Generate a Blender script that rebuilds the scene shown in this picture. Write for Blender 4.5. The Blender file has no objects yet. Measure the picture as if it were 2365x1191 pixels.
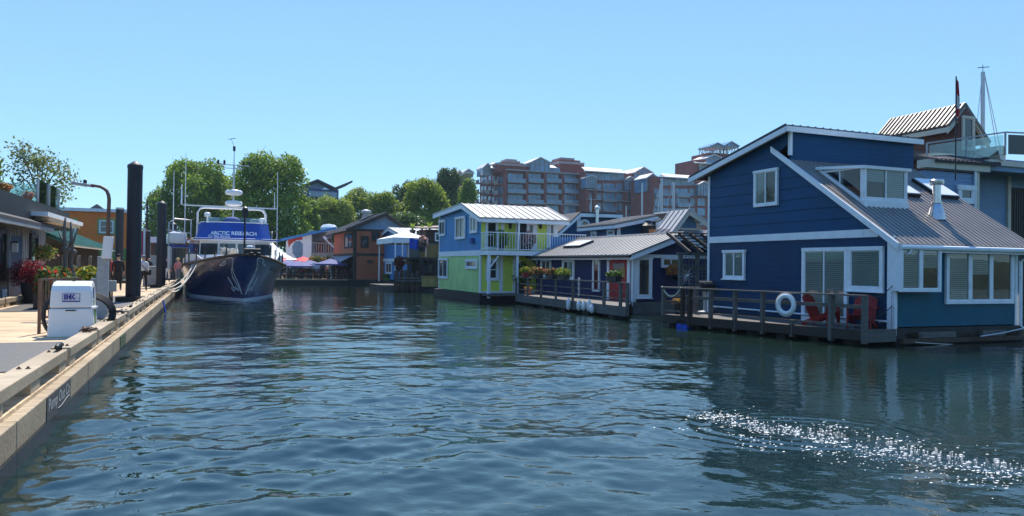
import bpy, math, random
import numpy as np
from mathutils import Vector, Matrix
from mathutils.bvhtree import BVHTree
random.seed(7)
R = math.radians
scene = bpy.context.scene
COL = scene.collection
# ---------------------------------------------------------------- camera
F_PX, CX, CY = 1750.0, 1182.5, 595.5
CAM = Vector((0, 0, 2.0))
ROLL, PITCH = 0.013, 0.0106
_F = Vector((0, math.cos(PITCH), math.sin(PITCH)))
_U0 = Vector((0, -math.sin(PITCH), math.cos(PITCH)))
_R = Vector((1, 0, 0)) * math.cos(ROLL) + _U0 * math.sin(ROLL)
_U = Vector((1, 0, 0)) * -math.sin(ROLL) + _U0 * math.cos(ROLL)
cd = bpy.data.cameras.new('camera'); cam = bpy.data.objects.new('camera', cd); COL.objects.link(cam)
mw = Matrix.Identity(4)
for i in range(3):
    mw[i][0] = _R[i]; mw[i][1] = _U[i]; mw[i][2] = -_F[i]; mw[i][3] = CAM[i]
cam.matrix_world = mw
cd.sensor_width = 36.0; cd.lens = 36.0 * F_PX / 2365.0; cd.clip_start = 0.1; cd.clip_end = 6000
scene.camera = cam

def ray(px, py):
    return _F + _R * ((px - CX) / F_PX) + _U * (-(py - CY) / F_PX)
def at(px, py, Y):
    d = ray(px, py); return CAM + d * (Y / d.y)
def onz(px, py, z=0.0):
    d = ray(px, py); return CAM + d * ((z - CAM.z) / d.z)
def V3(p, z): return Vector((p[0], p[1], z))

class Wall:
    """vertical plane through o along horizontal dir d; n faces outward"""
    def __init__(s, o, d, flip=False):
        s.o = Vector((o[0], o[1], 0)); s.d = Vector((d[0], d[1], 0)).normalized()
        s.n = Vector((s.d.y, -s.d.x, 0))
        if s.n.dot(-s.o) < 0: s.n = -s.n
        if flip: s.n = -s.n
    def off(s, k): return Wall(s.o + s.n * k, s.d)
    def uv(s, px, py):
        r = ray(px, py); t = (s.o - CAM).dot(s.n) / r.dot(s.n)
        p = CAM + r * t; return ((p - s.o).dot(s.d), p.z)
    def pt(s, t, z, off=0.0):
        p = s.o + s.d * t + s.n * off; return Vector((p.x, p.y, z))
    def hit(s, px, py, off=0.0):
        return s.pt(*s.uv(px, py), off)
    def rect(s, x0, y0, x1, y1):
        ym, xm = (y0 + y1) / 2, (x0 + x1) / 2
        ta, tb = s.uv(x0, ym)[0], s.uv(x1, ym)[0]
        za, zb = s.uv(xm, y1)[1], s.uv(xm, y0)[1]
        return (min(ta, tb), min(za, zb), max(ta, tb), max(za, zb))

# ---------------------------------------------------------------- materials
def nt_new(name):
    m = bpy.data.materials.new(name); m.use_nodes = True
    nt = m.node_tree; b = nt.nodes['Principled BSDF']; return m, nt, b
def node(nt, t, **kw):
    n = nt.nodes.new(t)
    for k, v in kw.items():
        if k in n.inputs.keys() if isinstance(k, str) else False: n.inputs[k].default_value = v
        else: setattr(n, k, v)
    return n
def coords(nt, stretch=(1, 1, 1), kind='Object'):
    tc = nt.nodes.new('ShaderNodeTexCoord'); mp = nt.nodes.new('ShaderNodeMapping')
    nt.links.new(tc.outputs[kind], mp.inputs['Vector']); mp.inputs['Scale'].default_value = stretch
    return mp.outputs['Vector']
def noise(nt, vec, scale, detail=4, rough=.55):
    n = nt.nodes.new('ShaderNodeTexNoise'); nt.links.new(vec, n.inputs['Vector'])
    n.inputs['Scale'].default_value = scale; n.inputs['Detail'].default_value = detail; n.inputs['Roughness'].default_value = rough
    return n.outputs['Fac']
def ramp(nt, fac, stops):
    r = nt.nodes.new('ShaderNodeValToRGB'); nt.links.new(fac, r.inputs['Fac'])
    el = r.color_ramp.elements
    while len(el) < len(stops): el.new(.5)
    for e, (p, c) in zip(el, stops): e.position = p; e.color = (*c, 1)
    return r.outputs['Color']
def scale_c(c, k): return tuple(max(0, min(1, x * k)) for x in c)
def mat(name, c, rough=.6, var=.18, vs=2.5, bump=0.0, bs=30, metal=0.0, spec=.4, st=(1, 1, 1), coat=0.0, dirt=None):
    m, nt, b = nt_new(name)
    v = coords(nt, st)
    col = ramp(nt, noise(nt, v, vs, 5), [(.3, scale_c(c, 1 - var)), (.7, scale_c(c, 1 + var))])
    if dirt:
        dc, amt, ds = dirt
        mx = nt.nodes.new('ShaderNodeMix'); mx.data_type = 'RGBA'
        f = ramp(nt, noise(nt, v, ds, 6, .65), [(.55, (0, 0, 0)), (.75, (amt, amt, amt))])
        nt.links.new(f, mx.inputs['Factor']); nt.links.new(col, mx.inputs['A']); mx.inputs['B'].default_value = (*dc, 1)
        col = mx.outputs['Result']
    nt.links.new(col, b.inputs['Base Color'])
    b.inputs['Roughness'].default_value = rough; b.inputs['Metallic'].default_value = metal
    b.inputs['Specular IOR Level'].default_value = spec
    if coat: b.inputs['Coat Weight'].default_value = coat; b.inputs['Coat Roughness'].default_value = .08
    if bump:
        bp = nt.nodes.new('ShaderNodeBump'); bp.inputs['Strength'].default_value = bump; bp.inputs['Distance'].default_value = .01
        nt.links.new(noise(nt, v, bs, 4), bp.inputs['Height']); nt.links.new(bp.outputs['Normal'], b.inputs['Normal'])
    return m

def leafmat(name, c1, c2, trans=.35, rough=.5):
    m, nt, b = nt_new(name)
    g = nt.nodes.new('ShaderNodeNewGeometry')
    col = ramp(nt, g.outputs['Random Per Island'], [(0, c1), (1, c2)])
    v = coords(nt)
    big = ramp(nt, noise(nt, v, .45, 3), [(.3, (.72, .72, .72)), (.72, (1.18, 1.14, 1.0))])
    mx = nt.nodes.new('ShaderNodeMix'); mx.data_type = 'RGBA'; mx.blend_type = 'MULTIPLY'; mx.inputs['Factor'].default_value = 1
    nt.links.new(col, mx.inputs['A']); nt.links.new(big, mx.inputs['B']); col = mx.outputs['Result']
    nt.links.new(col, b.inputs['Base Color']); b.inputs['Roughness'].default_value = rough
    b.inputs['Specular IOR Level'].default_value = .3
    tr = nt.nodes.new('ShaderNodeBsdfTranslucent'); nt.links.new(col, tr.inputs['Color'])
    ms = nt.nodes.new('ShaderNodeMixShader'); ms.inputs[0].default_value = trans
    nt.links.new(b.outputs[0], ms.inputs[1]); nt.links.new(tr.outputs[0], ms.inputs[2])
    nt.links.new(ms.outputs[0], nt.nodes['Material Output'].inputs['Surface'])
    return m

def glassmat(name, tint=(.75, .85, .85), refl=.5):
    m, nt, b = nt_new(name)
    fr = nt.nodes.new('ShaderNodeFresnel'); fr.inputs['IOR'].default_value = 1.5
    gl = nt.nodes.new('ShaderNodeBsdfGlossy'); gl.inputs['Roughness'].default_value = .015; gl.inputs['Color'].default_value = (1, 1, 1, 1)
    tr = nt.nodes.new('ShaderNodeBsdfTransparent'); tr.inputs['Color'].default_value = (*tint, 1)
    mx = nt.nodes.new('ShaderNodeMixShader')
    ad = nt.nodes.new('ShaderNodeMath'); ad.operation = 'MULTIPLY_ADD'; ad.inputs[1].default_value = 1.0; ad.inputs[2].default_value = refl * .05
    ad.use_clamp = True
    nt.links.new(fr.outputs[0], ad.inputs[0]); nt.links.new(ad.outputs[0], mx.inputs[0])
    bp = nt.nodes.new('ShaderNodeBump'); bp.inputs['Strength'].default_value = .06; bp.inputs['Distance'].default_value = .02
    nt.links.new(noise(nt, coords(nt), 1.6, 2), bp.inputs['Height']); nt.links.new(bp.outputs['Normal'], gl.inputs['Normal'])
    nt.links.new(tr.outputs[0], mx.inputs[1]); nt.links.new(gl.outputs[0], mx.inputs[2])
    nt.links.new(mx.outputs[0], nt.nodes['Material Output'].inputs['Surface'])
    return m

# ---------------------------------------------------------------- mesh builder (world coordinates)
SPLIT = {'corner_board', 'barge_board', 'block', 'float', 'deck_support', 'trim', 'band', 'float_log', 'door_trim', 'timber_trim', 'gable_band', 'door_frame', 'skylight', 'mast_light', 'shop_window', 'end_skirt', 'wall_rail', 'fence_rail', 'search_light', 'eave_board', 'fascia', 'pier', 'porch_trim'}
class MB:
    def __init__(s): s.v = []; s.f = []; s.mi = []; s.cur = 0; s.cuts = []
    def add(s, vs, fs):
        b = len(s.v); s.cuts.append((b, len(s.f))); s.v.extend([tuple(p) for p in vs])
        for f in fs: s.f.append(tuple(b + i for i in f)); s.mi.append(s.cur)
        return s
    def ob(s, o, a, b, c):
        """box from corner o with edge vectors a, b, c"""
        o = Vector(o); a = Vector(a); b = Vector(b); c = Vector(c)
        vs = [o, o + a, o + a + b, o + b, o + c, o + a + c, o + a + b + c, o + b + c]
        fs = [(0, 3, 2, 1), (4, 5, 6, 7), (0, 1, 5, 4), (1, 2, 6, 5), (2, 3, 7, 6), (3, 0, 4, 7)]
        if a.cross(b).dot(c) < 0: fs = [f[::-1] for f in fs]
        return s.add(vs, fs)
    def box(s, c, sx, sy, sz, rz=0.0):
        """centred on c in x,y; c.z is the bottom"""
        ca, sa = math.cos(rz), math.sin(rz); a = Vector((ca * sx, sa * sx, 0)); b = Vector((-sa * sy, ca * sy, 0))
        return s.ob(Vector(c) - a / 2 - b / 2, a, b, (0, 0, sz))
    def wbox(s, w, t0, z0, t1, z1, o0, o1):
        """box on a wall: t,z rectangle, from offset o0 to o1"""
        return s.ob(w.pt(t0, z0, o0), w.d * (t1 - t0), w.n * (o1 - o0), (0, 0, z1 - z0))
    def bar(s, p, q, w, h=None, up=(0, 0, 1)):
        p = Vector(p); q = Vector(q); h = h or w; d = q - p
        if d.length < 1e-6: return s
        up = Vector(up)
        a = d.cross(up)
        if a.length < 1e-5: a = d.cross(Vector((1, 0, 0)))
        a.normalize(); b = a.cross(d).normalized()
        return s.ob(p - a * w / 2 - b * h / 2, d, a * w, b * h)
    def tube(s, pts, r, n=8, cap=True):
        pts = [Vector(p) for p in pts]; m = len(pts)
        rs = r if isinstance(r, (list, tuple)) else [r] * m
        vs = []; prev = None
        for i, p in enumerate(pts):
            d = (pts[min(i + 1, m - 1)] - pts[max(i - 1, 0)]).normalized()
            if prev is None:
                a = d.cross(Vector((0, 0, 1)))
                if a.length < 1e-3: a = Vector((1, 0, 0))
            else: a = prev - d * prev.dot(d)
            a.normalize(); prev = a; b = d.cross(a)
            for k in range(n):
                th = 2 * math.pi * k / n; vs.append(p + (a * math.cos(th) + b * math.sin(th)) * rs[i])
        fs = [(i * n + k, i * n + (k + 1) % n, (i + 1) * n + (k + 1) % n, (i + 1) * n + k) for i in range(m - 1) for k in range(n)]
        if cap: fs += [tuple(range(n - 1, -1, -1)), tuple(range((m - 1) * n, m * n))]
        return s.add(vs, fs)
    def lathe(s, c, prof, n=16):
        """prof: list of (radius, z) from bottom to top, axis vertical at c"""
        c = Vector(c); vs = [c + Vector((r * math.cos(2 * math.pi * k / n), r * math.sin(2 * math.pi * k / n), z)) for r, z in prof for k in range(n)]
        m = len(prof)
        fs = [(i * n + k, i * n + (k + 1) % n, (i + 1) * n + (k + 1) % n, (i + 1) * n + k) for i in range(m - 1) for k in range(n)]
        if prof[0][0] > 1e-4: fs.append(tuple(range(n - 1, -1, -1)))
        if prof[-1][0] > 1e-4: fs.append(tuple(range((m - 1) * n, m * n)))
        return s.add(vs, fs)
    def ball(s, c, rx, ry=None, rz=None, n=10, m=7):
        ry = ry or rx; rz = rz or rx; c = Vector(c); vs = []
        for i in range(m + 1):
            ph = math.pi * i / m - math.pi / 2
            for k in range(n):
                th = 2 * math.pi * k / n
                vs.append(c + Vector((rx * math.cos(ph) * math.cos(th), ry * math.cos(ph) * math.sin(th), rz * math.sin(ph))))
        return s.add(vs, [(i * n + k, i * n + (k + 1) % n, (i + 1) * n + (k + 1) % n, (i + 1) * n + k) for i in range(m) for k in range(n)])
    def prism(s, poly, ext):
        """poly: list of 3D points, extruded by vector ext"""
        poly = [Vector(p) for p in poly]; ext = Vector(ext); n = len(poly)
        nrm = sum(((poly[i] - poly[0]).cross(poly[(i + 1) % n] - poly[0]) for i in range(n)), Vector())
        if nrm.dot(ext) > 0: poly = poly[::-1]
        vs = poly + [p + ext for p in poly]
        fs = [tuple(range(n)), tuple(range(2 * n - 1, n - 1, -1))] + [(i, n + i, n + (i + 1) % n, (i + 1) % n) for i in range(n)]
        return s.add(vs, fs)
    def quad(s, a, b, c, d): return s.add([a, b, c, d], [(0, 1, 2, 3)])
    def bld(s, name, m, parent=None, smooth=False, root=None, bevel=0.0):
        if name in SPLIT and parent is not None and len(s.cuts) > 1:      # each separate piece becomes a part of its own
            out = None
            for (v0, f0), (v1, f1) in zip(s.cuts, s.cuts[1:] + [(len(s.v), len(s.f))]):
                q = MB(); q.add(s.v[v0:v1], [tuple(i - v0 for i in f) for f in s.f[f0:f1]]); o = q.bld(name, m, parent, smooth, root, bevel); out = out or o
            return out
        me = bpy.data.meshes.new(name)
        root = root or top(parent)
        if root is not None:
            inv = root.matrix_basis.inverted(); vs = [tuple(inv @ Vector(v)) for v in s.v]
        else: vs = s.v
        me.from_pydata(vs, [], s.f); me.update()
        for mm in (m if isinstance(m, (list, tuple)) else [m]): me.materials.append(mm)
        if any(s.mi): me.polygons.foreach_set('material_index', s.mi)
        if smooth: me.shade_smooth() if smooth is True else me.shade_smooth()
        o = bpy.data.objects.new(name, me); COL.objects.link(o)
        if parent is not None: o.parent = parent
        if smooth and smooth is not True:
            md = o.modifiers.new('es', 'EDGE_SPLIT'); md.split_angle = R(smooth)
        if bevel:
            md = o.modifiers.new('bevel', 'BEVEL'); md.width = bevel; md.segments = 2; md.limit_method = 'ANGLE'; md.angle_limit = R(40)
        return o
def top(o):
    while o is not None and o.parent is not None: o = o.parent
    return o
def tag(o, label, cat, group=None, kind=None):
    if label: o['label'] = label
    if cat: o['category'] = cat
    if group: o['group'] = group
    if kind: o['kind'] = kind
    return o
def thing(name, label, cat, loc=(0, 0, 0), rz=0.0, group=None):
    o = bpy.data.objects.new(name, None); COL.objects.link(o); o.empty_display_size = .2
    o.location = loc; o.rotation_euler = (0, 0, rz)
    o.matrix_basis = Matrix.Translation(Vector(loc)) @ Matrix.Rotation(rz, 4, 'Z')
    return tag(o, label, cat, group)
def dup(root, loc=None, rz=None, label=None, scale=None, name=None):
    def cp(o, par):
        c = o.copy(); COL.objects.link(c)
        if par is not None: c.parent = par
        for ch in list(o.children): cp(ch, c)
        return c
    c = cp(root, None)
    if loc is not None: c.location = loc
    if rz is not None: c.rotation_euler = (0, 0, rz)
    if scale is not None: c.scale = scale if isinstance(scale, (tuple, list)) else (scale,) * 3
    if label: c['label'] = label
    return c
def struct(o): o['kind'] = 'structure'; return o

def text_mesh(txt, size, shear=0.0, bold=0.0):
    cu = bpy.data.curves.new('lettering', 'FONT'); cu.body = txt; cu.size = size; cu.shear = shear; cu.offset = bold
    cu.align_x = 'CENTER'; cu.align_y = 'CENTER'
    o = bpy.data.objects.new('lettering', cu); COL.objects.link(o)
    dg = bpy.context.evaluated_depsgraph_get(); me = bpy.data.meshes.new_from_object(o.evaluated_get(dg))
    vs = [tuple(v.co) for v in me.vertices]; fs = [tuple(p.vertices) for p in me.polygons]
    bpy.data.objects.remove(o); bpy.data.curves.remove(cu); bpy.data.meshes.remove(me)
    return vs, fs
def wall_text(w, t, z, off, txt, size, m, parent, name='lettering', flipx=False, slope=0.0, **kw):
    vs, fs = text_mesh(txt, size, **kw)
    sgn = 1 if w.d.dot(_R) > 0 else -1
    mb = MB(); mb.add([w.pt(t + sgn * x, z + y + slope * x, off) for x, y, _ in vs], fs)
    return mb.bld(name, m, parent)
def lap(mb, w, poly, row=.16, t=.022, base=0.0, z0=None):
    """lap siding: poly = [(t,z)...] convex-ish, clipped into rows; each row a tilted board"""
    zs = [p[1] for p in poly]; a, b = min(zs), max(zs); z = a if z0 is None else z0
    def clip(pl, zc, keep_above):
        out = []
        for i in range(len(pl)):
            p, q = pl[i], pl[(i + 1) % len(pl)]
            pi = (p[1] >= zc) if keep_above else (p[1] <= zc); qi = (q[1] >= zc) if keep_above else (q[1] <= zc)
            if pi: out.append(p)
            if pi != qi:
                k = (zc - p[1]) / (q[1] - p[1]); out.append((p[0] + (q[0] - p[0]) * k, zc))
        return out
    while z < b - 1e-4:
        pl = clip(clip(poly, z, True), min(z + row, b), False)
        if len(pl) >= 3:
            o = lambda p: base + t - (t - .003) * (p[1] - z) / row
            front = [w.pt(p[0], p[1], o(p)) for p in pl]; n = len(front)
            c = sum(front, Vector()) / n
            nr = (front[1] - front[0]).cross(front[2] - front[0])
            if nr.dot(w.n) < 0: front = front[::-1]; pl = pl[::-1]
            back = [w.pt(p[0], p[1], base - .06) for p in pl]
            mb.add(front + back, [tuple(range(n))] + [(i, n + i, n + (i + 1) % n, (i + 1) % n) for i in range(n)])
        z += row
    return mb
def roof_plane(mb, a, b, c, d, th=.1, rib=.0, rh=.035, rw=.04):
    """slab with corners eave a-b, ridge c(above b)-d(above a); ribs run up the slope"""
    a, b, c, d = map(Vector, (a, b, c, d)); n = (b - a).cross(d - a).normalized()
    if n.z < 0: n = -n
    mb.prism([a, b, c, d], n * -th)
    if rib:
        k = max(2, int((b - a).length / rib))
        for i in range(k + 1):
            s = i / k
            p = a.lerp(b, s); q = d.lerp(c, s)
            e = (b - a).normalized()
            if i == 0: p += e * rw / 2; q += e * rw / 2
            if i == k: p -= e * rw / 2; q -= e * rw / 2
            mb.ob(p - e * rw / 2 - n * .004, q - p, e * rw, n * (rh + .004))
    return mb
# ---------------------------------------------------------------- palette
def wood(name, c1, c2, c3, plank=None, rough=.75, dirz=None):
    m, nt, b = nt_new(name)
    v = coords(nt, (1, 1, 1))
    n1 = noise(nt, coords(nt, (2, 14, 14)), 1.5, 6, .65)
    col = ramp(nt, n1, [(.25, c1), (.5, c2), (.8, c3)])
    mx = nt.nodes.new('ShaderNodeMix'); mx.data_type = 'RGBA'; mx.blend_type = 'MULTIPLY'; mx.inputs['Factor'].default_value = 1
    nt.links.new(col, mx.inputs['A']); nt.links.new(ramp(nt, noise(nt, v, .8, 5), [(.3, (.72, .7, .68)), (.7, (1, 1, 1))]), mx.inputs['B'])
    m2 = nt.nodes.new('ShaderNodeMix'); m2.data_type = 'RGBA'; m2.blend_type = 'MULTIPLY'; m2.inputs['Factor'].default_value = 1
    g = nt.nodes.new('ShaderNodeNewGeometry'); nt.links.new(ramp(nt, g.outputs['Random Per Island'], [(0, (.74, .72, .70)), (.5, (.95, .94, .92)), (1, (1.08, 1.04, .98))]), m2.inputs['B'])
    nt.links.new(mx.outputs['Result'], m2.inputs['A'])
    nt.links.new(m2.outputs['Result'], b.inputs['Base Color']); b.inputs['Roughness'].default_value = rough; b.inputs['Specular IOR Level'].default_value = .25
    bp = nt.nodes.new('ShaderNodeBump'); bp.inputs['Strength'].default_value = .35; bp.inputs['Distance'].default_value = .006
    nt.links.new(n1, bp.inputs['Height']); nt.links.new(bp.outputs['Normal'], b.inputs['Normal'])
    return m
PAL = dict(
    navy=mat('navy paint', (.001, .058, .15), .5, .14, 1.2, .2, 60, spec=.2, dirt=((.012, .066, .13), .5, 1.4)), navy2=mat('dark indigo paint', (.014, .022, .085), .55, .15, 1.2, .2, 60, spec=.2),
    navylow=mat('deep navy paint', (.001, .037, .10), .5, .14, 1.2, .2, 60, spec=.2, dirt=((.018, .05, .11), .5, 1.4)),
    teal=mat('teal paint', (.0, .10, .155), .5, .14, 1.2, .2, 60, spec=.2, dirt=((.005, .08, .12), .5, 1.4)),
    sky=mat('cornflower paint', (.035, .24, .50), .55, .12, 1.0, .15, 50, dirt=((.07, .24, .42), .5, 1.1)), green=mat('apple green paint', (.45, .70, .24), .55, .12, 1.0, .15, 50, dirt=((.34, .5, .22), .5, 1.2)),
    lime=mat('lime paint', (.72, .82, .12), .55, .12, 1.0, .15, 50, dirt=((.45, .52, .12), .5, 1.2)),
    blue2=mat('mid blue paint', (.05, .22, .48), .55, .1, 1.0, .15, 50),
    brownorange=mat('terracotta siding', (.42, .115, .045), .6, .15, 1.0, .15, 50),
    orange=mat('orange stucco', (.85, .21, .025), .7, .08, 1.0, .1, 60),
    orange2=mat('amber siding', (.55, .19, .05), .6, .12, 1.0, .15, 50),
    greyblue=mat('slate blue siding', (.16, .27, .42), .55, .1, 1.0, .15, 50),
    greyboard=mat('grey board siding', (.27, .28, .30), .65, .14, 2.0, .2, 40),
    white=mat('white trim paint', (.84, .85, .86), .5, .06, 3.0, .1, 40, dirt=((.42, .41, .38), .4, 3.5)),
    cream=mat('cream trim', (.62, .55, .44), .55, .08, 3, .1, 40),
    whitegel=mat('white gelcoat', (.8, .8, .8), .25, .03, 2.0, spec=.5),
    fabricwhite=mat('white tent fabric', (.82, .82, .80), .8, .05, 1.5),
    metalroof=mat('galvanised roof', (.23, .205, .19), .42, .14, 1.2, .1, 20, metal=.0, spec=.6, dirt=((.15, .14, .13), .5, 2.2)),
    tileroof=mat('brown ribbed roof', (.15, .125, .11), .5, .18, 1.4, .1, 20, spec=.4, dirt=((.07, .06, .055), .5, 2.0)),
    midroof=mat('dull white metal roof', (.29, .275, .26), .45, .12, 1.2, spec=.5, dirt=((.2, .19, .18), .5, 2.0)),
    whiteroof=mat('white metal roof', (.44, .42, .40), .4, .08, 1.2, spec=.5, dirt=((.26, .25, .23), .5, 2.0)),
    darkroof=mat('dark shingle', (.05, .05, .058), .8, .2, 6, .5, 60),
    steel=mat('stainless steel', (.55, .56, .58), .25, .1, 8, metal=1.0),
    alu=mat('anodised aluminium', (.5, .5, .52), .4, .1, 8, metal=.6),
    galv=mat('galvanised steel', (.34, .36, .38), .5, .15, 8, .1, 40, metal=.4),
    black=mat('black paint', (.012, .012, .014), .45, .2, 4), rubber=mat('black rubber', (.018, .018, .02), .7, .2, 4),
    pile=mat('tarred steel pile', (.022, .021, .026), .55, .35, 2.5, .5, 14, st=(1, 1, .25), dirt=((.09, .055, .04), .5, 3.0)),
    rust=mat('brown painted steel', (.15, .085, .055), .55, .3, 9, .2, 40),
    darkwood=wood('dark weathered timber', (.035, .028, .024), (.06, .048, .04), (.10, .082, .066)),
    greywood=wood('weathered grey timber', (.10, .095, .09), (.16, .15, .14), (.25, .235, .215)),
    dockwood=wood('sun bleached decking', (.50, .37, .23), (.70, .54, .36), (.84, .69, .48)),
    railwood=wood('pale bull rail timber', (.36, .29, .20), (.52, .43, .31), (.66, .56, .42)),
    beamwood=wood('stained fender beam', (.22, .165, .11), (.48, .385, .27), (.70, .60, .45)),
    wetwood=wood('wet dark beam', (.03, .03, .03), (.055, .053, .05), (.09, .085, .078), rough=.4),
    brownwood=wood('brown log', (.055, .036, .026), (.10, .066, .046), (.16, .115, .08)),
    yellowwood=wood('golden lattice timber', (.38, .24, .07), (.52, .34, .11), (.66, .46, .18)),
    redwood=wood('red painted chair timber', (.28, .016, .012), (.38, .022, .018), (.46, .035, .026), rough=.5),
    red=mat('red paint', (.38, .02, .02), .5, .1), pink=mat('magenta panel', (.55, .02, .09), .5, .08),
    redcloth=mat('red canopy fabric', (.72, .07, .08), .8, .08), bluecloth=mat('blue umbrella fabric', (.10, .11, .26), .8, .1),
    canvasblue=mat('royal blue canvas', (.008, .06, .33), .55, .15, 1.4, .4, 6),
    hull=mat('navy hull paint', (.012, .035, .15), .22, .18, .8, .05, 3, spec=.5, coat=.3),
    tealtrim=mat('turquoise paint', (.005, .32, .34), .5, .1), awning=mat('green awning metal', (.06, .22, .18), .45, .15, 3),
    beige=mat('pale panel', (.52, .49, .40), .7, .06), greentrim=mat('green window trim', (.2, .34, .12), .6, .1),
    brick=None, ropew=mat('white rope', (.62, .58, .5), .9, .12, 30), conc=mat('concrete float', (.16, .16, .155), .8, .25, 3, .4, 20),
    floatdark=mat('dark float', (.018, .018, .017), .6, .4, 3, .5, 12),
    mat_grey=mat('grey rubber grating', (.17, .165, .16), .85, .1, 20, .6, 120),
    skin=mat('skin', (.52, .31, .22), .5, .06), hair=mat('dark hair', (.03, .02, .015), .6, .2), straw=mat('straw hat', (.55, .4, .2), .8, .1),
    cloth_black=mat('black clothing', (.014, .014, .018), .85, .2), cloth_white=mat('pale clothing', (.6, .6, .62), .85, .05), cloth_pink=mat('pink top', (.62, .22, .2), .85, .1),
    cloth_blue=mat('blue clothing', (.06, .1, .26), .85, .1), cloth_grey=mat('grey clothing', (.2, .2, .22), .85, .1), cloth_red=mat('red clothing', (.42, .04, .04), .85, .1), cloth_green=mat('green clothing', (.06, .14, .08), .85, .1),
    terracotta=mat('orange pot', (.62, .2, .06), .7, .1), potdark=mat('charcoal pot', (.03, .028, .028), .5, .2, 5), potred=mat('red planter', (.3, .02, .02), .5, .1),
    blind=mat('window blind', (.78, .79, .77), .7, .05), curtain=mat('pale curtain', (.6, .62, .6), .85, .1, 6, st=(6, 6, .3)),
    interior=mat('dim interior', (.05, .055, .055), .9, .4, 1.5), ink=mat('blue ink', (.03, .03, .28), .5, .05), greenstk=mat('green sticker', (.1, .22, .04), .5, .1),
    bluewrap=mat('blue tarp', (.01, .07, .5), .6, .2, 6, .5, 12), soffit=mat('soffit', (.55, .5, .45), .7, .05),
    plywood=mat('screen panel', (.11, .10, .09), .7, .2), signwhite=mat('chalk white paint', (.36, .37, .37), .8, .1, 30), slate=mat('slate sign panel', (.055, .058, .06), .8, .15, 6),
    stone=mat('pale stonework', (.3, .28, .26), .85, .4, 6, .6, 12), lampglass=mat('frosted glass', (.6, .6, .55), .3, .05),
)
def brickmat(name, c1, c2, mort, sc=1.0):
    m, nt, b = nt_new(name)
    tc = nt.nodes.new('ShaderNodeTexCoord'); sp = nt.nodes.new('ShaderNodeSeparateXYZ'); cb = nt.nodes.new('ShaderNodeCombineXYZ')
    ad = nt.nodes.new('ShaderNodeMath'); ad.operation = 'ADD'
    nt.links.new(tc.outputs['Object'], sp.inputs[0]); nt.links.new(sp.outputs[0], ad.inputs[0]); nt.links.new(sp.outputs[1], ad.inputs[1])
    nt.links.new(ad.outputs[0], cb.inputs[0]); nt.links.new(sp.outputs[2], cb.inputs[1])
    br = nt.nodes.new('ShaderNodeTexBrick'); nt.links.new(cb.outputs[0], br.inputs['Vector'])
    br.inputs['Color1'].default_value = (*c1, 1); br.inputs['Color2'].default_value = (*c2, 1); br.inputs['Mortar'].default_value = (*mort, 1)
    br.inputs['Scale'].default_value = 2.2 * sc; br.inputs['Mortar Size'].default_value = .02
    nt.links.new(br.outputs['Color'], b.inputs['Base Color']); b.inputs['Roughness'].default_value = .85
    return m
PAL['brick'] = brickmat('dark red brick', (.13, .04, .03), (.2, .065, .045), (.14, .11, .10), 2.0)
PAL['aptbrick'] = mat('red brick facade', (.26, .075, .055), .8, .15, .5)
PAL['aptglass'] = mat('tinted glazing', (.11, .25, .40), .12, .5, .35, spec=.8)
PAL['aptconc'] = mat('balcony concrete', (.36, .32, .31), .8, .1, 1)
PAL['aptroof'] = mat('pale metal roof', (.6, .58, .56), .5, .08, 1)
PAL['aptrail'] = mat('balcony glazing', (.16, .25, .34), .15, .15, 1, spec=.7)
PAL['pane'] = mat('dark window glass', (.03, .04, .045), .06, .5, 1.2, spec=.9)
PAL['glass'] = glassmat('clear window glass')
PAL['balglass'] = glassmat('balustrade glass', (.74, .86, .84), .3)
LEAF = dict(
    tree=leafmat('broad leaves', (.09, .17, .025), (.32, .46, .06), .5), treey=leafmat('yellow green leaves', (.13, .21, .03), (.38, .46, .07), .5),
    treed=leafmat('dark leaves', (.045, .10, .03), (.14, .22, .05), .4), airy=leafmat('fine leaves', (.09, .13, .045), (.25, .29, .10), .45),
    maple=leafmat('crimson maple leaves', (.12, .006, .012), (.34, .02, .045), .3), ltgreen=leafmat('light green leaves', (.10, .2, .02), (.3, .42, .06), .4),
    yellow=leafmat('yellow leaves', (.42, .34, .02), (.6, .45, .05), .35), orange=leafmat('orange leaves', (.5, .17, .04), (.75, .34, .1), .35),
    redfl=leafmat('red flowers', (.6, .04, .02), (.8, .15, .05), .3), pinkfl=leafmat('pink flowers', (.5, .2, .22), (.75, .5, .45), .3), weed=leafmat('dry weed', (.05, .03, .015), (.14, .09, .04), .2), mid=leafmat('mid green leaves', (.04, .1, .02), (.12, .2, .04), .35))
P = PAL
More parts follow.
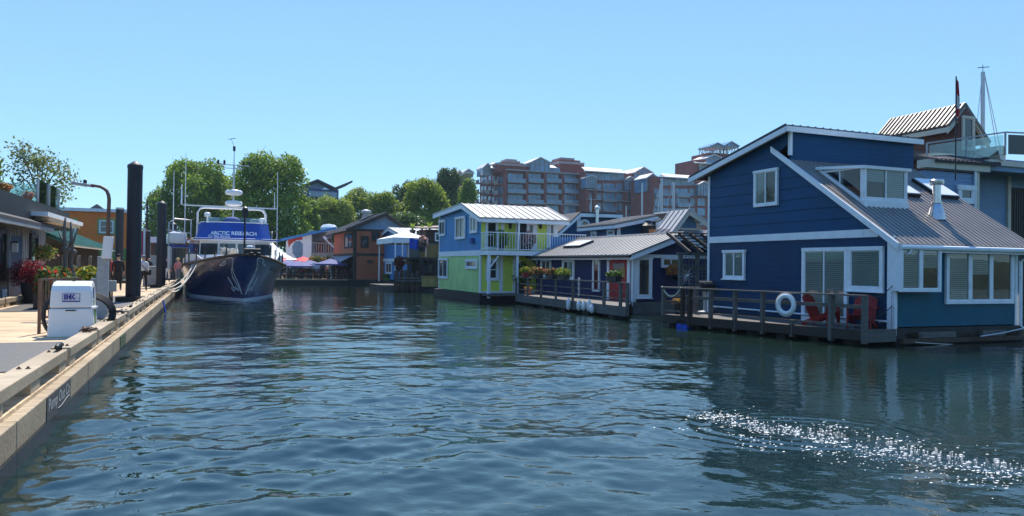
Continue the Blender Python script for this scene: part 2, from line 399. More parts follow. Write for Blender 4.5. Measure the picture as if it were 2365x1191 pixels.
# ---------------------------------------------------------------- foliage helpers
def leaf_quads(mb_pts, dirs, size, rng, asp=.55, droop=.0):
    """rhombic leaves at points; returns verts, faces (numpy)"""
    n = len(mb_pts)
    a = rng.normal(size=(n, 3)); a[:, 2] -= droop; a /= np.linalg.norm(a, axis=1)[:, None]
    b = np.cross(a, dirs + rng.normal(scale=.6, size=(n, 3))); b /= np.linalg.norm(b, axis=1)[:, None] + 1e-9
    s = size * rng.uniform(.6, 1.3, n)[:, None]
    p = mb_pts
    vs = np.stack([p - a * s, p + b * s * asp, p + a * s, p - b * s * asp], 1).reshape(-1, 3)
    fs = np.arange(4 * n).reshape(n, 4)
    return vs, fs
def np_mesh(name, vs, fs, m, parent=None, root=None):
    me = bpy.data.meshes.new(name); root = root or top(parent)
    if root is not None:
        inv = np.array(root.matrix_basis.inverted()); vs = vs @ inv[:3, :3].T + inv[:3, 3]
    me.vertices.add(len(vs)); me.vertices.foreach_set('co', np.ascontiguousarray(vs, dtype=np.float32).ravel())
    k = fs.shape[1]; me.loops.add(fs.size); me.loops.foreach_set('vertex_index', np.ascontiguousarray(fs, dtype=np.int32).ravel())
    me.polygons.add(len(fs)); me.polygons.foreach_set('loop_start', np.arange(0, fs.size, k, dtype=np.int32))
    me.update(calc_edges=True)
    me.materials.append(m); o = bpy.data.objects.new(name, me); COL.objects.link(o)
    if parent is not None: o.parent = parent
    return o
def blob_points(lobes, n, rng, shell=.6):
    """points near the surfaces of ellipsoid lobes [(c, (rx,ry,rz))], those deep inside another lobe dropped"""
    w = np.array([l[1][0] * l[1][2] for l in lobes]); w = w / w.sum()
    pts, nr = [], []
    for (c, r), k in zip(lobes, w):
        m = max(8, int(n * k)); d = rng.normal(size=(m, 3)); d /= np.linalg.norm(d, axis=1)[:, None]
        rad = shell + (1 - shell) * rng.uniform(0, 1, m) ** .5 + rng.normal(scale=.05, size=m)
        pts.append(np.array(c) + d * np.array(r) * rad[:, None]); nr.append(d)
    pts = np.concatenate(pts); nr = np.concatenate(nr)
    keep = np.ones(len(pts), bool)
    for c, r in lobes:
        q = (pts - np.array(c)) / np.array(r); keep &= (np.einsum('ij,ij->i', q, q) > (shell * .72) ** 2)
    return pts[keep], nr[keep]
def plant(parent, name, lobes, n, size, m, seed=1, shell=.2, asp=.5, droop=0.0):
    rng = np.random.default_rng(seed); p, d = blob_points(lobes, n, rng, shell)
    vs, fs = leaf_quads(p, d, size, rng, asp, droop); return np_mesh(name, vs, fs, m, parent)
# ---------------------------------------------------------------- light
SUN_AZ, SUN_EL = R(-5), R(56)      # azimuth from +Y towards +X
sdir = Vector((math.sin(SUN_AZ) * math.cos(SUN_EL), math.cos(SUN_AZ) * math.cos(SUN_EL), math.sin(SUN_EL)))
world = bpy.data.worlds.new('World'); scene.world = world; world.use_nodes = True
wn = world.node_tree; bg = wn.nodes['Background']
sky = wn.nodes.new('ShaderNodeTexSky'); sky.sky_type = 'NISHITA'; sky.sun_disc = False
sky.sun_elevation = SUN_EL; sky.sun_rotation = SUN_AZ; sky.altitude = 0; sky.air_density = .9; sky.dust_density = 0; sky.ozone_density = 3.0
tint = wn.nodes.new('ShaderNodeMix'); tint.data_type = 'RGBA'; tint.blend_type = 'MULTIPLY'; tint.inputs['Factor'].default_value = 1; tint.inputs['B'].default_value = (.93, 1.38, 1.70, 1)
gam = wn.nodes.new('ShaderNodeGamma'); gam.inputs['Gamma'].default_value = .55
wn.links.new(sky.outputs[0], gam.inputs['Color']); wn.links.new(gam.outputs[0], tint.inputs['A']); wtc = wn.nodes.new('ShaderNodeTexCoord'); wsp = wn.nodes.new('ShaderNodeSeparateXYZ'); wn.links.new(wtc.outputs['Generated'], wsp.inputs[0])
zen = wn.nodes.new('ShaderNodeValToRGB'); wn.links.new(wsp.outputs[2], zen.inputs['Fac'])      # deeper blue towards the zenith
zen.color_ramp.elements[0].position = .30; zen.color_ramp.elements[0].color = (1, 1, 1, 1); zen.color_ramp.elements[1].position = .75; zen.color_ramp.elements[1].color = (.62, .95, 1.35, 1)
tint2 = wn.nodes.new('ShaderNodeMix'); tint2.data_type = 'RGBA'; tint2.blend_type = 'MULTIPLY'; tint2.inputs['Factor'].default_value = 1
wn.links.new(tint.outputs['Result'], tint2.inputs['A']); wn.links.new(zen.outputs['Color'], tint2.inputs['B'])
wn.links.new(tint2.outputs['Result'], bg.inputs['Color']); bg.inputs['Strength'].default_value = .15
sl = bpy.data.lights.new('sun', 'SUN'); sl.energy = 4.8; sl.angle = R(.53); sl.color = (1.0, .93, .82)
so = bpy.data.objects.new('sun', sl); COL.objects.link(so); so.rotation_mode = 'QUATERNION'; so.rotation_quaternion = sdir.to_track_quat('Z', 'Y')
so.location = (0, 0, 60)
scene.view_settings.view_transform = 'Standard'; scene.view_settings.look = 'None'; scene.view_settings.gamma = 1; scene.view_settings.exposure = .6
scene.cycles.use_denoising = True; scene.cycles.max_bounces = 7; scene.cycles.transparent_max_bounces = 12
scene.cycles.caustics_reflective = False; scene.cycles.caustics_refractive = False
scene.cycles.sample_clamp_indirect = 6

# ---------------------------------------------------------------- dock frame
U2 = Vector((-.40, 1.0, 0)).normalized(); V2 = Vector((U2.y, -U2.x, 0))
E0 = onz(0, 1124, 0)
def D(s, w, z): p = E0 + U2 * s + V2 * w; return Vector((p.x, p.y, z))
def dock_at(px, py, z=.5):
    p = onz(px, py, z) - E0; return p.dot(U2), p.dot(V2)
DRZ = math.atan2(V2.y, V2.x)

# ---------------------------------------------------------------- water
def watermat():
    m, nt, b = nt_new('harbour water')
    v = coords(nt)
    b.inputs['Base Color'].default_value = (.022, .040, .034, 1); b.inputs['Roughness'].default_value = .025; b.inputs['IOR'].default_value = 1.6
    b.inputs['Specular IOR Level'].default_value = .5
    c = ramp(nt, noise(nt, v, .22, 3), [(.3, (.006, .016, .012)), (.7, (.012, .027, .019))]); nt.links.new(c, b.inputs['Base Color'])
    # fine ripples everywhere, much stronger inside the disturbed patch near the moored houses
    sx = nt.nodes.new('ShaderNodeSeparateXYZ'); nt.links.new(v, sx.inputs[0])
    def math_(op, a, bb=None, cc=None):
        n = nt.nodes.new('ShaderNodeMath'); n.operation = op
        for i, q in enumerate((a, bb, cc)):
            if q is None: continue
            if isinstance(q, (int, float)): n.inputs[i].default_value = q
            else: nt.links.new(q, n.inputs[i])
        return n.outputs[0]
    A = onz(1640, 965); B = onz(2420, 1100); mid = (A + B) / 2; ax = (B - A).normalized(); L = (B - A).length / 2
    dx = math_('SUBTRACT', sx.outputs[0], mid.x); dy = math_('SUBTRACT', sx.outputs[1], mid.y)
    p = math_('ADD', math_('MULTIPLY', dx, ax.x), math_('MULTIPLY', dy, ax.y)); q = math_('SUBTRACT', math_('MULTIPLY', dy, ax.x), math_('MULTIPLY', dx, ax.y))
    wob = math_('MULTIPLY_ADD', noise(nt, v, .9, 3), .9, -.45)
    q = math_('ADD', q, wob)
    e = math_('ADD', math_('POWER', math_('ABSOLUTE', math_('DIVIDE', p, L)), 4), math_('POWER', math_('ABSOLUTE', math_('DIVIDE', q, .42)), 2))
    mask = math_('MAXIMUM', math_('SUBTRACT', 1.0, e), 0)
    fine = noise(nt, coords(nt, (1, 1.3, 1)), 3.2, 4, .5)
    chop = noise(nt, coords(nt, (1, 1, 1)), 13, 3, .6)
    nt.links.new(math_('MULTIPLY_ADD', math_('MINIMUM', mask, .6), .03, .025), b.inputs['Roughness'])
    amp = math_('MULTIPLY_ADD', noise(nt, v, .13, 2), .030, -.004)
    h = math_('ADD', math_('MULTIPLY', fine, amp), math_('MULTIPLY', chop, math_('MULTIPLY', mask, .03)))
    bp = nt.nodes.new('ShaderNodeBump'); bp.inputs['Strength'].default_value = 1; bp.inputs['Distance'].default_value = 1
    nt.links.new(h, bp.inputs['Height']); nt.links.new(bp.outputs['Normal'], b.inputs['Normal'])
    return m
WATER = watermat()
def make_water():
    rng = np.random.default_rng(11)
    W = []
    for i in range(70):
        lam = .26 * (2.6 / .26) ** rng.uniform() ; k = 2 * math.pi / lam
        th = rng.normal(loc=R(100), scale=R(38)); sl = .0105 * (lam / 1.0) ** .1
        W.append((k * math.cos(th), k * math.sin(th), sl / k, rng.uniform(0, 6.28)))
    for i in range(46):        # short crossing ripples
        lam = .15 * (.5 / .15) ** rng.uniform(); k = 2 * math.pi / lam; th = rng.uniform(0, 6.28)
        W.append((k * math.cos(th), k * math.sin(th), .0092 / k, rng.uniform(0, 6.28)))
    for i in range(10):
        lam = rng.uniform(4, 9); k = 2 * math.pi / lam; th = rng.uniform(0, 6.28); W.append((k * math.cos(th), k * math.sin(th), .006 / k, rng.uniform(0, 6.28)))
    ring_c = onz(1660, 985)
    def height(X, Y):
        env = .75 + .45 * np.sin(.21 * X + .13 * Y + 1) * np.sin(.17 * Y - .11 * X) + .3 * np.sin(.55 * X - .4 * Y)
        fade = np.clip(1.15 - Y / 60, .42, 1)
        Z = np.zeros_like(X)
        for kx, ky, a, p in W: Z += a * np.sin(kx * X + ky * Y + p)
        lee = np.clip((X - 1.0 - .10 * Y) / 3.5, 0, 1); lee = lee * lee * (3 - 2 * lee)        # calmer in the lee of the houses
        Z *= env * fade * (1 - .62 * lee)
        # circular ripples spreading from the disturbed spot
        r = np.sqrt((X - ring_c.x - .9) ** 2 + ((Y - ring_c.y + .2) * 1.5) ** 2)
        Z += .006 * np.sin(2 * math.pi * r / .32) * np.exp(-((r - 1.1) / .75) ** 2)
        return Z
    vs, fs, base = [], [], 0
    def tile(x0, x1, y0, y1, st, flat=False):
        nonlocal base
        nx, ny = int(round((x1 - x0) / st)) + 1, int(round((y1 - y0) / st)) + 1
        X, Y = np.meshgrid(np.linspace(x0, x1, nx), np.linspace(y0, y1, ny))
        Z = np.zeros_like(X) if flat else height(X, Y)
        vs.append(np.stack([X, Y, Z], -1).reshape(-1, 3))
        i = np.arange(nx * ny).reshape(ny, nx) + base
        fs.append(np.stack([i[:-1, :-1], i[:-1, 1:], i[1:, 1:], i[1:, :-1]], -1).reshape(-1, 4)); base += nx * ny
    tile(-8, 10, 3.4, 16, .036); tile(-26, 26, 16, 46, .085); tile(-8, 10, -2, 3.4, .09)
    tile(-70, 90, 46, 110, 1.0, True); tile(-70, -26, 16, 46, 2, True); tile(26, 90, 16, 46, 2, True)
    tile(-70, -8, -2, 16, 2, True); tile(10, 90, -2, 16, 2, True); tile(-70, 90, -40, -2, 2, True)
    o = np_mesh('water', np.concatenate(vs), np.concatenate(fs), WATER); o.data.shade_smooth(); struct(o)
    # sun glints modelled as small white flecks, streaked through the disturbed patch
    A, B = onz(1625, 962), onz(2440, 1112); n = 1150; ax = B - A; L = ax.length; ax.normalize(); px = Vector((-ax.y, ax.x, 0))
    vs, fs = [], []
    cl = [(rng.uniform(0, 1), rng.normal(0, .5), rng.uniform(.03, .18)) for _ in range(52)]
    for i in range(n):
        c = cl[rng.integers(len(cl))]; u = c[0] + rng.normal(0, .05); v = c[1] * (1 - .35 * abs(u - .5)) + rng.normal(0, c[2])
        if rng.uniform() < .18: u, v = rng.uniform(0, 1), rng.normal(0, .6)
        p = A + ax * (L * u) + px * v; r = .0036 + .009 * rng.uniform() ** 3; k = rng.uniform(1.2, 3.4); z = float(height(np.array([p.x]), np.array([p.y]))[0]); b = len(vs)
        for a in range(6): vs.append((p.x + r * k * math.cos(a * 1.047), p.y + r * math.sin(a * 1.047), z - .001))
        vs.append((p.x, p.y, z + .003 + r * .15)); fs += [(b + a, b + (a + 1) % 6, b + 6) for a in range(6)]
    f = np_mesh('sun_glint_flecks', np.array(vs), np.array(fs), mat('glint_white', (.9, .9, .88), .3, .02, spec=.6)); tag(f, None, None, kind='stuff')
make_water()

# ---------------------------------------------------------------- ground: one sheet, from the harbour bed up to the hill and the horizon
def make_ground():
    ys = [-3000, -400, -150, -100, -75, -60, 0, 60, 92, 95, 110, 130, 160, 200, 260, 400, 800, 3000]
    xs = [-3000, -600, -200, -90, -60, -30, 0, 30, 60, 100, 160, 250, 600, 3000]
    def z(x, y):
        if y <= -75: return 9 + 3 * math.sin(x * .05)  # unseen rise behind the camera, added to darken what the windows reflect
        if y <= 92 and -75 <= x <= 100: return -2.5
        h = 1.0
        if y > 100: h += 5 * min(1, (y - 100) / 90) * min(1, max(0, (x + 40) / 70))
        return h
    vs = [(x, y, z(x, y)) for y in ys for x in xs]; nx = len(xs)
    fs = [(j * nx + i, j * nx + i + 1, (j + 1) * nx + i + 1, (j + 1) * nx + i) for j in range(len(ys) - 1) for i in range(nx - 1)]
    mb = MB(); mb.add(vs, fs)
    struct(mb.bld('ground', mat('ground', (.06, .08, .035), .9, .5, .12)))
make_ground()

# ---------------------------------------------------------------- floating dock
def make_dock():
    t = thing('floating_dock', 'long floating timber dock with bull rails along its edge, left of the water', 'dock', D(0, 0, 0), DRZ)
    s0, s1, wid = -6.0, 62.0, 4.5
    mb = MB(); s = s0; rng = random.Random(3)
    while s < s1:       # deck boards across the dock
        mb.ob(D(s, -wid, .44 + rng.uniform(0, .004)), V2 * (wid - .12), U2 * .135, (0, 0, .06)); s += .141
    mb.bld('deck', P['dockwood'], t)
    mb = MB(); mb.ob(D(s0, -wid, -.1), V2 * (wid - .14), U2 * (s1 - s0), (0, 0, .53)); mb.bld('float', P['floatdark'], t)
    s = s0; i = 0
    for a, b in [(-6, .6), (.6, 5.2), (5.22, 8.4), (8.42, 13.5), (13.52, 19), (19.02, 26), (26.02, 33), (33.02, 41), (41.02, 50), (50.02, 62)]:
        mb = MB(); mb.ob(D(a, -.13, .17), U2 * (b - a - .012), V2 * .13, (0, 0, .29)); o = mb.bld('fender_beam', P['beamwood'], t, bevel=.012)
        mb = MB(); mb.ob(D(a, -.125, -.2), U2 * (b - a - .012), V2 * .132, (0, 0, .366)); mb.bld('wet_beam', P['wetwood'], t)
    # bull rails: logs on blocks
    def rail(a, b, w, up=0.0):
        z0 = .50 + up
        mb = MB(); mb.ob(D(a, w - .25, z0 + .13), U2 * (b - a), V2 * .25, (0, 0, .14)); o = mb.bld('bull_rail', P['railwood'], t, bevel=.012)
        k = max(2, int((b - a) / 1.5) + 1); mb = MB(); m2 = MB()
        for j in range(k):
            x = a + .03 + (b - a - .56) * j / (k - 1)
            for q in range(2): mb.ob(D(x, w - .235, .485 + q * (.07 + up / 2)), U2 * .5, V2 * .22, (0, 0, .068 + up / 2))
            for dw in (-.17, -.08): m2.lathe(D(x + .2, w + dw, z0 + .268), [(.028, 0), (.028, .012), (.014, .013), (.014, .03)], 8)
        mb.bld('block', P['railwood'], o); m2.bld('bolt', P['rust'], o)
    for a, b in [(-4, -.2), (.15, 4.15), (4.4, 7.2), (7.4, 9.9), (10.3, 12.4), (12.75, 17.5), (17.9, 22.2), (22.6, 27), (27.4, 31.8), (32.2, 37), (37.4, 42), (42.4, 50)]:
        rail(a, b, -.12, .03 if a > 12.5 else 0)
    for a, b in [(17.0, 19.9), (20.1, 23.5), (28.5, 32)]: rail(a, b, -4.2)
    # painted lettering panel on the beam
    w = Wall(E0, U2); s_a = w.uv(107, 940)[0]; s_b = w.uv(162, 890)[0]
    mb = MB(); mb.wbox(w, s_a, .165, s_b, .445, .002, .008); pn = mb.bld('name_panel', P['slate'], t)
    w2 = w; vs, fs = text_mesh('Pump Out Co', .26, bold=.006)
    xs = [v[0] for v in vs]; k = (s_b - s_a) * .9 / (max(xs) - min(xs))
    mb = MB(); mb.add([w.pt((s_a + s_b) / 2 + x * k, .335 + y * .75, .0105) for x, y, _ in vs], fs)
    mb.tube([w.pt(s_a + (s_b - s_a) * q, .225 + .018 * math.sin(q * 9), .008) for q in np.linspace(.42, .95, 14)], .005, 5)
    mb.bld('lettering', P['signwhite'], pn)
    w8 = w.rect(277, 763, 287, 779)
    mb = MB(); mb.wbox(w, w8[0], .19, w8[2] + .2, .44, .002, .012); mb.bld('green_plate', mat('moss green plate', (.05, .09, .035), .7), t)
    return t
dock = make_dock()
# grey rubber mats on the deck
for i, (a, b, w0, w1, lab) in enumerate([(3.9, 8.0, -2.2, -.42, 'grey ribbed rubber mat on the dock in front of the white pump-out cabinet'),
                                    (12.6, 17.5, -2.0, -.4, 'grey mat on the dock around the foot of the tall near piling'),
                                    (19.2, 28, -2.0, -.4, 'grey mat strip on the dock beyond the tall piling'), (17.5, 23, -4.0, -2.9, 'grey mat in front of the grey house with the crimson shrub')]):
    mb = MB(); mb.ob(D(a, w0, .505), U2 * (b - a), V2 * (w1 - w0), (0, 0, .012))
    k = int((w1 - w0) / .045)
    for j in range(k): mb.ob(D(a + .02, w0 + .01 + j * .045, .515), U2 * (b - a - .04), V2 * .02, (0, 0, .008))
    tag(mb.bld('rubber_mat', P['mat_grey']), lab, 'mat')

# ---------------------------------------------------------------- pilings
def piling(px, py, ztop, d, r, label, cone=True, base=True):
    p = at(px, py, d); t = thing('mooring_piling', label, 'piling', (p.x, p.y, 0), 0, 'steel pilings along the dock')
    mb = MB(); mb.lathe((p.x, p.y, -2), [(r, 0), (r, ztop + 2)], 28); o = mb.bld('shaft', P['pile'], t, smooth=30)
    mb = MB()
    if cone: mb.lathe((p.x, p.y, ztop - .12), [(r + .012, 0), (r + .014, .12), (r + .006, .135), (.03, r * 1.15), (0, r * 1.17)], 28)
    else: mb.lathe((p.x, p.y, ztop - .1), [(r + .012, 0), (r + .012, .12)], 28)
    mb.bld('cap', P['pile'] if cone else P['alu'], t, smooth=30)
    if base:
        mb = MB(); a = r + .28
        mb.ob(Vector((p.x, p.y, .5)) - U2 * a - V2 * a, U2 * 2 * a, V2 * (a - r - .03), (0, 0, .2)); mb.ob(Vector((p.x, p.y, .5)) - U2 * a + V2 * (r + .03), U2 * 2 * a, V2 * (a - r - .03), (0, 0, .2))
        mb.ob(Vector((p.x, p.y, .502)) - U2 * (a - .01) - V2 * (r + .03), U2 * .2, V2 * 2 * (r + .03), (0, 0, .195))
        mb.bld('pile_guide', P['darkwood'], t)
    return t
zt = lambda px, py, d: at(px, py, d).z
piling(307, 690, zt(311, 382, 28), 28, .255, 'tall black steel piling with a pointed cap, nearest and tallest on the dock')
piling(371, 660, zt(372, 470, 43.7), 43.7, .25, 'black steel piling with pointed cap halfway along the dock beside the boat bow')
piling(399, 640, zt(401, 518, 62), 62, .25, 'black piling with pale pointed cap nearest the moored boat cabin')
piling(274, 650, zt(275, 480, 51), 51, .25, 'flat topped black piling in front of the orange building', cone=False)
piling(340, 640, zt(341, 532, 84), 84, .25, 'flat topped green-black piling far along the dock beside the magenta panel', cone=False)
# ---------------------------------------------------------------- house kit
def window(root, w, r, trim='white', tw=.09, cols=1, rows=1, style='pane', name='window', label=None, sill=False, header=False, off=0.0, bars=.045, widths=None, head=0.0):
    """framed window on wall w; r = outer (t0,z0,t1,z1) including the trim"""
    t0, z0, t1, z1 = r
    mb = MB(); a, b = .0 + off, .075 + off
    mb.wbox(w, t0, z0, t0 + tw, z1 - tw, a, b); mb.wbox(w, t1 - tw, z0, t1, z1 - tw, a, b)
    mb.wbox(w, t0 + tw, z0, t1 - tw, z0 + tw, a, b + .002); mb.wbox(w, t0 - head, z1 - tw, t1 + head, z1, a, b + .012 + head / 4)
    if sill: mb.wbox(w, t0 - .04, z0 - .035, t1 + .04, z0, a, b + .05)
    i0, i1, j0, j1 = t0 + tw, t1 - tw, z0 + tw, z1 - tw
    cw = widths or [1.0 / cols] * cols; x = i0
    for k in range(cols - 1):
        x += cw[k] * (i1 - i0); mb.wbox(w, x - bars / 2, j0, x + bars / 2, j1, a + .01, b - .008)
    for k in range(1, rows):
        z = j0 + (j1 - j0) * k / rows; mb.wbox(w, i0, z - bars / 2, i1, z + bars / 2, a + .012, b - .012)
    # inner sash
    s = min(.03, (i1 - i0) * .06)
    for (p, q, e, f) in ((i0, j0, i0 + s, j1), (i1 - s, j0, i1, j1), (i0 + s, j0, i1 - s, j0 + s), (i0 + s, j1 - s, i1 - s, j1)):
        mb.wbox(w, p, q, e, f, a + .014, b - .02)
    o = mb.bld(name, P[trim], root)
    if label: o['label'] = label
    if style == 'pane':
        mb = MB(); mb.wbox(w, i0, j0, i1, j1, a + .004, a + .026); mb.bld('pane', P['pane'], o)
    else:
        mb = MB(); mb.wbox(w, i0, j0, i1, j1, a + .002, a + .006); mb.bld('interior', P['interior'], o)
        x = i0
        for k in range(cols):
            xa, xb = x + .012, x + cw[k] * (i1 - i0) - .012; x += cw[k] * (i1 - i0)
            st = style[k] if isinstance(style, (list, tuple)) else style
            if st == 'blind' or st == 'halfblind':
                mb = MB(); z = j1 - .03; lim = j0 if st == 'blind' else (j0 + j1) / 2
                while z > lim:
                    mb.ob(w.pt(xa, z, a + .008), w.d * (xb - xa), w.n * .012 + Vector((0, 0, .008)), (0, 0, .042)); z -= .058
                mb.bld('blind', P['blind'], o)
            elif st == 'curtain':
                mb = MB(); n = 10; c = (xb - xa)
                for q in range(n):
                    mb.wbox(w, xa + c * q / n, j0, xa + c * (q + 1) / n, j1, a + .008, a + .012 + .006 * (q % 2))
                mb.bld('curtain', P['curtain'], o)
        mb = MB(); q4 = [w.pt(i0, j0, a + .034), w.pt(i1, j0, a + .034), w.pt(i1, j1, a + .034), w.pt(i0, j1, a + .034)]
        mb.quad(*(q4 if (q4[1] - q4[0]).cross(q4[2] - q4[0]).dot(w.n) > 0 else q4[::-1])); mb.bld('pane', P['glass'], o)
    return o
def trimbox(root, w, boxes, m='white', name='trim', label=None):
    mb = MB()
    for (t0, z0, t1, z1, a, b) in boxes: mb.wbox(w, t0, z0, t1, z1, a, b)
    return mb.bld(name, P[m], root)
def barge(mb, pts, n, wdt=.2, th=.05, back=0.0):
    """barge boards below a polyline of points, facing n"""
    for p, q in zip(pts, pts[1:]):
        mb.prism([p, q, q - Vector((0, 0, wdt)), p - Vector((0, 0, wdt))], n * th)
def flower(parent, name, c, rx, rz, n, leafs, seed, size=.05, ry=None):
    o = None
    for i, (lm, frac, grow) in enumerate(leafs):
        q = plant(parent, name if i == 0 else 'blossom', [((c[0], c[1], c[2]), (rx * grow, (ry or rx) * grow, rz * grow))], int(n * frac), size, LEAF[lm], seed + i, .3, .55)
        if o is None: o = q
    return o
def railing(mb_posts, mb_rails, pts, ztop, zbase, spacing=1.4, post=.09, rails=((0, .04, .14),), ext=0.0):
    """posts and horizontal rails along a polyline of (x,y); rails = (drop from top, height, width)"""
    for p, q in zip(pts, pts[1:]):
        p = Vector((p[0], p[1], 0)); q = Vector((q[0], q[1], 0)); n = max(1, round((q - p).length / spacing))
        d = (q - p).normalized(); rz = math.atan2(d.y, d.x)
        for k in range(n + 1):
            c = p.lerp(q, k / n); mb_posts.append((c, rz))
        for drop, h, wd in rails:
            z = ztop - drop; mb_rails.bar(Vector((p.x, p.y, z - h / 2)), Vector((q.x, q.y, z - h / 2)), wd, h)
# ================================================================ large navy float house on the right
def navy_house():
    o = onz(2062, 795); L = Wall(o, U2); RW = Wall(o, V2)
    t = thing('float_house', 'large navy blue float house with grey ribbed lean-to roof and white trim, right side', 'house', (o.x, o.y, 0), DRZ)
    zb = .42
    zE = L.uv(2066, 552)[1]                      # eave of the lean-to
    tl, _ = L.uv(1640, 560)                      # far end of the gable wall
    tA, zA = L.uv(1798, 350)                     # top of the lean-to
    tR, zR = L.uv(1826, 300)                     # ridge
    tF, zF = L.uv(1640, 408); zF += .05
    zb1 = L.uv(2045, 546)[1]; zb2 = L.uv(2045, 527)[1]
    width = RW.uv(2348, 650)[0]
    slope = (zA - zE) / tA; tB = (zb2 - zE) / slope + .02; tb = (zb1 - zE) / slope + .02
    # gable wall: lower storey flat, upper storey wide lap boards
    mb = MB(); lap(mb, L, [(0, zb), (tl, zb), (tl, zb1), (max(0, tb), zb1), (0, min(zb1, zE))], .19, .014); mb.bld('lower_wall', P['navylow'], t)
    mb = MB()
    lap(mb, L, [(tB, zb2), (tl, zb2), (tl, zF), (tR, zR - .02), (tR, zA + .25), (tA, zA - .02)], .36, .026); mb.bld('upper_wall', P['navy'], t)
    trimbox(t, L, [(tB, zb1, tl + .03, zb2, 0, .05), (tl - .0, zb, tl + .1, zF - .05, -.05, .045), (-.04, .2, .15, zb1 - .002, -.02, .06)], name='band')
    # front wall (teal)
    mb = MB(); lap(mb, RW, [(.02, zb + .05), (width, zb + .05), (width, zE - .02), (.02, zE - .02)], .15, .012); mb.bld('front_wall', P['teal'], t)
    trimbox(t, RW, [(-.06, .2, .1, zE - .15, -.01, .05), (width - .1, zb, width + .02, zE - .1, 0, .03)], name='corner_board')
    # hidden walls close the volume
    mb = MB(); e = L.pt(tl, 0, -width); mb.prism([L.pt(tl - .03, zb, -.08), L.pt(tl - .03, zF, -.08), L.pt(tl - .03, zF, -width), L.pt(tl - .03, zb, -width)], L.d * -.1)
    mb.prism([L.pt(.05, zb, -width + .02), L.pt(tl - .15, zb, -width + .02), L.pt(tl - .15, zF, -width + .02), L.pt(tR, zR - .15, -width + .02), L.pt(tA, zA - .15, -width + .02), L.pt(.05, zE - .1, -width + .02)], L.n * .1)
    mb.bld('back_wall', P['navy'], t)
    # float
    mb = MB(); mb.ob(L.pt(-.1, -.6, .02), L.d * (tl + .2), L.n * -(width + .1), (0, 0, 1.04)); mb.bld('float', P['floatdark'], t)
    # white painted beam with bolts under the front wall
    mb = MB()
    for a, b in ((RW.uv(2108, 775), RW.uv(2193, 775)), (RW.uv(2255, 775), RW.uv(2308, 775))): mb.ob(RW.pt(a[0], .17, .08), RW.d * (b[0] - a[0]), RW.n * .12, (0, 0, .16))
    lg = mb.bld('float_log', P['greywood'], t)
    mb = MB(); mb.ob(RW.pt(.1, .04, .06), RW.d * width, RW.n * .2, (0, 0, .12)); mb.bld('float_log', P['brownwood'], t)
    # upper roof: far slope, ridge along V2
    ov = .32
    tf2, zf2 = L.uv(1606, 410); k = (zR + .12 - zf2) / (tR + .03 - tf2)
    zr = zR + .14
    mb = MB()
    dn = lambda tt, oo, zz: L.pt(tt, zz, oo)
    wv = RW.uv(2120, 330)[0]
    ridge_len = 0
    # ridge end seen at px 2120
    Wr = Wall(L.pt(tR, 0, 0), V2); wr, zr2 = Wr.uv(2122, 322)
    roof_plane(mb, dn(tf2, ov, zf2), dn(tf2, -wr, zf2), dn(tR - .12, -wr, zr), dn(tR - .12, ov, zr), .09, .3, .03)
    mb.bld('upper_roof', P['darkroof'], t)
    mb = MB(); barge(mb, [dn(tf2, ov - .02, zf2 - .06), dn(tR - .14, ov - .02, zr - .07)], L.n, .17, .045)
    barge(mb, [dn(tR - .16, ov + .02, zr - .06), dn(tR - .16, -wr, zr - .06)], RW.n, .17, .05); mb.bld('barge_board', P['white'], t)
    mb = MB(); mb.prism([dn(tf2 + .02, ov - .05, zf2 - .12), dn(tf2 + .02, -.02, zf2 - .12), dn(tR - .1, -.02, zr - .13), dn(tR - .1, ov - .05, zr - .13)], (0, 0, .02)); mb.bld('soffit', P['soffit'], t)
    # clerestory wall under the ridge
    Cw = Wall(L.pt(tR, 0, 0), V2)
    mb = MB(); zc = zE + (zA - zE) / tA * tR - .12
    lap(mb, Cw, [(0.01, zc), (wr - .25, zc), (wr - .25, zr - .2), (.01, zr - .2)], .14, .012); mb.bld('clerestory_wall', P['navy'], t)
    trimbox(t, Cw, [(-.05, zc + .3, .05, zr - .12, -.06, .04)], name='corner_board')
    # lean-to roof
    slope = (zA - zE) / (tA - 0.0)
    te = -.28; ze = zE + slope * te + .06; ta = tR - .06; za = zE + slope * ta + .06
    wl = width + .45; o2 = .14
    mb = MB(); roof_plane(mb, dn(te, o2, ze), dn(te, -wl, ze), dn(ta, -wl, za), dn(ta, o2, za), .08, .19, .022, .05); lr = mb.bld('lean_to_roof', P['metalroof'], t)
    mb = MB(); barge(mb, [dn(te - .02, o2 + .01, ze + .02), dn(tA + .16, o2 + .01, zE + slope * (tA + .16) + .08)], L.n, .19, .05)
    barge(mb, [dn(te, -wl - .05, ze), dn(ta, -wl - .05, za)], L.n, .16, .05); mb.bld('barge_board', P['white'], t)
    # gutter, fascia and downpipes
    mb = MB(); gz = ze - .1
    mb.tube([dn(te - .07, o2, gz), dn(te - .07, -wl - .02, gz)], .07, 8); mb.ob(dn(te - .03, o2, gz - .12), V2 * (wl + o2), U2 * .03, (0, 0, .15)); mb.bld('gutter', P['white'], t)
    mb = MB(); mb.tube([dn(te - .07, -.25, gz - .05), dn(te - .05, -.2, gz - .16), dn(-.09, .02, gz - .3), dn(-.09, .02, .25)], .038, 8); mb.bld('downpipe', P['white'], t)
    mb = MB(); mb.tube([dn(te - .07, -width - .1, gz - .05), dn(te, -width - .06, gz - .2), dn(-.08, -width - .06, gz - .32), dn(-.08, -width - .06, .42), dn(-.12, -width - .2, .33)], .05, 8); mb.bld('downpipe', P['white'], t)
    # dormer
    nrm = None
